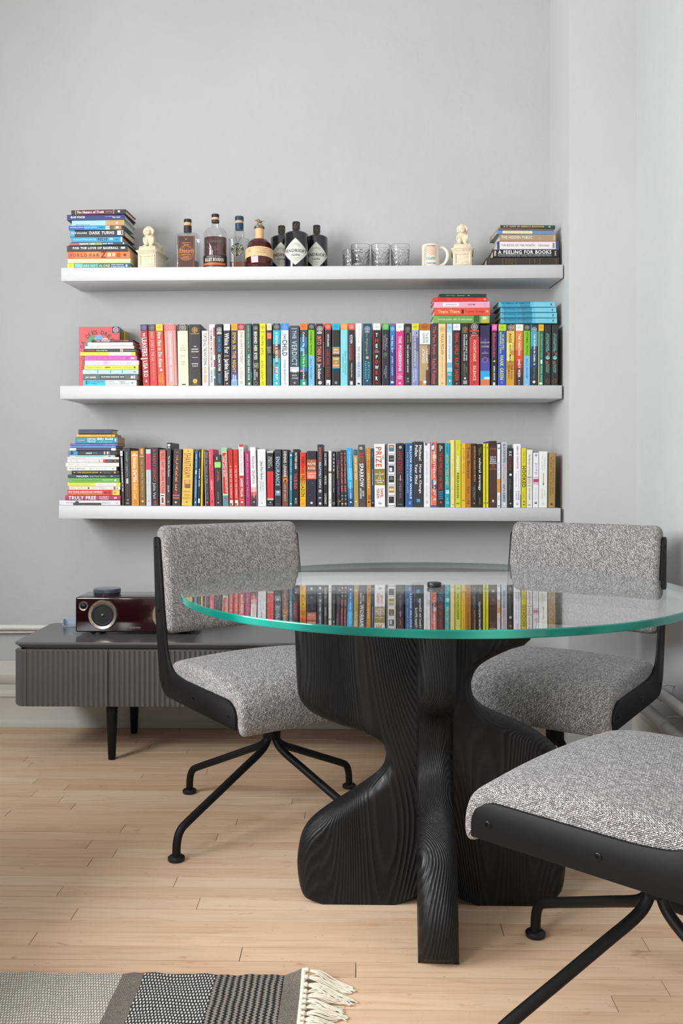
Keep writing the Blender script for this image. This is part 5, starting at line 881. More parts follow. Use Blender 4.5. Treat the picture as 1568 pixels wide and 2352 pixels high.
P1L = [
(162.6,288.9,475.2,486.3,'#5a1c22',[R(0,.07,0,1,'#231f20'),R(.075,.083,0,1,'#d8c890'),R(.78,.788,0,1,'#d8c890'),R(.79,1,0,1,'#231f20'),R(.2,.6,0,.5,'#8a2a30'),T('The Nature of Truth',.1,.6,.3,.78),T('Sergio Troncoso',.64,.76,.38,.68,'#d8b0b0'),R(.86,.9,.35,.75,'#e0dcd8')],'dark red book with black ends',-3,True),
(153.2,286.8,486.9,499.6,'#2a3570',[T('BLUE VOICES',.07,.31,.36,.72),T('Poetry edited by',.66,.78,.5,.7,'#b8c0e0'),T('Rita Sunil',.79,.92,.36,.66,'#e8ecf8')],'royal blue hardcover',-1,True),
(164.3,285.7,500.2,513,'#9fcfe8',[R(.66,1,0,1,'#c89858'),R(.64,.68,.2,1,'#b4a888'),T('CARAVANS',.05,.37,.4,.75,'#bfe2f2'),T('MICHENER',.08,.34,.06,.26,'#6a94ac'),R(.84,.88,.3,.6,'#e8d8c0')],'pale blue and sand coloured book',-2,True),
(157.8,278.4,513,522.5,'#2aa5d4',[R(0,.3,0,1,'#3c52a8'),R(.3,.56,0,1,'#2f86c8'),R(.7,.78,0,1,'#c8dce0'),R(.78,.86,0,1,'#6a5c52'),R(.86,1,0,1,'#a08868'),R(.9,.95,.3,.85,'#e8dcc8'),T('HAMMER JAMMER YELLOW HAMMER',.03,.54,.42,.74,'#d0e4f4'),T('WARREN ST JOHN',.57,.78,.42,.72,'#205878')],'blue to tan paperback',0,False),
(159.5,286.8,523,539,'#23252a',[R(0,.09,0,1,'#4a9cc0'),T('CATE HOLAHAN',.03,.31,.44,.68),T('DARK TURNS',.36,.81,.36,.78),R(.865,.97,.22,.88,'#dcdcdc'),R(.935,.96,.3,.8,'#2a2a2a')],'black hardcover with blue corner',-2,True),
(162.6,281,539.5,552,'#1f9cdc',[R(.97,1,0,1,'#c8ccd4'),T('SLAUGHTERHOUSE',.05,.49,.38,.66,'#b0e0f8'),T('90210',.52,.71,.24,.86,'#16324a'),R(.75,.82,.4,.75,'#9cd4f0'),R(.87,.91,.4,.55,'#1a4a6a')],'bright azure paperback',-1,False),
(158.4,294,552.6,559.5,'#3a4c4c',[R(0,.18,0,1,'#b4503c'),R(.18,.4,0,1,'#8a7434'),R(.4,.56,0,1,'#a0a044'),R(.6,1,0,1,'#2c3c40'),T('SEEING RED',.17,.43,.3,.78),T('HEIDI BROD',.57,.75,.36,.74),O(.93,.3,'#d0d0cc')],'thin red and green toned book',-3,True),
(153,293,560,574,'#222324',[R(0,.02,0,1,'#3c4044'),T('FOR THE LOVE OF BASEBALL',.1,.85,.38,.74),R(.89,.96,.38,.72,'#c8c8c8')],'black book with white capitals',-1,True),
(155.7,298,574.3,590.5,'#e2793f',[R(0,.1,0,1,'#d8583a'),R(.3,.5,.5,1,'#e89058'),*[T(c,.035+.0585*i,.075+.0585*i,.26,.72,'#7c2a1c') for i, c in enumerate('WORLD')],*[T(c,.345+.06*i,.385+.06*i,.26,.72,'#7c2a1c') for i, c in enumerate('WAR')],T('Z',.53,.62,.1,.95,'#6a1c18'),R(.64,.7,.25,.75,'#f0c8b0'),R(.72,.76,.3,.8,'#f0c8b0'),T('MAX BROOKS',.79,.85,.2,.8,'#a83c24'),O(.92,.2,'#6a2a1c')],'orange paperback with dark red letters',0,False),
(155.7,299.4,591,601.8,'#efe8a8',[T('summer',.15,.55,.35,.6,'#f8f4d0',0),R(.93,.97,.4,.7,'#fffbe0')],'pale lemon book without legible title',0,True),
(154.8,298.4,602.5,614.6,'#1b8ea6',[R(0,.105,0,1,'#d3dc2c'),E(.052,'#a8b418',.36),R(.12,.25,.2,1,'#3cb4cc'),R(.5,1,0,1,'#24505e'),T('YOU ARE NOT ALONE',.12,.68,.3,.8,'#d3dc4c'),T('GREER HENDRICKS',.7,.9,.6,.82,'#d8e8ec'),T('& SARAH PEKKANEN',.7,.91,.22,.44,'#d8e8ec'),R(.93,.96,.3,.75,'#c0d0d4')],'teal book with lime end',0,True)]
P1R = [
(1148.4,1275.3,518,525.2,'#1d4d48',[T('75 YEARS OF AMERICA READING',.1,.76,.3,.8,'#c8c088'),R(.06,.08,.3,.7,'#c8c088'),R(.77,.79,.3,.7,'#c8c088'),R(.88,.91,.25,.75,'#c8b870')],'thin dark green book',2,False),
(1143,1272.5,525.2,529.8,'#8a5c40',[T('BESTSELLERS',.25,.6,.3,.7,'#6a4028',0)],'very thin brown booklet',4,False),
(1140,1272.5,529.8,538.2,'#5b93c8',[R(.1,.62,.12,.88,'#e8e4c0'),T('75 YEARS of POPULAR LITERATURE',.14,.58,.3,.7,'#a8a064',0)],'thin blue book with cream label',3,False),
(1146.9,1276.7,538.6,554.8,'#ab9272',[T('THE HIDDEN PUBLIC',.03,.58,.36,.74,'#efe6d6'),T('Charles',.69,.72,.2,.75,'#d8c8b0',0),R(.96,.975,.1,.9,'#d8c8a8')],'beige hardcover',2,True),
(1141,1283,555,573.4,'#e9e2e2',[R(0,.04,0,1,'#2d4484'),R(.95,1,0,1,'#34508c'),R(.04,.95,.94,1,'#c88c9c'),T('THE BOOK OF THE MONTH',.07,.61,.36,.64,'#5a4c54',0,-.1),T('Silverman',.67,.84,.36,.66,'#6a5c64',0),R(.9,.93,.15,.8,'#8a848c')],'cream white book with blue ends',1,True),
(1131.5,1282.4,573.6,592,'#201f21',[T('RADWAY',.02,.05,.2,.85),T('A FEELING FOR BOOKS',.08,.89,.46,.9),R(.08,.89,.36,.39,'#d8d4d0'),T('The Book-of-the-Month Club, Literary Taste, and Middle-Class Desire',.08,.89,.1,.28,'#e8e6e4',0,-.1),T('UNC',.94,.965,.2,.8,'#d8d8d8')],'black hardcover with white capitals',0,True),
(1116.8,1284,592.6,612.5,'#332c28',[*[R(a,a+.006,.1,.9,'#7a6238') for a in (.035,.22,.4,.59,.73,.955)],*[T(s,.26+.027*i,.28+.027*i,.25,.85,'#7a6238') for i, s in enumerate(('BOOK','OF THE','MONTH','CLUB'))],T('1949',.65,.67,.3,.8,'#7a6238')],'dark brown bound volume with gold bands',0,True)]
P2L = [
(210,305.3,776.8,782.7,'#26201f',[R(.08,.9,.15,.85,'#7a1c22'),T('Frankfurt',.12,.21,.3,.7),T('ON BULLSHIT',.24,.45,.24,.78),T('PRINCETON',.78,.88,.36,.68,'#c8b0b0')],'small black book with red spine',-1,True),
(200.6,305.3,783.2,791.7,'#e9e7e3',[T('David Foster Wallace: This is Water',.2,.6,.36,.62,'#c8c4be',0),T('little',.85,.93,.38,.6,'#c0bcb6',0)],'white book just under the small black one',-1,True),
(194.6,307.7,792.2,799,'#e4e4dc',[T('HERE IS NEW YORK - E. B. WHITE',.11,.58,.34,.68,'#7a786c',0),T('LITTLE BOOKROOM',.76,.96,.38,.62,'#c0bea8',0)],'ivory book with faint grey capitals',-1,True),
(192.9,311.7,799.4,806,'#262526',[T('LERMONTOV',.06,.22,.32,.68,'#d8542c'),T('A Hero of Our Time',.24,.45,.32,.7),R(.7,.755,0,1,'#e8dcd0'),O(.728,.3,'#d8502c'),T('PENGUIN CLASSICS',.78,.98,.36,.66,'#d0d0d0',0)],'slim black paperback with white stripe',0,False),
(184,311,806.4,815.4,'#e9e06a',[R(0,.53,0,1,'#f0dc20'),R(.52,.92,0,1,'#efeee8'),R(.93,1,0,1,'#e8d418'),T('The Conquest of Happiness',.06,.43,.3,.64,'#9a8c1c',0),T('Bertrand Russell',.59,.87,.34,.68,'#8a8a80',0)],'yellow and white paperback',0,False),
(195,314,816,826.6,'#e25ab4',[T('WHORE OF NEW YORK',.05,.48,.36,.66,'#7a2460',0),T('A Confession',.52,.73,.36,.66,'#a03880',0),R(.78,.85,.35,.7,'#b04890'),R(.89,.95,.3,.65,'#f6e0f0')],'hot pink paperback',0,False),
(195,318.6,827,837.6,'#ecebe6',[R(.345,.43,0,1,'#f0b8d4'),T('jennifer egan',.03,.28,.26,.68,'#6a6a66',0),T('a visit from the goon squad',.33,.87,.26,.7,'#6a6a66',0),G(.925,.22,'#a8a8a4')],'white paperback with pink smudge',0,False),
(193.7,317.7,838,848.2,'#dbe74c',[T('There There',.04,.32,.28,.74,'#6a7420',0,-.12),R(.38,.48,.4,.62,'#3a4414'),T('Tommy Orange',.52,.88,.26,.72,'#6a7420',0,-.12),O(.93,.24,'#4c5418')],'lime yellow paperback',0,False),
(190,317.7,848.4,859,'#b9e0e2',[*[T(c,.11+.22*i,.23+.215*i,.1,.8,'#c8c4ce') for i, c in enumerate('LESS')],R(.26,.28,.2,.9,'#5c9cb8'),R(.49,.51,.2,.9,'#5c9cb8'),R(.7,.72,.2,.9,'#5c9cb8'),R(.91,.95,.35,.65,'#e04c88')],'pale aqua paperback with large grey letters',0,False),
(190,316,859.4,872.8,'#5b5c62',[T('JAY ASHER',.05,.24,.36,.62),R(.31,.77,.25,.85,'#33323e'),T('TH1RTEEN R3ASONS WHY',.33,.76,.42,.66),O(.9,.24,'#eeeeee'),R(.93,.955,.2,.8,'#c8c8c8')],'slate grey paperback',0,False),
(191,313.4,873.2,886,'#e6eef0',[R(0,.42,0,1,'#18b4dc'),R(.05,.075,.2,.95,'#13242c'),T('But You Seemed',.09,.375,.6,.88,'#124858'),T('So Happy',.09,.26,.24,.54,'#124858'),T('A MARRIAGE',.45,.58,.6,.76,'#3c4448'),T('IN PIECES AND BITS',.45,.65,.24,.4,'#3c4448'),T('KIMBERLY',.68,.81,.58,.76,'#3c4448'),T('HARRINGTON',.68,.86,.24,.42,'#3c4448'),O(.92,.18,'#18a4cc')],'cyan and white paperback',0,False)]
P3L = [
(179.9,257.7,974,985.8,'#1f2850',[R(0,.02,0,1,'#303a64')],'small plain navy box like book',-1,True),
(176,263.9,986.4,992.2,'#f0bc1c',[T('Stevie Anderson',.06,.29,.34,.66,'#a0781c',0),T('Think Happy to Stay Happy',.37,.82,.3,.72,'#d0481c'),R(.89,.93,.3,.7,'#7a5c14')],'thin golden yellow paperback',0,False),
(172.6,270,993,1007.6,'#1c8ca2',[R(.04,.26,.32,.72,'#4a6c7c'),G(.07,.14,'#e0ecee'),T('SIGNET',.1,.24,.42,.6,'#d0e0e4'),T('HERMAN',.29,.48,.54,.86,'#e0f0f2'),T('MELVILLE',.29,.48,.16,.46,'#e0f0f2'),T('Billy Budd',.53,.89,.42,.92,'#f0f8f8',1,-.12),T('AND OTHER TALES',.57,.86,.14,.26,'#c8e4e8'),R(.935,.965,.3,.75,'#e8f0f0')],'teal pocket paperback',0,False),
(161,269,1008.2,1014.2,'#6a4fae',[T('IT TAKES A VILLAGE AND A GARDEN',.06,.4,.34,.64,'#b8a8e0',0),T('HILLARY CLINTON',.7,.94,.34,.66,'#c8bcec')],'thin purple paperback',0,False),
(161,266,1014.6,1018.6,'#6ea4d8',[T('ORIGINAL PAIR',.04,.3,.3,.7,'#3a6ca8',0),O(.92,.3,'#e0ecf8')],'very thin light blue book',0,True),
(160,266,1019,1025.8,'#39445c',[R(0,.14,0,1,'#e6e8e4'),R(.9,1,0,1,'#e4e8ec'),R(.1,.13,.2,.5,'#c8c84c')],'navy book with white ends',0,True),
(156,266,1026,1035.8,'#201f22',[R(0,.2,0,1,'#3c8cc4'),O(.08,.4,'#16202c'),T('sound',.375,.49,.28,.8,'#f0f0f0'),T('breaking',.49,.61,.28,.72,'#3ca0dc'),*[R(.75+.033*i,.775+.033*i,.15,.9,c) for i, c in enumerate(('#d8c0b0','#8a4c3c','#e0dcd8','#5c7c8c'))]],'black book with blue pictures on its spine',0,False),
(161,264,1036.2,1040.6,'#9cd0c8',[R(0,.12,0,1,'#e0e4e0'),R(.74,1,0,1,'#e8e8e4'),T('Getting Work Done',.18,.52,.28,.72,'#d8f0ec',0),R(.85,.91,.3,.7,'#3a3a3a')],'very thin mint paperback',0,False),
(154.8,273,1041,1045.6,'#ece9ec',[T('THE JOY OF WORRY LESS',.06,.35,.32,.66,'#8a7c84',0),T('A practical guide',.38,.7,.34,.62,'#e0a0b8',0)],'very thin white paperback',0,False),
(154.8,273,1046,1054.4,'#eceae6',[R(.69,.74,0,1,'#d8281e'),R(.74,1,0,1,'#2a2220'),T('THE 5 PATTERNS OF EXTRAORDINARY CAREERS',.04,.57,.36,.62,'#7a7874',0),O(.62,.22,'#a84c34'),T('JAMES CITRIN',.76,.86,.36,.62,'#c0a890'),O(.93,.24,'#b0683c')],'white hardcover with black and red end',0,True),
(151,273,1055,1063.8,'#ebe8e4',[T('BRAND NAMES THAT SELL',.06,.43,.34,.66,'#c8a890',0),T('J. David Placek',.6,.94,.34,.62,'#d0c8c0',0)],'white book with tan capitals',0,False),
(154.4,267,1064.2,1073.2,'#e6e6de',[T('Alan Lightman',.04,.37,.26,.72,'#4a4c44'),R(.46,.49,.2,.7,'#e0a8a0'),*[O(.54+.06*i,.2,'#c4c6bc') for i in range(5)],R(.91,.95,.4,.65,'#8a8c80')],'ivory paperback with large dark author name',0,False),
(164.4,274,1073.6,1082.4,'#201f20',[T('THE DECISION BOOK',.12,.56,.34,.72,'#e0cc2c'),O(.06,.14,'#e8e8e8'),O(.61,.14,'#e8e8e8'),T('Mikael Krogerus',.67,.83,.54,.72,'#b8b8b4',0),T('Roman Tschappeler',.67,.83,.24,.42,'#b8b8b4',0),R(.89,.92,.25,.8,'#c8b82c')],'black hardcover with yellow title',0,True),
(155.8,274.6,1082.8,1091,'#33404c',[T('NAUSEA',.17,.4,.26,.74),T('Jean-Paul Sartre',.43,.73,.28,.7,'#d0d8e0',0,-.1),R(.83,.87,.4,.65,'#a8b4bc')],'dark slate paperback',0,False),
(157.9,274.6,1091.4,1101.4,'#63b54e',[T('The Seven Principles for Making Marriage Work',.06,.63,.3,.6,'#2c5c24',0),T('JOHN M. GOTTMAN',.66,.86,.52,.7,'#e0f0d8'),O(.915,.24,'#d8ecd0')],'leaf green paperback',0,False),
(155.4,276.5,1101.8,1110.2,'#f0dc14',[R(.52,.92,0,1,'#f0efea'),T('The Conquest of Happiness',.06,.42,.22,.5,'#a89818',0),T('Bertrand Russell',.59,.87,.32,.66,'#8c8c84',0)],'yellow and white paperback under the green one',0,False),
(159,276,1110.6,1118.8,'#eae6de',[T('Never Let Me Go',.03,.34,.3,.74,'#7a7468',0),O(.38,.3,'#8a4c3c'),T('Kazuo Ishiguro',.45,.73,.3,.74,'#7a7468',0),R(.87,.91,.1,.9,'#a8503c'),O(.94,.16,'#26221e')],'white paperback with russet picture dots',0,False),
(155,274.6,1119.2,1131.8,'#dc4038',[R(.865,1,0,1,'#efd24c'),T('HOW TO READ LITERATURE LIKE A PROFESSOR',.02,.67,.48,.78),T('A LIVELY AND ENTERTAINING GUIDE',.02,.67,.16,.32,'#f4c84c'),T('THOMAS C. FOSTER',.7,.83,.3,.72,'#5c1414'),O(.91,.2,'#e86c3c')],'red paperback with yellow end',0,False),
(149.7,276.9,1132.4,1143.8,'#a93454',[T('TRULY FREE',.06,.555,.16,.88),T('ROBERT',.62,.79,.54,.86,'#f0c8d0'),T('MORRIS',.62,.785,.12,.44,'#f0c8d0'),R(.88,.93,.35,.65,'#f0d0d8')],'raspberry red hardcover',0,True),
(136,276,1144.2,1155.6,'#d9d9dd',[T('THE NEW',.11,.25,.36,.62,'#7a7a80',0),R(.23,.69,.0,.5,'#3a3232'),O(.29,.4,'#3a3232'),T('OREGON',.7,.83,.34,.62,'#8c8c92',0),R(.93,.965,.36,.6,'#c8b8b8')],'silver white book with dark oval',0,True)]
P2A = [
(1009,1116.8,676.8,684.6,'#2e2d30',[T('Oliver Sacks',.14,.33,.3,.64,'#a8a49c',0),T('Gratitude',.38,.53,.3,.64,'#c8c0a0',0),R(.6,.64,.4,.6,'#c8b870')],'small black book',1,True),
(995.8,1119.3,684.6,694.4,'#d93a2e',[T('FAME',.09,.24,.28,.72,'#a82018',0),T('JUSTINE BATEMAN',.32,.78,.28,.72,'#a82018',0),O(.95,.2,'#f4e0dc')],'vermilion hardcover',1,True),
(996.4,1124,694.8,709.8,'#e8a4bc',[R(.16,.45,.28,.8,'#f6f2f2'),T('SEVERANCE',.21,.41,.42,.64,'#3a3436'),T('LING MA',.61,.745,.44,.66,'#5a2c3c'),G(.92,.24,'#c88ca0')],'pink hardcover with white label',0,True),
(996.8,1124.8,710,726.6,'#e2543a',[T('There There',.07,.46,.32,.74,'#f4d488',1,-.12),R(.49,.53,.24,.82,'#4a1c14'),T('Tommy Orange',.56,.9,.3,.7,'#4a1c14',0,-.12),R(.93,.97,.4,.7,'#e8a090')],'tomato red hardcover with feather',0,True),
(994.7,1123.7,727,745.2,'#6f9c50',[R(.0,.1,0,1,'#7cac58'),R(.72,.82,.1,1,'#3c5c30'),R(.85,1,0,1,'#8fb868'),R(.86,.96,.0,.6,'#c8a84c'),R(.88,.95,.5,.8,'#e4dcc0'),T('STATION ELEVEN - EMILY ST. JOHN MANDEL',.09,.7,.4,.6,'#e8f0d8')],'green hardcover with plant artwork',0,True)]
HL = [R(0,.06,0,1,'#5cb0c8'),R(.38,.56,0,1,'#2a86a4'),R(.56,.62,0,1,'#62bcd4'),R(.62,1,0,1,'#79cade'),R(.02,.97,.06,.1,'#205c74'),R(.02,.97,.9,.93,'#205c74'),T('The History of Love',.03,.44,.5,.85,'#1c5468'),T('NICOLE KRAUSS',.34,.61,.28,.46,'#8cc4d8',0),R(.92,.94,.3,.7,'#20586c')]
P2B = [(1144.8,1274.6,693.2,706.6,'#3a9cbc',HL,'sea blue hardcover',1,True),(1149,1277,707.4,719,'#3a9cbc',HL,'sea blue hardcover',0,True),(1149,1278.8,719.4,731.8,'#3a9cbc',HL,'sea blue hardcover',1,True),(1149.4,1278.8,732.4,745.2,'#3a9cbc',HL,'sea blue hardcover',0,True)]

chars = set('ABCDEFGHIJKLMNOPQRSTUVWXYZ')
for rows, k in ((MID, 7), (BOT, 7), (P1L, 5), (P1R, 5), (P2L, 5), (P3L, 5), (P2A, 5), (P2B, 5)):
    for b in rows:
        for e_ in b[k]:
            if e_[1]: chars |= set(e_[1])
chars |= set("SAMSUNGHENDRICK'SGINRhetoricBULLEIT BOURBONBLADEANDBOWFRONTIERWHISKEYOLGADIESDREAMINGaNovel The Bourbon whiskey dumped on individually selected0123456789-.,&")
chars.discard(' '); prep_glyphs(chars)
for b in (0, 1): GL[(b, ' ')] = [np.zeros((0, 2)), [], .30]
upright_row(2, MID, 'upright books on the middle shelf', 'middle shelf row')
upright_row(3, BOT, 'upright books on the lowest shelf', 'lowest shelf row')
lying_pile(P1L, 'pile of books beside the lion on the top shelf', 'beside the lion statue', SYF+.02, ztop(1, -1.0)+.0008)
lying_pile(P1R, 'pile of books by the pilaster on the top shelf', 'near the pilaster', SYF+.03, ztop(1, .7)+.0012)
lying_pile(P2L, 'pile of books on the middle shelf', 'before the face-out cover', SYF+.010, ztop(2, -1.0)+.0006)
lying_pile(P3L, 'pile of books on the lowest shelf', 'on the lowest shelf', SYF+.012, ztop(3, -1.0)+.0006)
ztb = HC+(1081-743.0)/FPX*(SYF+.012)+.0006
lying_pile(P2A, 'short pile of books on top of the upright middle row', 'lying on the upright row', SYF+.02, ztb)
lying_pile(P2B, 'four matching blue books on top of the upright middle row', 'of matching blue books', SYF+.03, ztb)

# ------------------------------------------------------------ the face-out novel behind the middle pile, and the slim ones behind it
def wordmesh(name, s, L, Hh, fn, mat, parent, bold=1, sl=0.0):
    V, F = text2d(s, L, Hh, bold, sl); return mk(name, [fn(q[0], q[1]) for q in V], F, mat, parent)
YC = SYF+.150
a = onY(181.5, 750.7, YC); b = onY(274.5, 750.7, YC); z0 = ztop(2, -1.05)+.0006
cw, chh = b.x-a.x, a.z-z0
o = MB().box(0, cw, 0, .003, 0, chh).add([], []).obj('book', ink('#dd4a48')); o.location = (a.x, YC, z0)
tag(o, 'coral red novel standing face out behind the middle shelf pile', 'book')
MB().box(.004, cw-.004, .0031, .024, .004, chh-.004).obj('page_block', M_PAGE, o)
MB().box(0, cw, .0241, .0265, 0, chh).obj('back_cover', ink('#4f7fd0'), o)
MB().box(-.0018, -.0001, 0, .0265, 0, chh).obj('spine', ink('#6b94d8'), o)
s = cw/93.0; yy = -.0004
mk('cover_badge', [(cw-17*s, yy, chh-14.5*s), (cw-.6*s, yy, chh-14.5*s), (cw-.6*s, yy, chh), (cw-17*s, yy, chh)], [(0, 1, 2, 3)], ink('#242325'), o)
A = disc2d(cw-8.6*s, chh-7.2*s, 6*s, 28); B = disc2d(cw-8.6*s, chh-7.2*s, 5.1*s, 28); m = MB(); y2 = yy-.0002
m.add([(p[0], y2, p[1]) for p in A+B], [(i, (i+1) % 28, 28+(i+1) % 28, 28+i) for i in range(28)])
for x0, z0_, x1, z1 in ((-.5,-4,.5,4),(-4,-.4,-1.2,.4),(1.2,-.4,4,.4),(-4,2,-1.2,2.8),(1.2,2,4,2.8),(-4,-2.6,-1.2,-1.8),(1.2,-2.6,4,-1.8),(-4,-2.6,-3.2,2.8),(3.2,-2.6,4,2.8)):
    m.add([(cw-8.6*s+x*s, y2, chh-7.2*s+z*s) for x, z in ((x0,z0_),(x1,z0_),(x1,z1),(x0,z1))], [(0,1,2,3)])
m.obj('cover_badge_ring', ink('#e8e6e6'), o)
ccx, ccz, rad = 44*s, chh-49*s, 32.5*s
for ch, ang in zip('OLGADIESDREAM', (205,190,176,161,133,120,108,98,74.5,60.7,47,32,17)):
    t_ = radians(ang); V, F = text2d(ch, (2.4 if ch == 'I' else 7)*s, 9*s, 1); up = Vector((cos(t_), sin(t_))); rt = Vector((sin(t_), -cos(t_)))
    mk('cover_title', [(ccx+up.x*(rad+q[1])+rt.x*(q[0]-3.5*s), yy, ccz+up.y*(rad+q[1])+rt.y*(q[0]-3.5*s)) for q in V], F, ink('#2a1c1e'), o)
for cx_, cz_, r, c in ((30,-28,17,'#3f9a5a'),(46,-27,19,'#6aa6e0'),(60,-32,16,'#e8c8b0'),(24,-40,17,'#2f7f8c'),(44,-48,26,'#e8a8b8')):
    q = disc2d(cx_*s, chh+cz_*s-2*s, r*s*.55, 24); mk('cover_art', [(p[0], yy-.0001*cx_/40, p[1]) for p in q], [tuple(range(24))], ink(c), o)
V, F = text2d('aNovel', 32*s, 8*s, 0, .15); mk('cover_title', [(13*s-q[1], yy, chh-105*s+q[0]) for q in V], F, ink('#2a1c1e'), o)
YQ = YC+.03
for i, (x0, x1, yt, c, nm) in enumerate(((274.8,276.6,754,'#6f86c4','blue'),(277.5,281.6,757.5,'#c8b428','first mustard'),(283.4,287.2,760.5,'#b8a524','second mustard'))):
    p0 = onY(x0, yt, YQ); p1 = onY(x1, yt, YQ); zz = ztop(2, p0.x)+.0006
    q = MB().box(p0.x, p1.x, YQ, YQ+.06, zz, p0.z).obj('book', ink(c)); tag(q, 'thin %s book edge showing beside the face out novel' % nm, 'book')
    MB().box(p0.x+.0006, p1.x-.0006, YQ+.001, YQ+.0602, zz+.002, p0.z+.0004).obj('page_block', M_PAGE, q)

# ------------------------------------------------------------ things on the top shelf
def sx_at(px, Y): return onY(px, 600, Y).x
def zpx(y, Y): return onY(500, y, Y).z
ZT = lambda x: ztop(1, x)+.0008

# lions: one carved body, fused from swellings
def blob(parts, vox, name):
    bm = bmesh.new()
    for (x, y, z), (rx, ry, rz), rot in parts:
        M = Matrix.Translation((x, y, z)) @ Matrix.Rotation(rot[0], 4, 'X') @ Matrix.Rotation(rot[1], 4, 'Y') @ Matrix.Rotation(rot[2], 4, 'Z') @ Matrix.Diagonal((rx, ry, rz, 1))
        bmesh.ops.create_icosphere(bm, subdivisions=3, radius=1.0, matrix=M)
    me = bpy.data.meshes.new(name); bm.to_mesh(me); bm.free(); o = bpy.data.objects.new(name, me); COL.objects.link(o)
    r = o.modifiers.new('fuse', 'REMESH'); r.mode = 'VOXEL'; r.voxel_size = vox
    sm = o.modifiers.new('soften', 'SMOOTH'); sm.factor = .5; sm.iterations = 3
    dg = bpy.context.evaluated_depsgraph_get(); dg.update(); ev = bpy.data.meshes.new_from_object(o.evaluated_get(dg)); bpy.data.objects.remove(o); bpy.data.meshes.remove(me)
    ev.name = name; ev.polygons.foreach_set('use_smooth', [True]*len(ev.polygons)); return ev
Z0 = (0, 0, 0); LION = []
mmm = .001
def L_(x, y, z, rx, ry, rz, rot=Z0): LION.append(((x*mmm, y*mmm, z*mmm), (rx*mmm, ry*mmm, rz*mmm), rot))
L_(0, 44, 18, 17, 34, 17); L_(0, 70, 18, 19, 18, 18); L_(-15, 68, 11, 9, 17, 12); L_(15, 68, 11, 9, 17, 12)     # trunk, haunches
L_(0, 18, 30, 16, 16, 26); L_(0, 12, 40, 15.5, 13, 20)                                                          # chest and mane
L_(-8.5, 4, 17, 6.2, 7, 19); L_(8.5, 4, 17, 6.2, 7, 19); L_(-9.5, -3, 4, 6.5, 9, 4.6); L_(9.5, -3, 4, 6.5, 9, 4.6)   # forelegs, paws
for s_ in (-1, 1):
    for k in (-1, 0, 1): L_(s_*9.5+k*3.4, -9.5, 3.4, 2.0, 3.2, 2.8)
    L_(s_*17, 56, 5, 6, 9, 4.5)
L_(0, 4, 58, 13, 12, 14); L_(0, -6, 54, 8, 8, 8); L_(0, -11, 50, 6, 5, 4.6); L_(0, -13.4, 53.4, 2.8, 2.4, 2.2); L_(0, -9, 45.6, 5.2, 5, 2.6)  # head, muzzle, nose, jaw
for s_ in (-1, 1):
    L_(s_*5.2, -6.4, 60.4, 3.4, 3, 1.8); L_(s_*4.2, -12, 50.6, 3.6, 3, 2.8); L_(s_*11.5, 1, 66, 3.6, 3, 4.4)
for k in range(11):                                                                                             # locks of the mane
    an = radians(200+k*14+0) if False else radians(-30+k*24)
    L_(14.2*cos(an), 3+abs(sin(an))*0, 58+15.0*sin(an), 4.2, 6.5, 4.8)
for k in range(7): L_((-15+5*k), 5-abs(k-3)*1.0, 33-abs(k-3)*2.2, 3.0, 5, 13, (0.12, 0, 0))
for k in range(4): L_((-6+4*k), 4, 74.5+(1.8 if k in (1, 2) else 0), 2.6, 4, 4.6)
L_(0, -1, 68, 6, 5, 5)
L_(18, 84, 14, 4, 5, 14); L_(17, 88, 5, 5, 6, 5)                                                                # tail
lion_me = blob(LION, .0011, 'lion_figure')
t = NT('carved_limestone'); t.set(Roughness=.8); nz = t.n('ShaderNodeTexNoise', i_Scale=90.0, i_Detail=4.0); t.l(t.coord(), nz.inputs['Vector'])
rr_ = t.ramp(nz.outputs[0], [(.3, '#d8c7a6'), (.7, '#eadfc8')]); t.l(rr_.outputs[0], t.p.inputs['Base Color']); t.bump(nz.outputs[0], .25, .0012); M_STONE = t.m
lion_me.materials.append(M_STONE)
def make_lion(px, Y, rz, label, sc):
    x = sx_at(px, Y); r = empty('lion_statue', (x, Y, ZT(x)), rz); tag(r, label, 'statue', 'stone lion statues on the top shelf')
    W1, D1 = .0355*sc, .128*sc
    hP = .062*sc
    m = MB().box(-W1, W1, 0, D1, 0, hP); o = bevel(m.obj('pedestal_block', M_STONE, r), .0008, 1)
    fr = MB(); w = W1-.004; zl, zh = .009*sc, hP-.006*sc
    for x0, x1, z0_, z1 in ((-w, -w+.0075, zl, zh), (w-.0075, w, zl, zh), (-w+.0075, w-.0075, zl, zl+.0075), (-w+.0075, w-.0075, zh-.0075, zh)): fr.box(x0, x1, -.003, .0002, z0_, z1)
    bevel(fr.obj('panel_frame', M_STONE, r), .0014, 2)
    st = MB()
    for g, z0_, z1 in ((.0025, hP, hP+.004*sc), (.0055, hP+.004*sc, hP+.0075*sc), (.0075, hP+.0075*sc, hP+.0105*sc), (-.001, hP+.0105*sc, hP+.027*sc)):
        st.box(-W1-g, W1+g, -g, D1+g, z0_+.00001, z1)
    # the upper block tapers
    st.v[-4:] = [(v[0]*.90, v[1]*.97+.002, v[2]) for v in st.v[-4:]]
    bevel(st.obj('cornice', M_STONE, r), .0009, 1)
    l = ob('lion_figure', lion_me, r); l.location = (0, .018*sc, hP+.0265*sc); l.scale = (sc*1.27, sc*1.05, sc*1.02)
    return r
make_lion(337, SYF+.035, radians(-7), 'sand coloured lion statue on pedestal beside the top book pile', 1.0)
make_lion(1061.5, SYF+.035, radians(-6), 'sand coloured lion statue on pedestal beside the printed mug', 1.0)

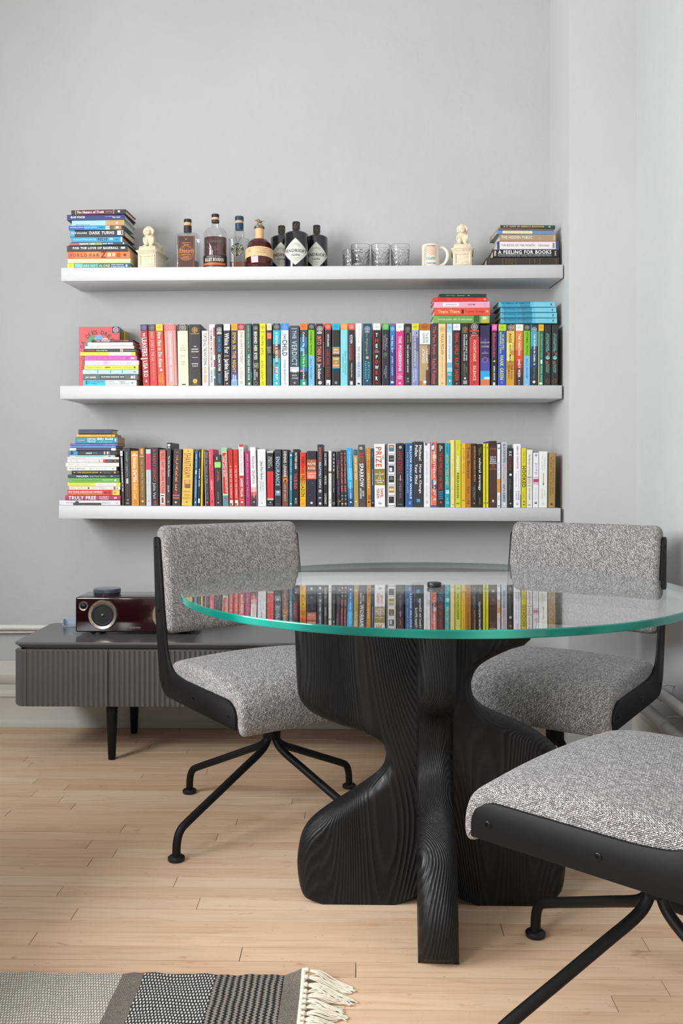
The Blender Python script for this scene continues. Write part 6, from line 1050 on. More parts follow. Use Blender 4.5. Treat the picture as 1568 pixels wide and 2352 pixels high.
# bottles
M_LIQ = plain('bourbon', '#4a0f0a', .12); M_LIQ2 = plain('bourbon_amber', '#7a3a16', .08)
M_GIN = plain('black_bottle_glass', '#15131c', .10, 0, **{'Coat_Weight': .6}); M_CORK = plain('cork', '#d8b48a', .8)
M_CAPK = plain('cap_black', '#1d1c1d', .4); M_CAPB = plain('cap_blue', '#16405c', .35); M_BRONZE = plain('bronze_cast', '#7d6a45', .35, .85); M_GOLD = plain('gold_print', '#b8a050', .4, .4)
def bottle(name, px, Y, label):
    x = sx_at(px, Y); r = empty(name, (x, Y, ZT(x))); tag(r, label, 'bottle', 'bottles on the top shelf'); return r
def hz(r, y): return zpx(y, r.location.y)-r.location.z
def wr(px, Y): return px/FPX*Y
def cyl(R_, cy0=0.0):
    """wraps flat (u,v) onto the front of an upright cylinder"""
    return lambda u, v: ((R_+.0006)*sin(u/R_), cy0-(R_+.0006)*cos(u/R_), v)
def sheet(name, pts2, fn, mat, parent, n=16):
    """flat outline cut in strips and wrapped by fn"""
    us = [p[0] for p in pts2]; u0, u1 = min(us), max(us); v = []; f = []
    for i in range(n+1):
        u = u0+(u1-u0)*i/n; zs = []
        for (a_, b_) in zip(pts2, pts2[1:]+pts2[:1]):
            if (a_[0]-u)*(b_[0]-u) <= 0 and abs(a_[0]-b_[0]) > 1e-12: zs.append(a_[1]+(b_[1]-a_[1])*(u-a_[0])/(b_[0]-a_[0]))
        zs = zs or [0]; v += [fn(u, min(zs)), fn(u, max(zs))]
    f = [(2*i, 2*i+2, 2*i+3, 2*i+1) for i in range(n)]
    return mk(name, v, f, mat, parent, smooth=True)
def words_on(parent, s, cu, cv, L, Hh, fn, mat, bold=1, sl=0.0): return wordmesh('label_text', s, L, Hh, lambda a_, b_: fn(cu-L/2+a_, cv+b_), mat, parent, bold, sl)
# 1 square clear bottle with brown label
YB1 = SYF+.075
r = bottle('whiskey_bottle', 431, YB1, 'square clear whiskey bottle with brown and copper label'); Hs = hz(r, 541); Ht = hz(r, 504); hw_ = wr(27, YB1)
sec = dict(sup=7.0, ax=1.0, ay=.72)
autosmooth(MB().lathe([(hw_*.96, .001), (hw_, .004), (hw_, Hs-.006), (hw_*.98, Hs-.002), (hw_*.86, Hs+.004), (hw_*.42, Hs+.009)], 40, **sec).lathe([(wr(8.2,YB1), Hs+.008), (wr(8,YB1), Hs+.03)], 24).obj('bottle_body', M_BOTTLE, r), 40)
autosmooth(MB().lathe([(hw_*.9, .006), (hw_*.9, .033)], 40, **sec).obj('liquid', plain('bourbon_violet', '#3d2430', .1), r), 40)
autosmooth(MB().lathe([(wr(9,YB1), Hs+.012), (wr(9,YB1), hz(r, 519))], 24).obj('neck_band', plain('band_black', '#2a2523', .5), r))
autosmooth(MB().lathe([(wr(8.4,YB1), hz(r, 519)), (wr(8.2,YB1), hz(r, 511.5))], 24).obj('cork', M_CORK, r))
autosmooth(MB().lathe([(wr(8.8,YB1), hz(r, 511.5)), (wr(8.8,YB1), Ht-.001), (wr(8.2,YB1), Ht)], 24).obj('cap', M_CAPK, r))
yl = -hw_*.72-.0008; flat = lambda u, v: (u, yl, v); flat2 = lambda u, v: (u, yl-.0003, v); flat3 = lambda u, v: (u, yl-.0006, v)
M_LB, M_CU = ink('#4a2a20'), ink('#d98c4c')
lw = wr(19.5, YB1); zt_, zb_ = hz(r, 546), .004
mk('label', [flat(-lw, zb_), flat(lw, zb_), flat(lw, zt_), flat(-lw, zt_)], [(0, 1, 2, 3)], M_LB, r)
for w1, z1, z2 in ((lw*.9, zb_+.002, zt_-.002),):
    for q in (((-w1, z1), (w1, z1+.0006)), ((-w1, z2-.0006), (w1, z2)), ((-w1, z1), (-w1+.0006, z2)), ((w1-.0006, z1), (w1, z2))):
        mk('label_rule', [flat2(q[0][0], q[0][1]), flat2(q[1][0], q[0][1]), flat2(q[1][0], q[1][1]), flat2(q[0][0], q[1][1])], [(0, 1, 2, 3)], M_CU, r)
q = disc2d(0, (zt_+zb_)/2-.004, lw*.9, 28); mk('label_medallion', [flat2(*p) for p in q], [tuple(range(28))], ink('#5a3022'), r)
words_on(r, 'Rhetoric', .001, (zt_+zb_)/2-.004, lw*1.75, .017, flat3, M_CU, 1, .25)
for dz, wl in ((.026, .5), (.033, .8), (-.012, .95), (-.022, .7), (-.028, .85)): mk('label_scroll', [flat3(-lw*wl*.8, (zt_+zb_)/2+dz), flat3(lw*wl*.8, (zt_+zb_)/2+dz+.001), flat3(lw*wl*.5, (zt_+zb_)/2+dz+.0026), flat3(-lw*wl*.5, (zt_+zb_)/2+dz+.0026)], [(0, 1, 2, 3)], M_CU, r)
for s_ in (-1, 1): mk('label_bird', [flat3(0, zt_-.014), flat3(s_*.007, zt_-.0065), flat3(s_*.0035, zt_-.012), flat3(0, zt_-.018)], [(0, 1, 2, 3) if s_ > 0 else (3, 2, 1, 0)], M_CU, r)
for rad_ in (lw*.92, lw*.80):
    A = disc2d(0, (zt_+zb_)/2-.004, rad_, 36); B = disc2d(0, (zt_+zb_)/2-.004, rad_-.0006, 36)
    mk('label_ring', [flat3(*p) for p in A+B], [(i, (i+1) % 36, 36+(i+1) % 36, 36+i) for i in range(36)], M_CU, r)
for s_ in (-1, 1):
    for zc_, sg in ((.012, 1), (-.010, -1), (.024, 1)):
        MB().tube([flat3(s_*(lw*.15+.0115*t_/8*(1+.25*sin(t_))), (zt_+zb_)/2-.004+sg*(abs(zc_)+.0045*sin(t_*.9))) for t_ in range(9)], .00045, 5).obj('label_swirl', M_CU, r)
words_on(r, '23', 0, (zt_+zb_)/2-.0195, .006, .004, flat3, M_CU)
# 2 domed bourbon bottle
YB2 = SYF+.075
r = bottle('bourbon_bottle', 494.5, YB2, 'tall domed bourbon bottle with black and orange label'); R2 = wr(27.2, YB2); Hs = hz(r, 541)
prof = [(R2*.95, .001), (R2, .006), (R2, Hs)]+[(wr(8.4,YB2)+(R2-wr(8.4,YB2))*cos(a_), Hs+(hz(r, 522)-Hs)*sin(a_)) for a_ in [radians(12*k) for k in range(1, 8)]]+[(wr(8.4,YB2), hz(r, 512))]
autosmooth(MB().lathe(prof, 40, ay=.8).obj('bottle_body', M_BOTTLE, r), 60)
autosmooth(MB().lathe([(R2*.93, .004), (R2*.93, hz(r, 547.5))], 40, ay=.8).obj('liquid', M_LIQ, r), 40)
autosmooth(MB().lathe([(wr(9,YB2), hz(r, 512)), (wr(9,YB2), hz(r, 506))], 24).obj('neck_band', plain('band_brown', '#4a3628', .5), r))
autosmooth(MB().lathe([(wr(8.4,YB2), hz(r, 506)), (wr(8.4,YB2), hz(r, 500.5))], 24).obj('cork', M_CORK, r)); autosmooth(MB().lathe([(wr(8.8,YB2), hz(r, 500.5)), (wr(8.8,YB2), hz(r, 493.4)), (wr(8,YB2), hz(r, 492.6))], 24).obj('cap', M_CAPK, r))
ell = lambda R_, off: (lambda u, v: ((R_+off)*sin(u/R_), -(R_*.8+off)*cos(u/R_), v))
f1, f2 = ell(R2, .0008), ell(R2, .0013); zl = hz(r, 590)
sheet('label', [(-R2*1.35, .002), (R2*1.35, .002), (R2*1.35, zl), (-R2*1.35, zl)], f1, ink('#26211f'), r)
sheet('label_stripe', [(-R2*1.2, zl*.28), (R2*1.1, zl*.28), (R2*1.1, zl*.45), (-R2*1.2, zl*.45)], f2, ink('#c8642c'), r)
words_on(r, 'BULLEIT BOURBON', 0, zl*.55, R2*1.7, zl*.24, f2, ink('#e8e0d4')); words_on(r, 'FRONTIER WHISKEY', 0, zl*.86, R2*1.3, zl*.07, f2, ink('#b8b0a4')); words_on(r, 'BOURBON WHISKEY', 0, zl*.1, R2*1.6, zl*.1, f2, ink('#b8b0a4'))
M_EMB = m_glass('embossed_glass', 1.5, (.8, .8, .8), 1.0, (.18, (.6, .55, .55)))
words_on(r, 'BULLEIT', 0, hz(r, 548), R2*1.3, .010, f1, M_EMB); words_on(r, 'BOURBON', 0, hz(r, 562), R2*1.35, .010, f1, M_EMB); words_on(r, 'FRONTIER', 0, hz(r, 574), R2*1.1, .006, f1, M_EMB); words_on(r, 'WHISKEY', 0, hz(r, 580), R2*1.1, .007, f1, M_EMB)
# 3 clear square bottle with blue cap and hanging key
YB3 = SYF+.115
r = bottle('spirit_bottle', 549.5, YB3, 'clear bottle with blue cap, round navy label and hanging key'); R3 = wr(24.5, YB3); Hs = hz(r, 553)
autosmooth(MB().lathe([(R3*.84, .001), (R3*.87, .006), (R3*.98, Hs-.004), (R3, Hs), (R3*.9, Hs+.003), (wr(9.5,YB3), hz(r, 545)), (wr(8.4,YB3), hz(r, 536)), (wr(8.4,YB3), hz(r, 528))], 44, sup=5, ay=.8).obj('bottle_body', M_BOTTLE, r), 50)
autosmooth(MB().lathe([(R3*.80, .006), (R3*.83, hz(r, 604))], 40, sup=5, ay=.76).obj('liquid', M_LIQ2, r), 40)
autosmooth(MB().lathe([(wr(9.4,YB3), hz(r, 529)), (wr(9.8,YB3), hz(r, 514))], 28).obj('neck_band', M_CAPB, r)); autosmooth(MB().lathe([(wr(9.4,YB3), hz(r, 514)), (wr(9.4,YB3), hz(r, 508))], 28).obj('cork', M_CORK, r)); autosmooth(MB().lathe([(wr(10.2,YB3), hz(r, 508)), (wr(10.2,YB3), hz(r, 499)), (wr(9,YB3), hz(r, 498))], 28).obj('cap', M_CAPB, r))
yl3 = -R3*.8-.001; fl = lambda off: (lambda u, v: (u, yl3-off, v)); rl = wr(14.5, YB3); zc = hz(r, 578)
for rad_, c, off in ((rl, '#1c2f4a', 0), (rl*.56, '#c8bc7c', .0003), (rl*.5, '#1c2f4a', .0005), (rl*.34, '#c8bc7c', .0007), (rl*.28, '#1c2f4a', .0009)):
    q = disc2d(wr(-2,YB3), zc, rad_, 32); mk('label', [fl(off)(*p) for p in q], [tuple(range(32))], ink(c), r)
for s, a0, a1 in (('BLADE', 150, 30), ('AND BOW', 200, 340)):
    for i, ch in enumerate(s):
        if ch == ' ': continue
        t_ = radians(a0+(a1-a0)*i/(len(s)-1)); V, F = text2d(ch, rl*.24, rl*.28, 1); up = Vector((cos(t_), sin(t_)));
        if s == 'AND BOW': up = -up
        rt = Vector((up.y, -up.x)); c0 = Vector((wr(-2,YB3), zc))+Vector((cos(t_), sin(t_)))*rl*.78
        mk('label_text', [fl(.0006)(c0.x+rt.x*(q[0]-rl*.12)+up.x*(q[1]-rl*.14), c0.y+rt.y*(q[0]-rl*.12)+up.y*(q[1]-rl*.14)) for q in V], F, ink('#d8c878'), r)
for s_ in (-1, 1):
    autosmooth(MB().tube(catmull([(s_*wr(9.6,YB3), -.006, hz(r, 530)), (s_*wr(12 if s_ > 0 else 9,YB3), -.018, hz(r, 545)), (s_*wr(5,YB3), yl3+.001, hz(r, 553)), (wr(-3,YB3), yl3-.0018, hz(r, 570)), (wr(-4,YB3), yl3-.0018, hz(r, 598))], 4), .0006, 6).obj('neck_cord', plain('cord_black', '#20242c', .7), r))
kx = wr(-6, YB3); km = MB()
km.tube([(kx+.0055*cos(t_), yl3-.003, hz(r, 600)+.0055*sin(t_)) for t_ in [2*pi*k/16 for k in range(17)]], .0011, 8); km.tube([(kx, yl3-.003, hz(r, 600)-.005), (kx, yl3-.003, .002)], .0012, 8)
for d_ in (.004, .008): km.box(kx, kx+.004, yl3-.004, yl3-.002, .002+d_-.001, .002+d_+.001)
autosmooth(km.obj('hanging_key', M_BRONZE, r))
# 4 round faceted bourbon bottle with horse stopper
YB4 = SYF+.060
r = bottle('bourbon_bottle', 595.5, YB4, 'round faceted bourbon bottle with a horse and rider stopper'); R4 = wr(31.5, YB4)
pts = [(R4*.78, .001), (R4*.92, .018), (R4*1.0, hz(r, 592)), (R4*.985, hz(r, 576)), (R4*.80, hz(r, 560)), (R4*.56, hz(r, 552)), (wr(10,YB4), hz(r, 550))]
MB().lathe(pts, 11).obj('bottle_body', M_LIQ, r, rot=(0, 0, .15))
autosmooth(MB().lathe([(wr(9.8,YB4), hz(r, 550.5)), (wr(10.2,YB4), hz(r, 526.5))], 28).obj('neck_wrap', ink('#e0b888'), r)); autosmooth(MB().lathe([(wr(10.2,YB4), hz(r, 526.5)), (wr(12,YB4), hz(r, 525.5)), (wr(12,YB4), hz(r, 521.5)), (wr(8,YB4), hz(r, 518.8))], 28).obj('stopper_base', plain('pewter', '#8a7a68', .3, .8), r))
fn = cyl(R4*1.02); za, zb2 = hz(r, 595), hz(r, 573.5); n_ = 26; u1 = R4*1.5
top = [(-u1+2*u1*i/n_, zb2+(.0008 if i % 2 else -.0002)-.10*((-u1+2*u1*i/n_)**2)/R4*.55) for i in range(n_+1)]; bot = [(-u1+2*u1*i/n_, za+(.0008 if i % 2 else -.0002)-.10*((-u1+2*u1*i/n_)**2)/R4*.7) for i in range(n_+1)]
mk('label', [fn(*p) for p in bot]+[fn(*p) for p in top], [(i, i+1, n_+2+i, n_+1+i) for i in range(n_)], ink('#e3bd8c'), r, smooth=True)
fn2 = cyl(R4*1.02+.0005); mt = ink('#4a3626')
for s, cu, cv, L in (('The Bourbon whiskey dumped', .012, .76, .046), ('on individually', .018, .55, .026), ('individually selected', .014, .33, .040), ('whiskey dumped', -.034, .72, .020), ('selected', -.036, .5, .014)):
    words_on(r, s, cu, za+(zb2-za)*cv-.0005, L, .0034, fn2, mt, 0, .2)
horse = []
def hp(x, z, rx, rz, ry=1.4, rot=0): horse.append(((x*mmm, 0, z*mmm), (rx*mmm, ry*mmm, rz*mmm), (0, rot, 0)))
hp(0, 12, 7.5, 3.6, 2.6); hp(5, 12.6, 4, 3.8, 2.4); hp(-7.5, 14.5, 3, 4.2, 1.8, -.7); hp(-11, 17, 4, 1.7, 1.5, -.5)
hp(12, 14, 6.5, .9, .8, .12); hp(-6, 6, 1.1, 5.5, 1.1, .35); hp(-3, 5, 1, 5.5, 1.1, -.3); hp(5, 5.5, 1.2, 5.6, 1.2, -.35); hp(8, 5, 1.0, 5.4, 1.1, .3); hp(-6, 1.4, 2, 1, 1); hp(6, 1.2, 2.2, 1, 1)
hp(-1.5, 17.5, 4, 2.6, 2.0, .5); hp(-5, 20.5, 1.8, 1.8, 1.6); hp(0, .6, 9, 1.0, 3)
hm = blob(horse, .0006, 'horse_and_rider'); hm.materials.append(M_BRONZE); h_ = ob('horse_and_rider', hm, r); h_.location = (0, 0, hz(r, 519.0)); h_.scale = (1.22, 1.0, 1.22)
# 5-7 black apothecary gin bottles
def gin(px, hwpx, ytop_, Y, label, cell):
    r = bottle('gin_bottle', px, Y, label); R_ = wr(hwpx, Y); k = R_/wr(26.8, SYF+.07); zt2 = hz(r, ytop_); H_ = zt2
    autosmooth(MB().lathe([(R_*.97, .001), (R_, .004), (R_, H_*.73), (R_*.985, H_*.745), (R_*.80, H_*.775), (R_*.45, H_*.80), (R_*.33, H_*.83), (R_*.33, H_*.86)], 40).obj('bottle_body', M_GIN, r), 60)
    autosmooth(MB().lathe([(R_*.30, H_*.845), (R_*.33, H_*.85), (R_*.335, H_*.985), (R_*.29, H_)], 28).obj('stopper', M_CAPK, r))
    for i in range(3):
        a_ = .5+i*.75; MB().tube([((R_*.34)*sin(a_-1.2+q*.25), -(R_*.34)*cos(a_-1.2+q*.25), H_*(.87+.03*q)) for q in range(4)], .0005, 5).obj('stopper_mark', M_GOLD, r)
    f1, f2, f3 = cyl(R_), cyl(R_+.0004), cyl(R_+.0008); zc_ = H_*.335; hh_ = H_*.285; ww = R_*1.3
    dia = [(-ww, zc_), (0, zc_-hh_), (ww, zc_), (0, zc_+hh_)]; sheet('label', dia, f1, ink('#8f8d86'), r, 24)
    sheet('label_face', [(p[0]*.96, zc_+(p[1]-zc_)*.96) for p in dia], f2, ink('#dcdcd2'), r, 24)
    for i in range(5):
        an = radians(30+30*i); q = disc2d(ww*.26*cos(an), zc_+hh_*.36+hh_*.18*sin(an), ww*.085, 8); mk('label_flower', [f3(*p) for p in q], [tuple(range(8))], ink('#c4c8b6'), r)
    words_on(r, "HENDRICK'S", 0, zc_-hh_*.04, ww*1.66, hh_*.22, f3, ink('#2c2c30')); words_on(r, 'GIN', 0, zc_-hh_*.32, ww*.52, hh_*.15, f3, ink('#3c3c40'))
    for d_, wl in ((-.46, .7), (-.56, .5), (-.66, .34)): sheet('label_line', [(-ww*wl*.5, zc_+hh_*d_), (ww*wl*.5, zc_+hh_*d_), (ww*wl*.5, zc_+hh_*(d_+.035)), (-ww*wl*.5, zc_+hh_*(d_+.035))], f3, ink('#a8a89e'), r, 8)
    return r
gin(680, 26.8, 511, SYF+.075, 'black gin bottle with diamond label, foremost of three', 0)
gin(646.5, 25.2, 519.8, SYF+.150, 'black gin bottle half hidden behind the round bourbon bottle', 0)
gin(727.0, 25.2, 519.2, SYF+.150, 'black gin bottle at the glasses end of the three', 0)

# cut crystal tumblers
def tumbler_mesh():
    Ho, Ro, tw = .092, .0405, .0042; n = 72; rows = 26; v = []; f = []
    for i in range(rows+1):
        z = Ho*i/rows; base = Ro*(.90+.10*(z/Ho))
        for k in range(n):
            a_ = 2*pi*k/n; u = a_*12/(2*pi); w = z/.0165
            d1 = abs(((u+w) % 1)-.5)*2; d2 = abs(((u-w) % 1)-.5)*2; cut = max(max(0, 1-(1-d1)/.22), max(0, 1-(1-d2)/.22)) if z < Ho*.80 else 0
            r_ = base-.0032*cut if .006 < z < Ho*.80 else base
            v.append((r_*cos(a_), r_*sin(a_), z))
    for i in range(rows):
        for k in range(n): f.append((i*n+k, i*n+(k+1) % n, (i+1)*n+(k+1) % n, (i+1)*n+k))
    inner = [(Ro-.0012, Ho+.0008), (Ro-tw*.8, Ho), (Ro*.9-tw*.6, .020), (Ro*.6, .013), (.0001, .012)]; o0 = rows*n; prev = o0
    for r_, z in inner:
        s0 = len(v); v += [(r_*cos(2*pi*k/n), r_*sin(2*pi*k/n), z) for k in range(n)]
        f += [(prev+k, prev+(k+1) % n, s0+(k+1) % n, s0+k) for k in range(n)]; prev = s0
    f.append(tuple(range(n))[::-1])
    me = bpy.data.meshes.new('tumbler'); me.from_pydata(v, [], f); me.materials.append(M_TUMBLER); return me
tm = tumbler_mesh()
for px, dY, lab in ((807.5, .165, 'cut crystal tumbler standing behind the others next to gin bottles'), (827.5, .075, 'cut crystal tumbler nearest the gin bottles in the front row'), (873.5, .075, 'middle cut crystal tumbler of the front row'), (918.5, .080, 'cut crystal tumbler nearest the printed mug')):
    Y = SYF+dY; x = sx_at(px, Y); o = ob('crystal_tumbler', tm); o.location = (x, Y, ZT(x)); o.rotation_euler = (0, 0, px*.37); o.scale = (.93, .93, .93*(zpx(565.5, SYF+.075)-ZT(x))/.092/.93); tag(o, lab, 'tumbler', 'cut crystal tumblers on the top shelf'); autosmooth(o, 18) if px < 810 else None
# printed mug
YM = SYF+.075; x = sx_at(988.5, YM); mug = empty('mug', (x, YM, ZT(x))); tag(mug, 'cream ceramic mug printed with coloured lettering', 'mug')
RM = wr(20.2, YM); HM = hz(mug, 566); M_CER = plain('cream_ceramic', '#ece4d2', .2, var=.01, **{'Coat_Weight': .4})
autosmooth(MB().lathe([(RM*.9, .001), (RM, .004), (RM, HM-.002), (RM-.001, HM), (RM-.0035, HM-.001), (RM-.0045, .008), (.0001, .007)], 44).obj('mug_body', M_CER, mug), 50)
autosmooth(MB().tube(catmull([(RM-.002, -.004, HM*.86), (RM+.012, -.004, HM*.90), (RM+.028, -.004, HM*.74), (RM+.030, -.004, HM*.48), (RM+.018, -.004, HM*.22), (RM-.002, -.004, HM*.14)], 5), .0062, 12).obj('handle', M_CER, mug), 60)
fm = cyl(RM); rng = random.Random(3)
for u0, u1_, v0, v1, c, h0 in ((-.85,-.72,.12,.95,'#c87858',.07),(-.68,-.56,.35,.92,'#8aa468',.06),(-.5,.42,.88,.96,'#d8643c',.075),(-.5,.42,.5,.86,'#e8a890',.03),(.46,.62,.35,.86,'#a8b870',.05),(.46,.62,.88,.96,'#7ca4cc',.07),(-.6,.42,.34,.48,'#3c8484',.05),(-.5,.6,.16,.28,'#7c98b4',.08),(-.62,-.54,.04,.26,'#c84c3c',.06),(-.45,.6,.03,.12,'#9cb4c8',.06)):
    v_ = v0
    while v_+h0*.8 <= v1+.01:
        u = u0
        while u < u1_-.02:
            w = min(rng.uniform(.05, .14), u1_-u); sheet('printed_line', [(u*RM, v_*HM), ((u+w)*RM, v_*HM), ((u+w)*RM, (v_+h0*.7)*HM), (u*RM, (v_+h0*.7)*HM)], fm, ink(c), mug, 2); u += w+.03
        v_ += h0*1.25
# speaker maker's name
p = onY(310, 1441.5, SY); wordmesh('maker_name', 'SAMSUNG', .040, .0062, lambda u, v: (p.x-sp.location.x-.020+u, -.0006, p.z-CZ1-.003+v), plain('name_silver', '#b0a8a4', .3, .7), sp)

# ------------------------------------------------------------ rug
def m_rug(name, c1, c2, cm, bw, rh, mort, off=.5, var=.3):
    t = NT(name); t.set(Roughness=.95); co = t.coord()
    nz = t.n('ShaderNodeTexNoise', i_Scale=30.0, i_Detail=2.0); t.l(co, nz.inputs['Vector']); sc_ = t.n('ShaderNodeVectorMath', operation='SCALE'); sc_.inputs['Scale'].default_value = .006; t.l(nz.outputs['Color'], sc_.inputs[0])
    ad = t.n('ShaderNodeVectorMath', operation='ADD'); t.l(co, ad.inputs[0]); t.l(sc_.outputs[0], ad.inputs[1])
    b = t.n('ShaderNodeTexBrick', offset=off); b.inputs['Scale'].default_value = 1.0; b.inputs['Brick Width'].default_value = bw; b.inputs['Row Height'].default_value = rh; b.inputs['Mortar Size'].default_value = mort; b.inputs['Mortar Smooth'].default_value = .7
    for k, c in (('Color1', c1), ('Color2', c2), ('Mortar', cm)): b.inputs[k].default_value = (*lin(c), 1)
    t.l(ad.outputs[0], b.inputs['Vector'])
    n2 = t.n('ShaderNodeTexNoise', i_Scale=700.0, i_Detail=3.0); t.l(co, n2.inputs['Vector']); r2 = t.ramp(n2.outputs[0], [(.3, '#7a746c'), (.68, '#ffffff')])
    t.l(t.mix(var, b.outputs['Color'], r2.outputs[0], 'MULTIPLY'), t.p.inputs['Base Color'])
    h = t.math('ADD', t.math('SUBTRACT', 1.0, b.outputs['Fac']), t.math('MULTIPLY', n2.outputs[0], .4)); t.bump(h, 1.0, .003); return t.m
RT = .009; yR = onZ(500, 2236, RT).y
xs_ = [onZ(q, 2238, RT).x for q in (281, 331, 496, 653, 694)]
rug = empty('woven_rug', ((xs_[0]+xs_[4])/2, yR-.4, 0)); tag(rug, 'flat woven rug in grey, black and ivory bands with fringed end', 'rug')
X0R = xs_[0]-.42; YR0 = .55
def wave(x, y):
    lift = max(0, (x-xs_[3])/(xs_[4]-xs_[3]))*max(0, 1-(yR-y)/.07)
    return .0012*sin(x*55+y*20)+.001*sin(y*70-x*18)+.012*lift**1.5
def strip(name, x0, x1, mat, parent=rug):
    nx = max(2, int((x1-x0)/.02)); ny = 46; v = []; f = []; ys = [yR-(yR-YR0)*(j/ny)**1.8 for j in range(ny+1)]
    for lev in (1, 0):
        for i in range(nx+1):
            for y in ys:
                x = x0+(x1-x0)*i/nx; e_ = .003*sin(x*420) if y == yR else 0
                v.append((x-rug.location.x, y+e_-rug.location.y, (RT+wave(x, y)-.0012) if lev else max(.0004, wave(x, y)-.002)))
    k = ny+1; n_ = (nx+1)*k
    for i in range(nx):
        for j in range(ny):
            a_ = i*k+j; f += [(a_, a_+1, a_+k+1, a_+k), (n_+a_, n_+a_+k, n_+a_+k+1, n_+a_+1)]
    for i in range(nx): a_ = i*k; f += [(a_, a_+k, n_+a_+k, n_+a_), (a_+ny, n_+a_+ny, n_+a_+k+ny, a_+k+ny)]
    for j in range(ny): f += [(j, n_+j, n_+j+1, j+1), (nx*k+j, nx*k+j+1, n_+nx*k+j+1, n_+nx*k+j)]
    o = mk(name, v, f, mat, parent); bm = bmesh.new(); bm.from_mesh(o.data); bmesh.ops.recalc_face_normals(bm, faces=bm.faces); bm.to_mesh(o.data); bm.free(); return autosmooth(o, 60)
g_ = .0003
M_R1 = m_rug('rug_ivory_weave', '#e6e0d4', '#d2cabd', '#948b82', .0054, .0088, .0011); M_R2 = m_rug('rug_taupe_weave', '#a0958a', '#8d8277', '#6e655c', .004, .004, .0004, .5, .75)
M_R3 = m_rug('rug_black_ivory_weave', '#eae6de', '#d8d2c8', '#1a191a', .0064, .0098, .0021); M_R4 = m_rug('rug_black_grey_weave', '#978e84', '#857c72', '#1a191a', .0128, .0085, .0001, .0)
_nt = M_R4.node_tree; _b = next(n for n in _nt.nodes if n.type == 'TEX_BRICK'); _src = _b.inputs['Vector'].links[0].from_socket
_sx = _nt.nodes.new('ShaderNodeSeparateXYZ'); _nt.links.new(_src, _sx.inputs[0])
def _mth(op, a_, b_):
    q = _nt.nodes.new('ShaderNodeMath'); q.operation = op
    for i_, w_ in ((0, a_), (1, b_)):
        if isinstance(w_, bpy.types.NodeSocket): _nt.links.new(w_, q.inputs[i_])
        else: q.inputs[i_].default_value = w_
    return q.outputs[0]
# twisted two-ply cords running away from the viewer: black and grey strands alternate
_tw = _mth('MULTIPLY', _mth('SINE', _mth('MULTIPLY', _sx.outputs[1], 2*pi/.0085), 0), .9)
_st = _mth('SINE', _mth('ADD', _mth('MULTIPLY', _sx.outputs[0], 2*pi/.0128), _tw), 0)
_rp = _nt.nodes.new('ShaderNodeValToRGB'); _rp.color_ramp.elements[0].position = .40; _rp.color_ramp.elements[0].color = (*lin('#171618'), 1); _rp.color_ramp.elements[1].position = .62; _rp.color_ramp.elements[1].color = (*lin('#93897e'), 1)
_nt.links.new(_mth('ADD', _mth('MULTIPLY', _st, .5), .5), _rp.inputs[0])
_mx = next(n for n in _nt.nodes if n.type == 'MIX'); _nt.links.new(_rp.outputs[0], _mx.inputs[6])
strip('woven_band', X0R, xs_[0]-g_, M_R1); strip('woven_band', xs_[0], xs_[1]-g_, M_R2); strip('woven_band', xs_[1], xs_[2]-g_, M_R3); strip('woven_band', xs_[2], xs_[3]-g_, M_R4); strip('woven_band', xs_[3], xs_[4]-g_, M_R2)
M_STR = plain('fringe_cotton', '#ded4c0', .9, bump=.3, bscale=600); rg = random.Random(11)
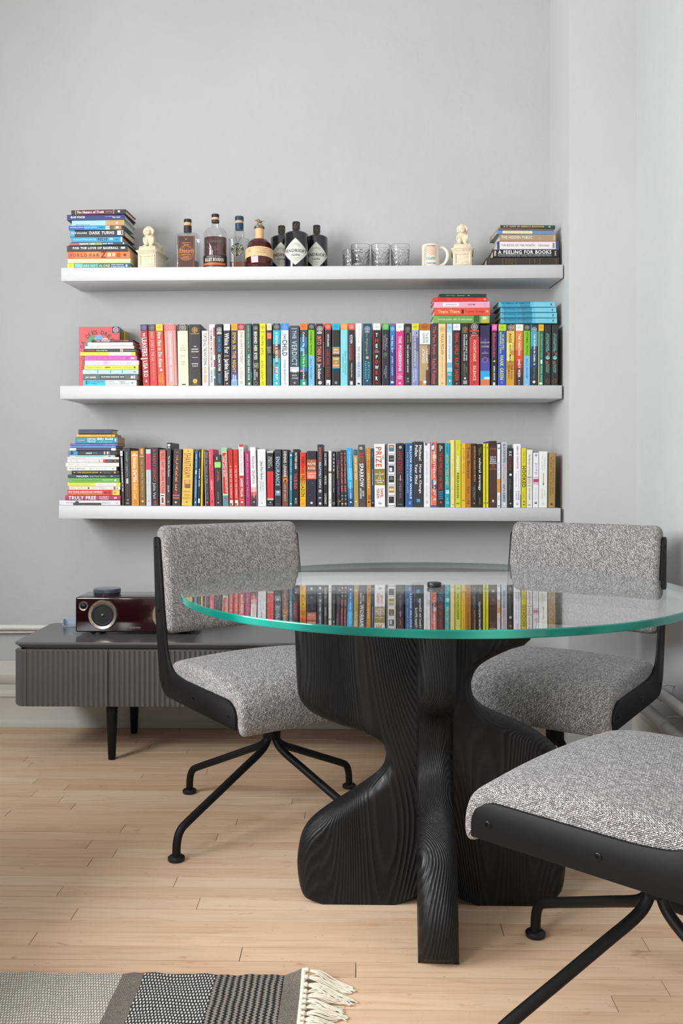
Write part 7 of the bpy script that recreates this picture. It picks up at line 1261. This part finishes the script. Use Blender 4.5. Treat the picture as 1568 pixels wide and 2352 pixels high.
# knotted edge cord
pts = [(xs_[4]+.004-rug.location.x, yR-.002-d_-rug.location.y, RT*.6+wave(xs_[4], yR-d_)+.001) for d_ in [i*.02 for i in range(60)]]
autosmooth(MB().tube(pts, .0055, 8).obj('edge_cord', M_STR, rug), 70)
for k in range(46):
    yk = yR-.004-k*.0185; m = MB(); zb = RT*.6+wave(xs_[4], yk)
    m.tube([(xs_[4]+.003, yk, zb+.002), (xs_[4]+.011, yk-.001, zb+.004), (xs_[4]+.016, yk-.002, zb+.001)], [.004, .0058, .003], 7)
    sw = rg.uniform(-.025, .01)-(.03 if k < 3 else 0); Lk = rg.uniform(.055, .085)+(.012 if k < 3 else 0)
    for s_ in range(15):
        oy = rg.uniform(-.007, .007); oz = rg.uniform(0, .005); l_ = Lk*rg.uniform(.8, 1.1); bend = rg.uniform(-.012, .012)
        a_ = (xs_[4]+.013, yk+oy*.3, zb+.002+oz*.4)
        m.tube(catmull([a_, (a_[0]+l_*.3, yk+oy*.8+sw*.25+bend*.6, zb*.6+.006+oz), (a_[0]+l_*.65, yk+oy+sw*.65+bend, .004+oz*.9), (a_[0]+l_, yk+oy*1.5+sw, .0022+oz*.4)], 3), .0011, 5)
    m.v = [(v[0]-rug.location.x, v[1]-rug.location.y, v[2]) for v in m.v]
    autosmooth(m.obj('fringe_tassel', M_STR, rug), 80)

# ------------------------------------------------------------ sofa facing the rug (unseen, added just outside the frame to shade floor and cabinet)
so = empty('shade_sofa', (-1.66, 1.86, 0)); tag(so, 'green upholstered sofa facing the rug, added out of view to shade floor and cabinet', 'shade_sofa')
M_VEL = plain('green_velvet', '#3c4a42', .9, bump=.3, bscale=500)
bevel(MB().box(-.53, .60, -.40, .41, .12, .28).obj('seat_base', M_VEL, so), .02, 3)
for x0_, x1_ in ((-.425, .033), (.039, .49)):
    bevel(MB().box(x0_, x1_, -.40, .20, .282, .44).obj('seat_cushion', M_VEL, so), .035, 4); bevel(MB().box(x0_, x1_, .08, .215, .445, .70).obj('back_cushion', M_VEL, so), .04, 4)
bevel(MB().box(-.53, .60, .22, .41, .282, .74).obj('backrest', M_VEL, so), .04, 4)
for s_ in (-1, 1): bevel(MB().box((.495 if s_ > 0 else -.53), (.60 if s_ > 0 else -.43), -.40, .215, .282, .58).obj('armrest', M_VEL, so), .03, 4)
for x_ in (-.47, .54):
    for y_ in (-.34, .35): autosmooth(MB().lathe([(.012, 0), (.02, .119)], 14).obj('leg', M_BLACK, so, loc=(x_, y_, 0)))
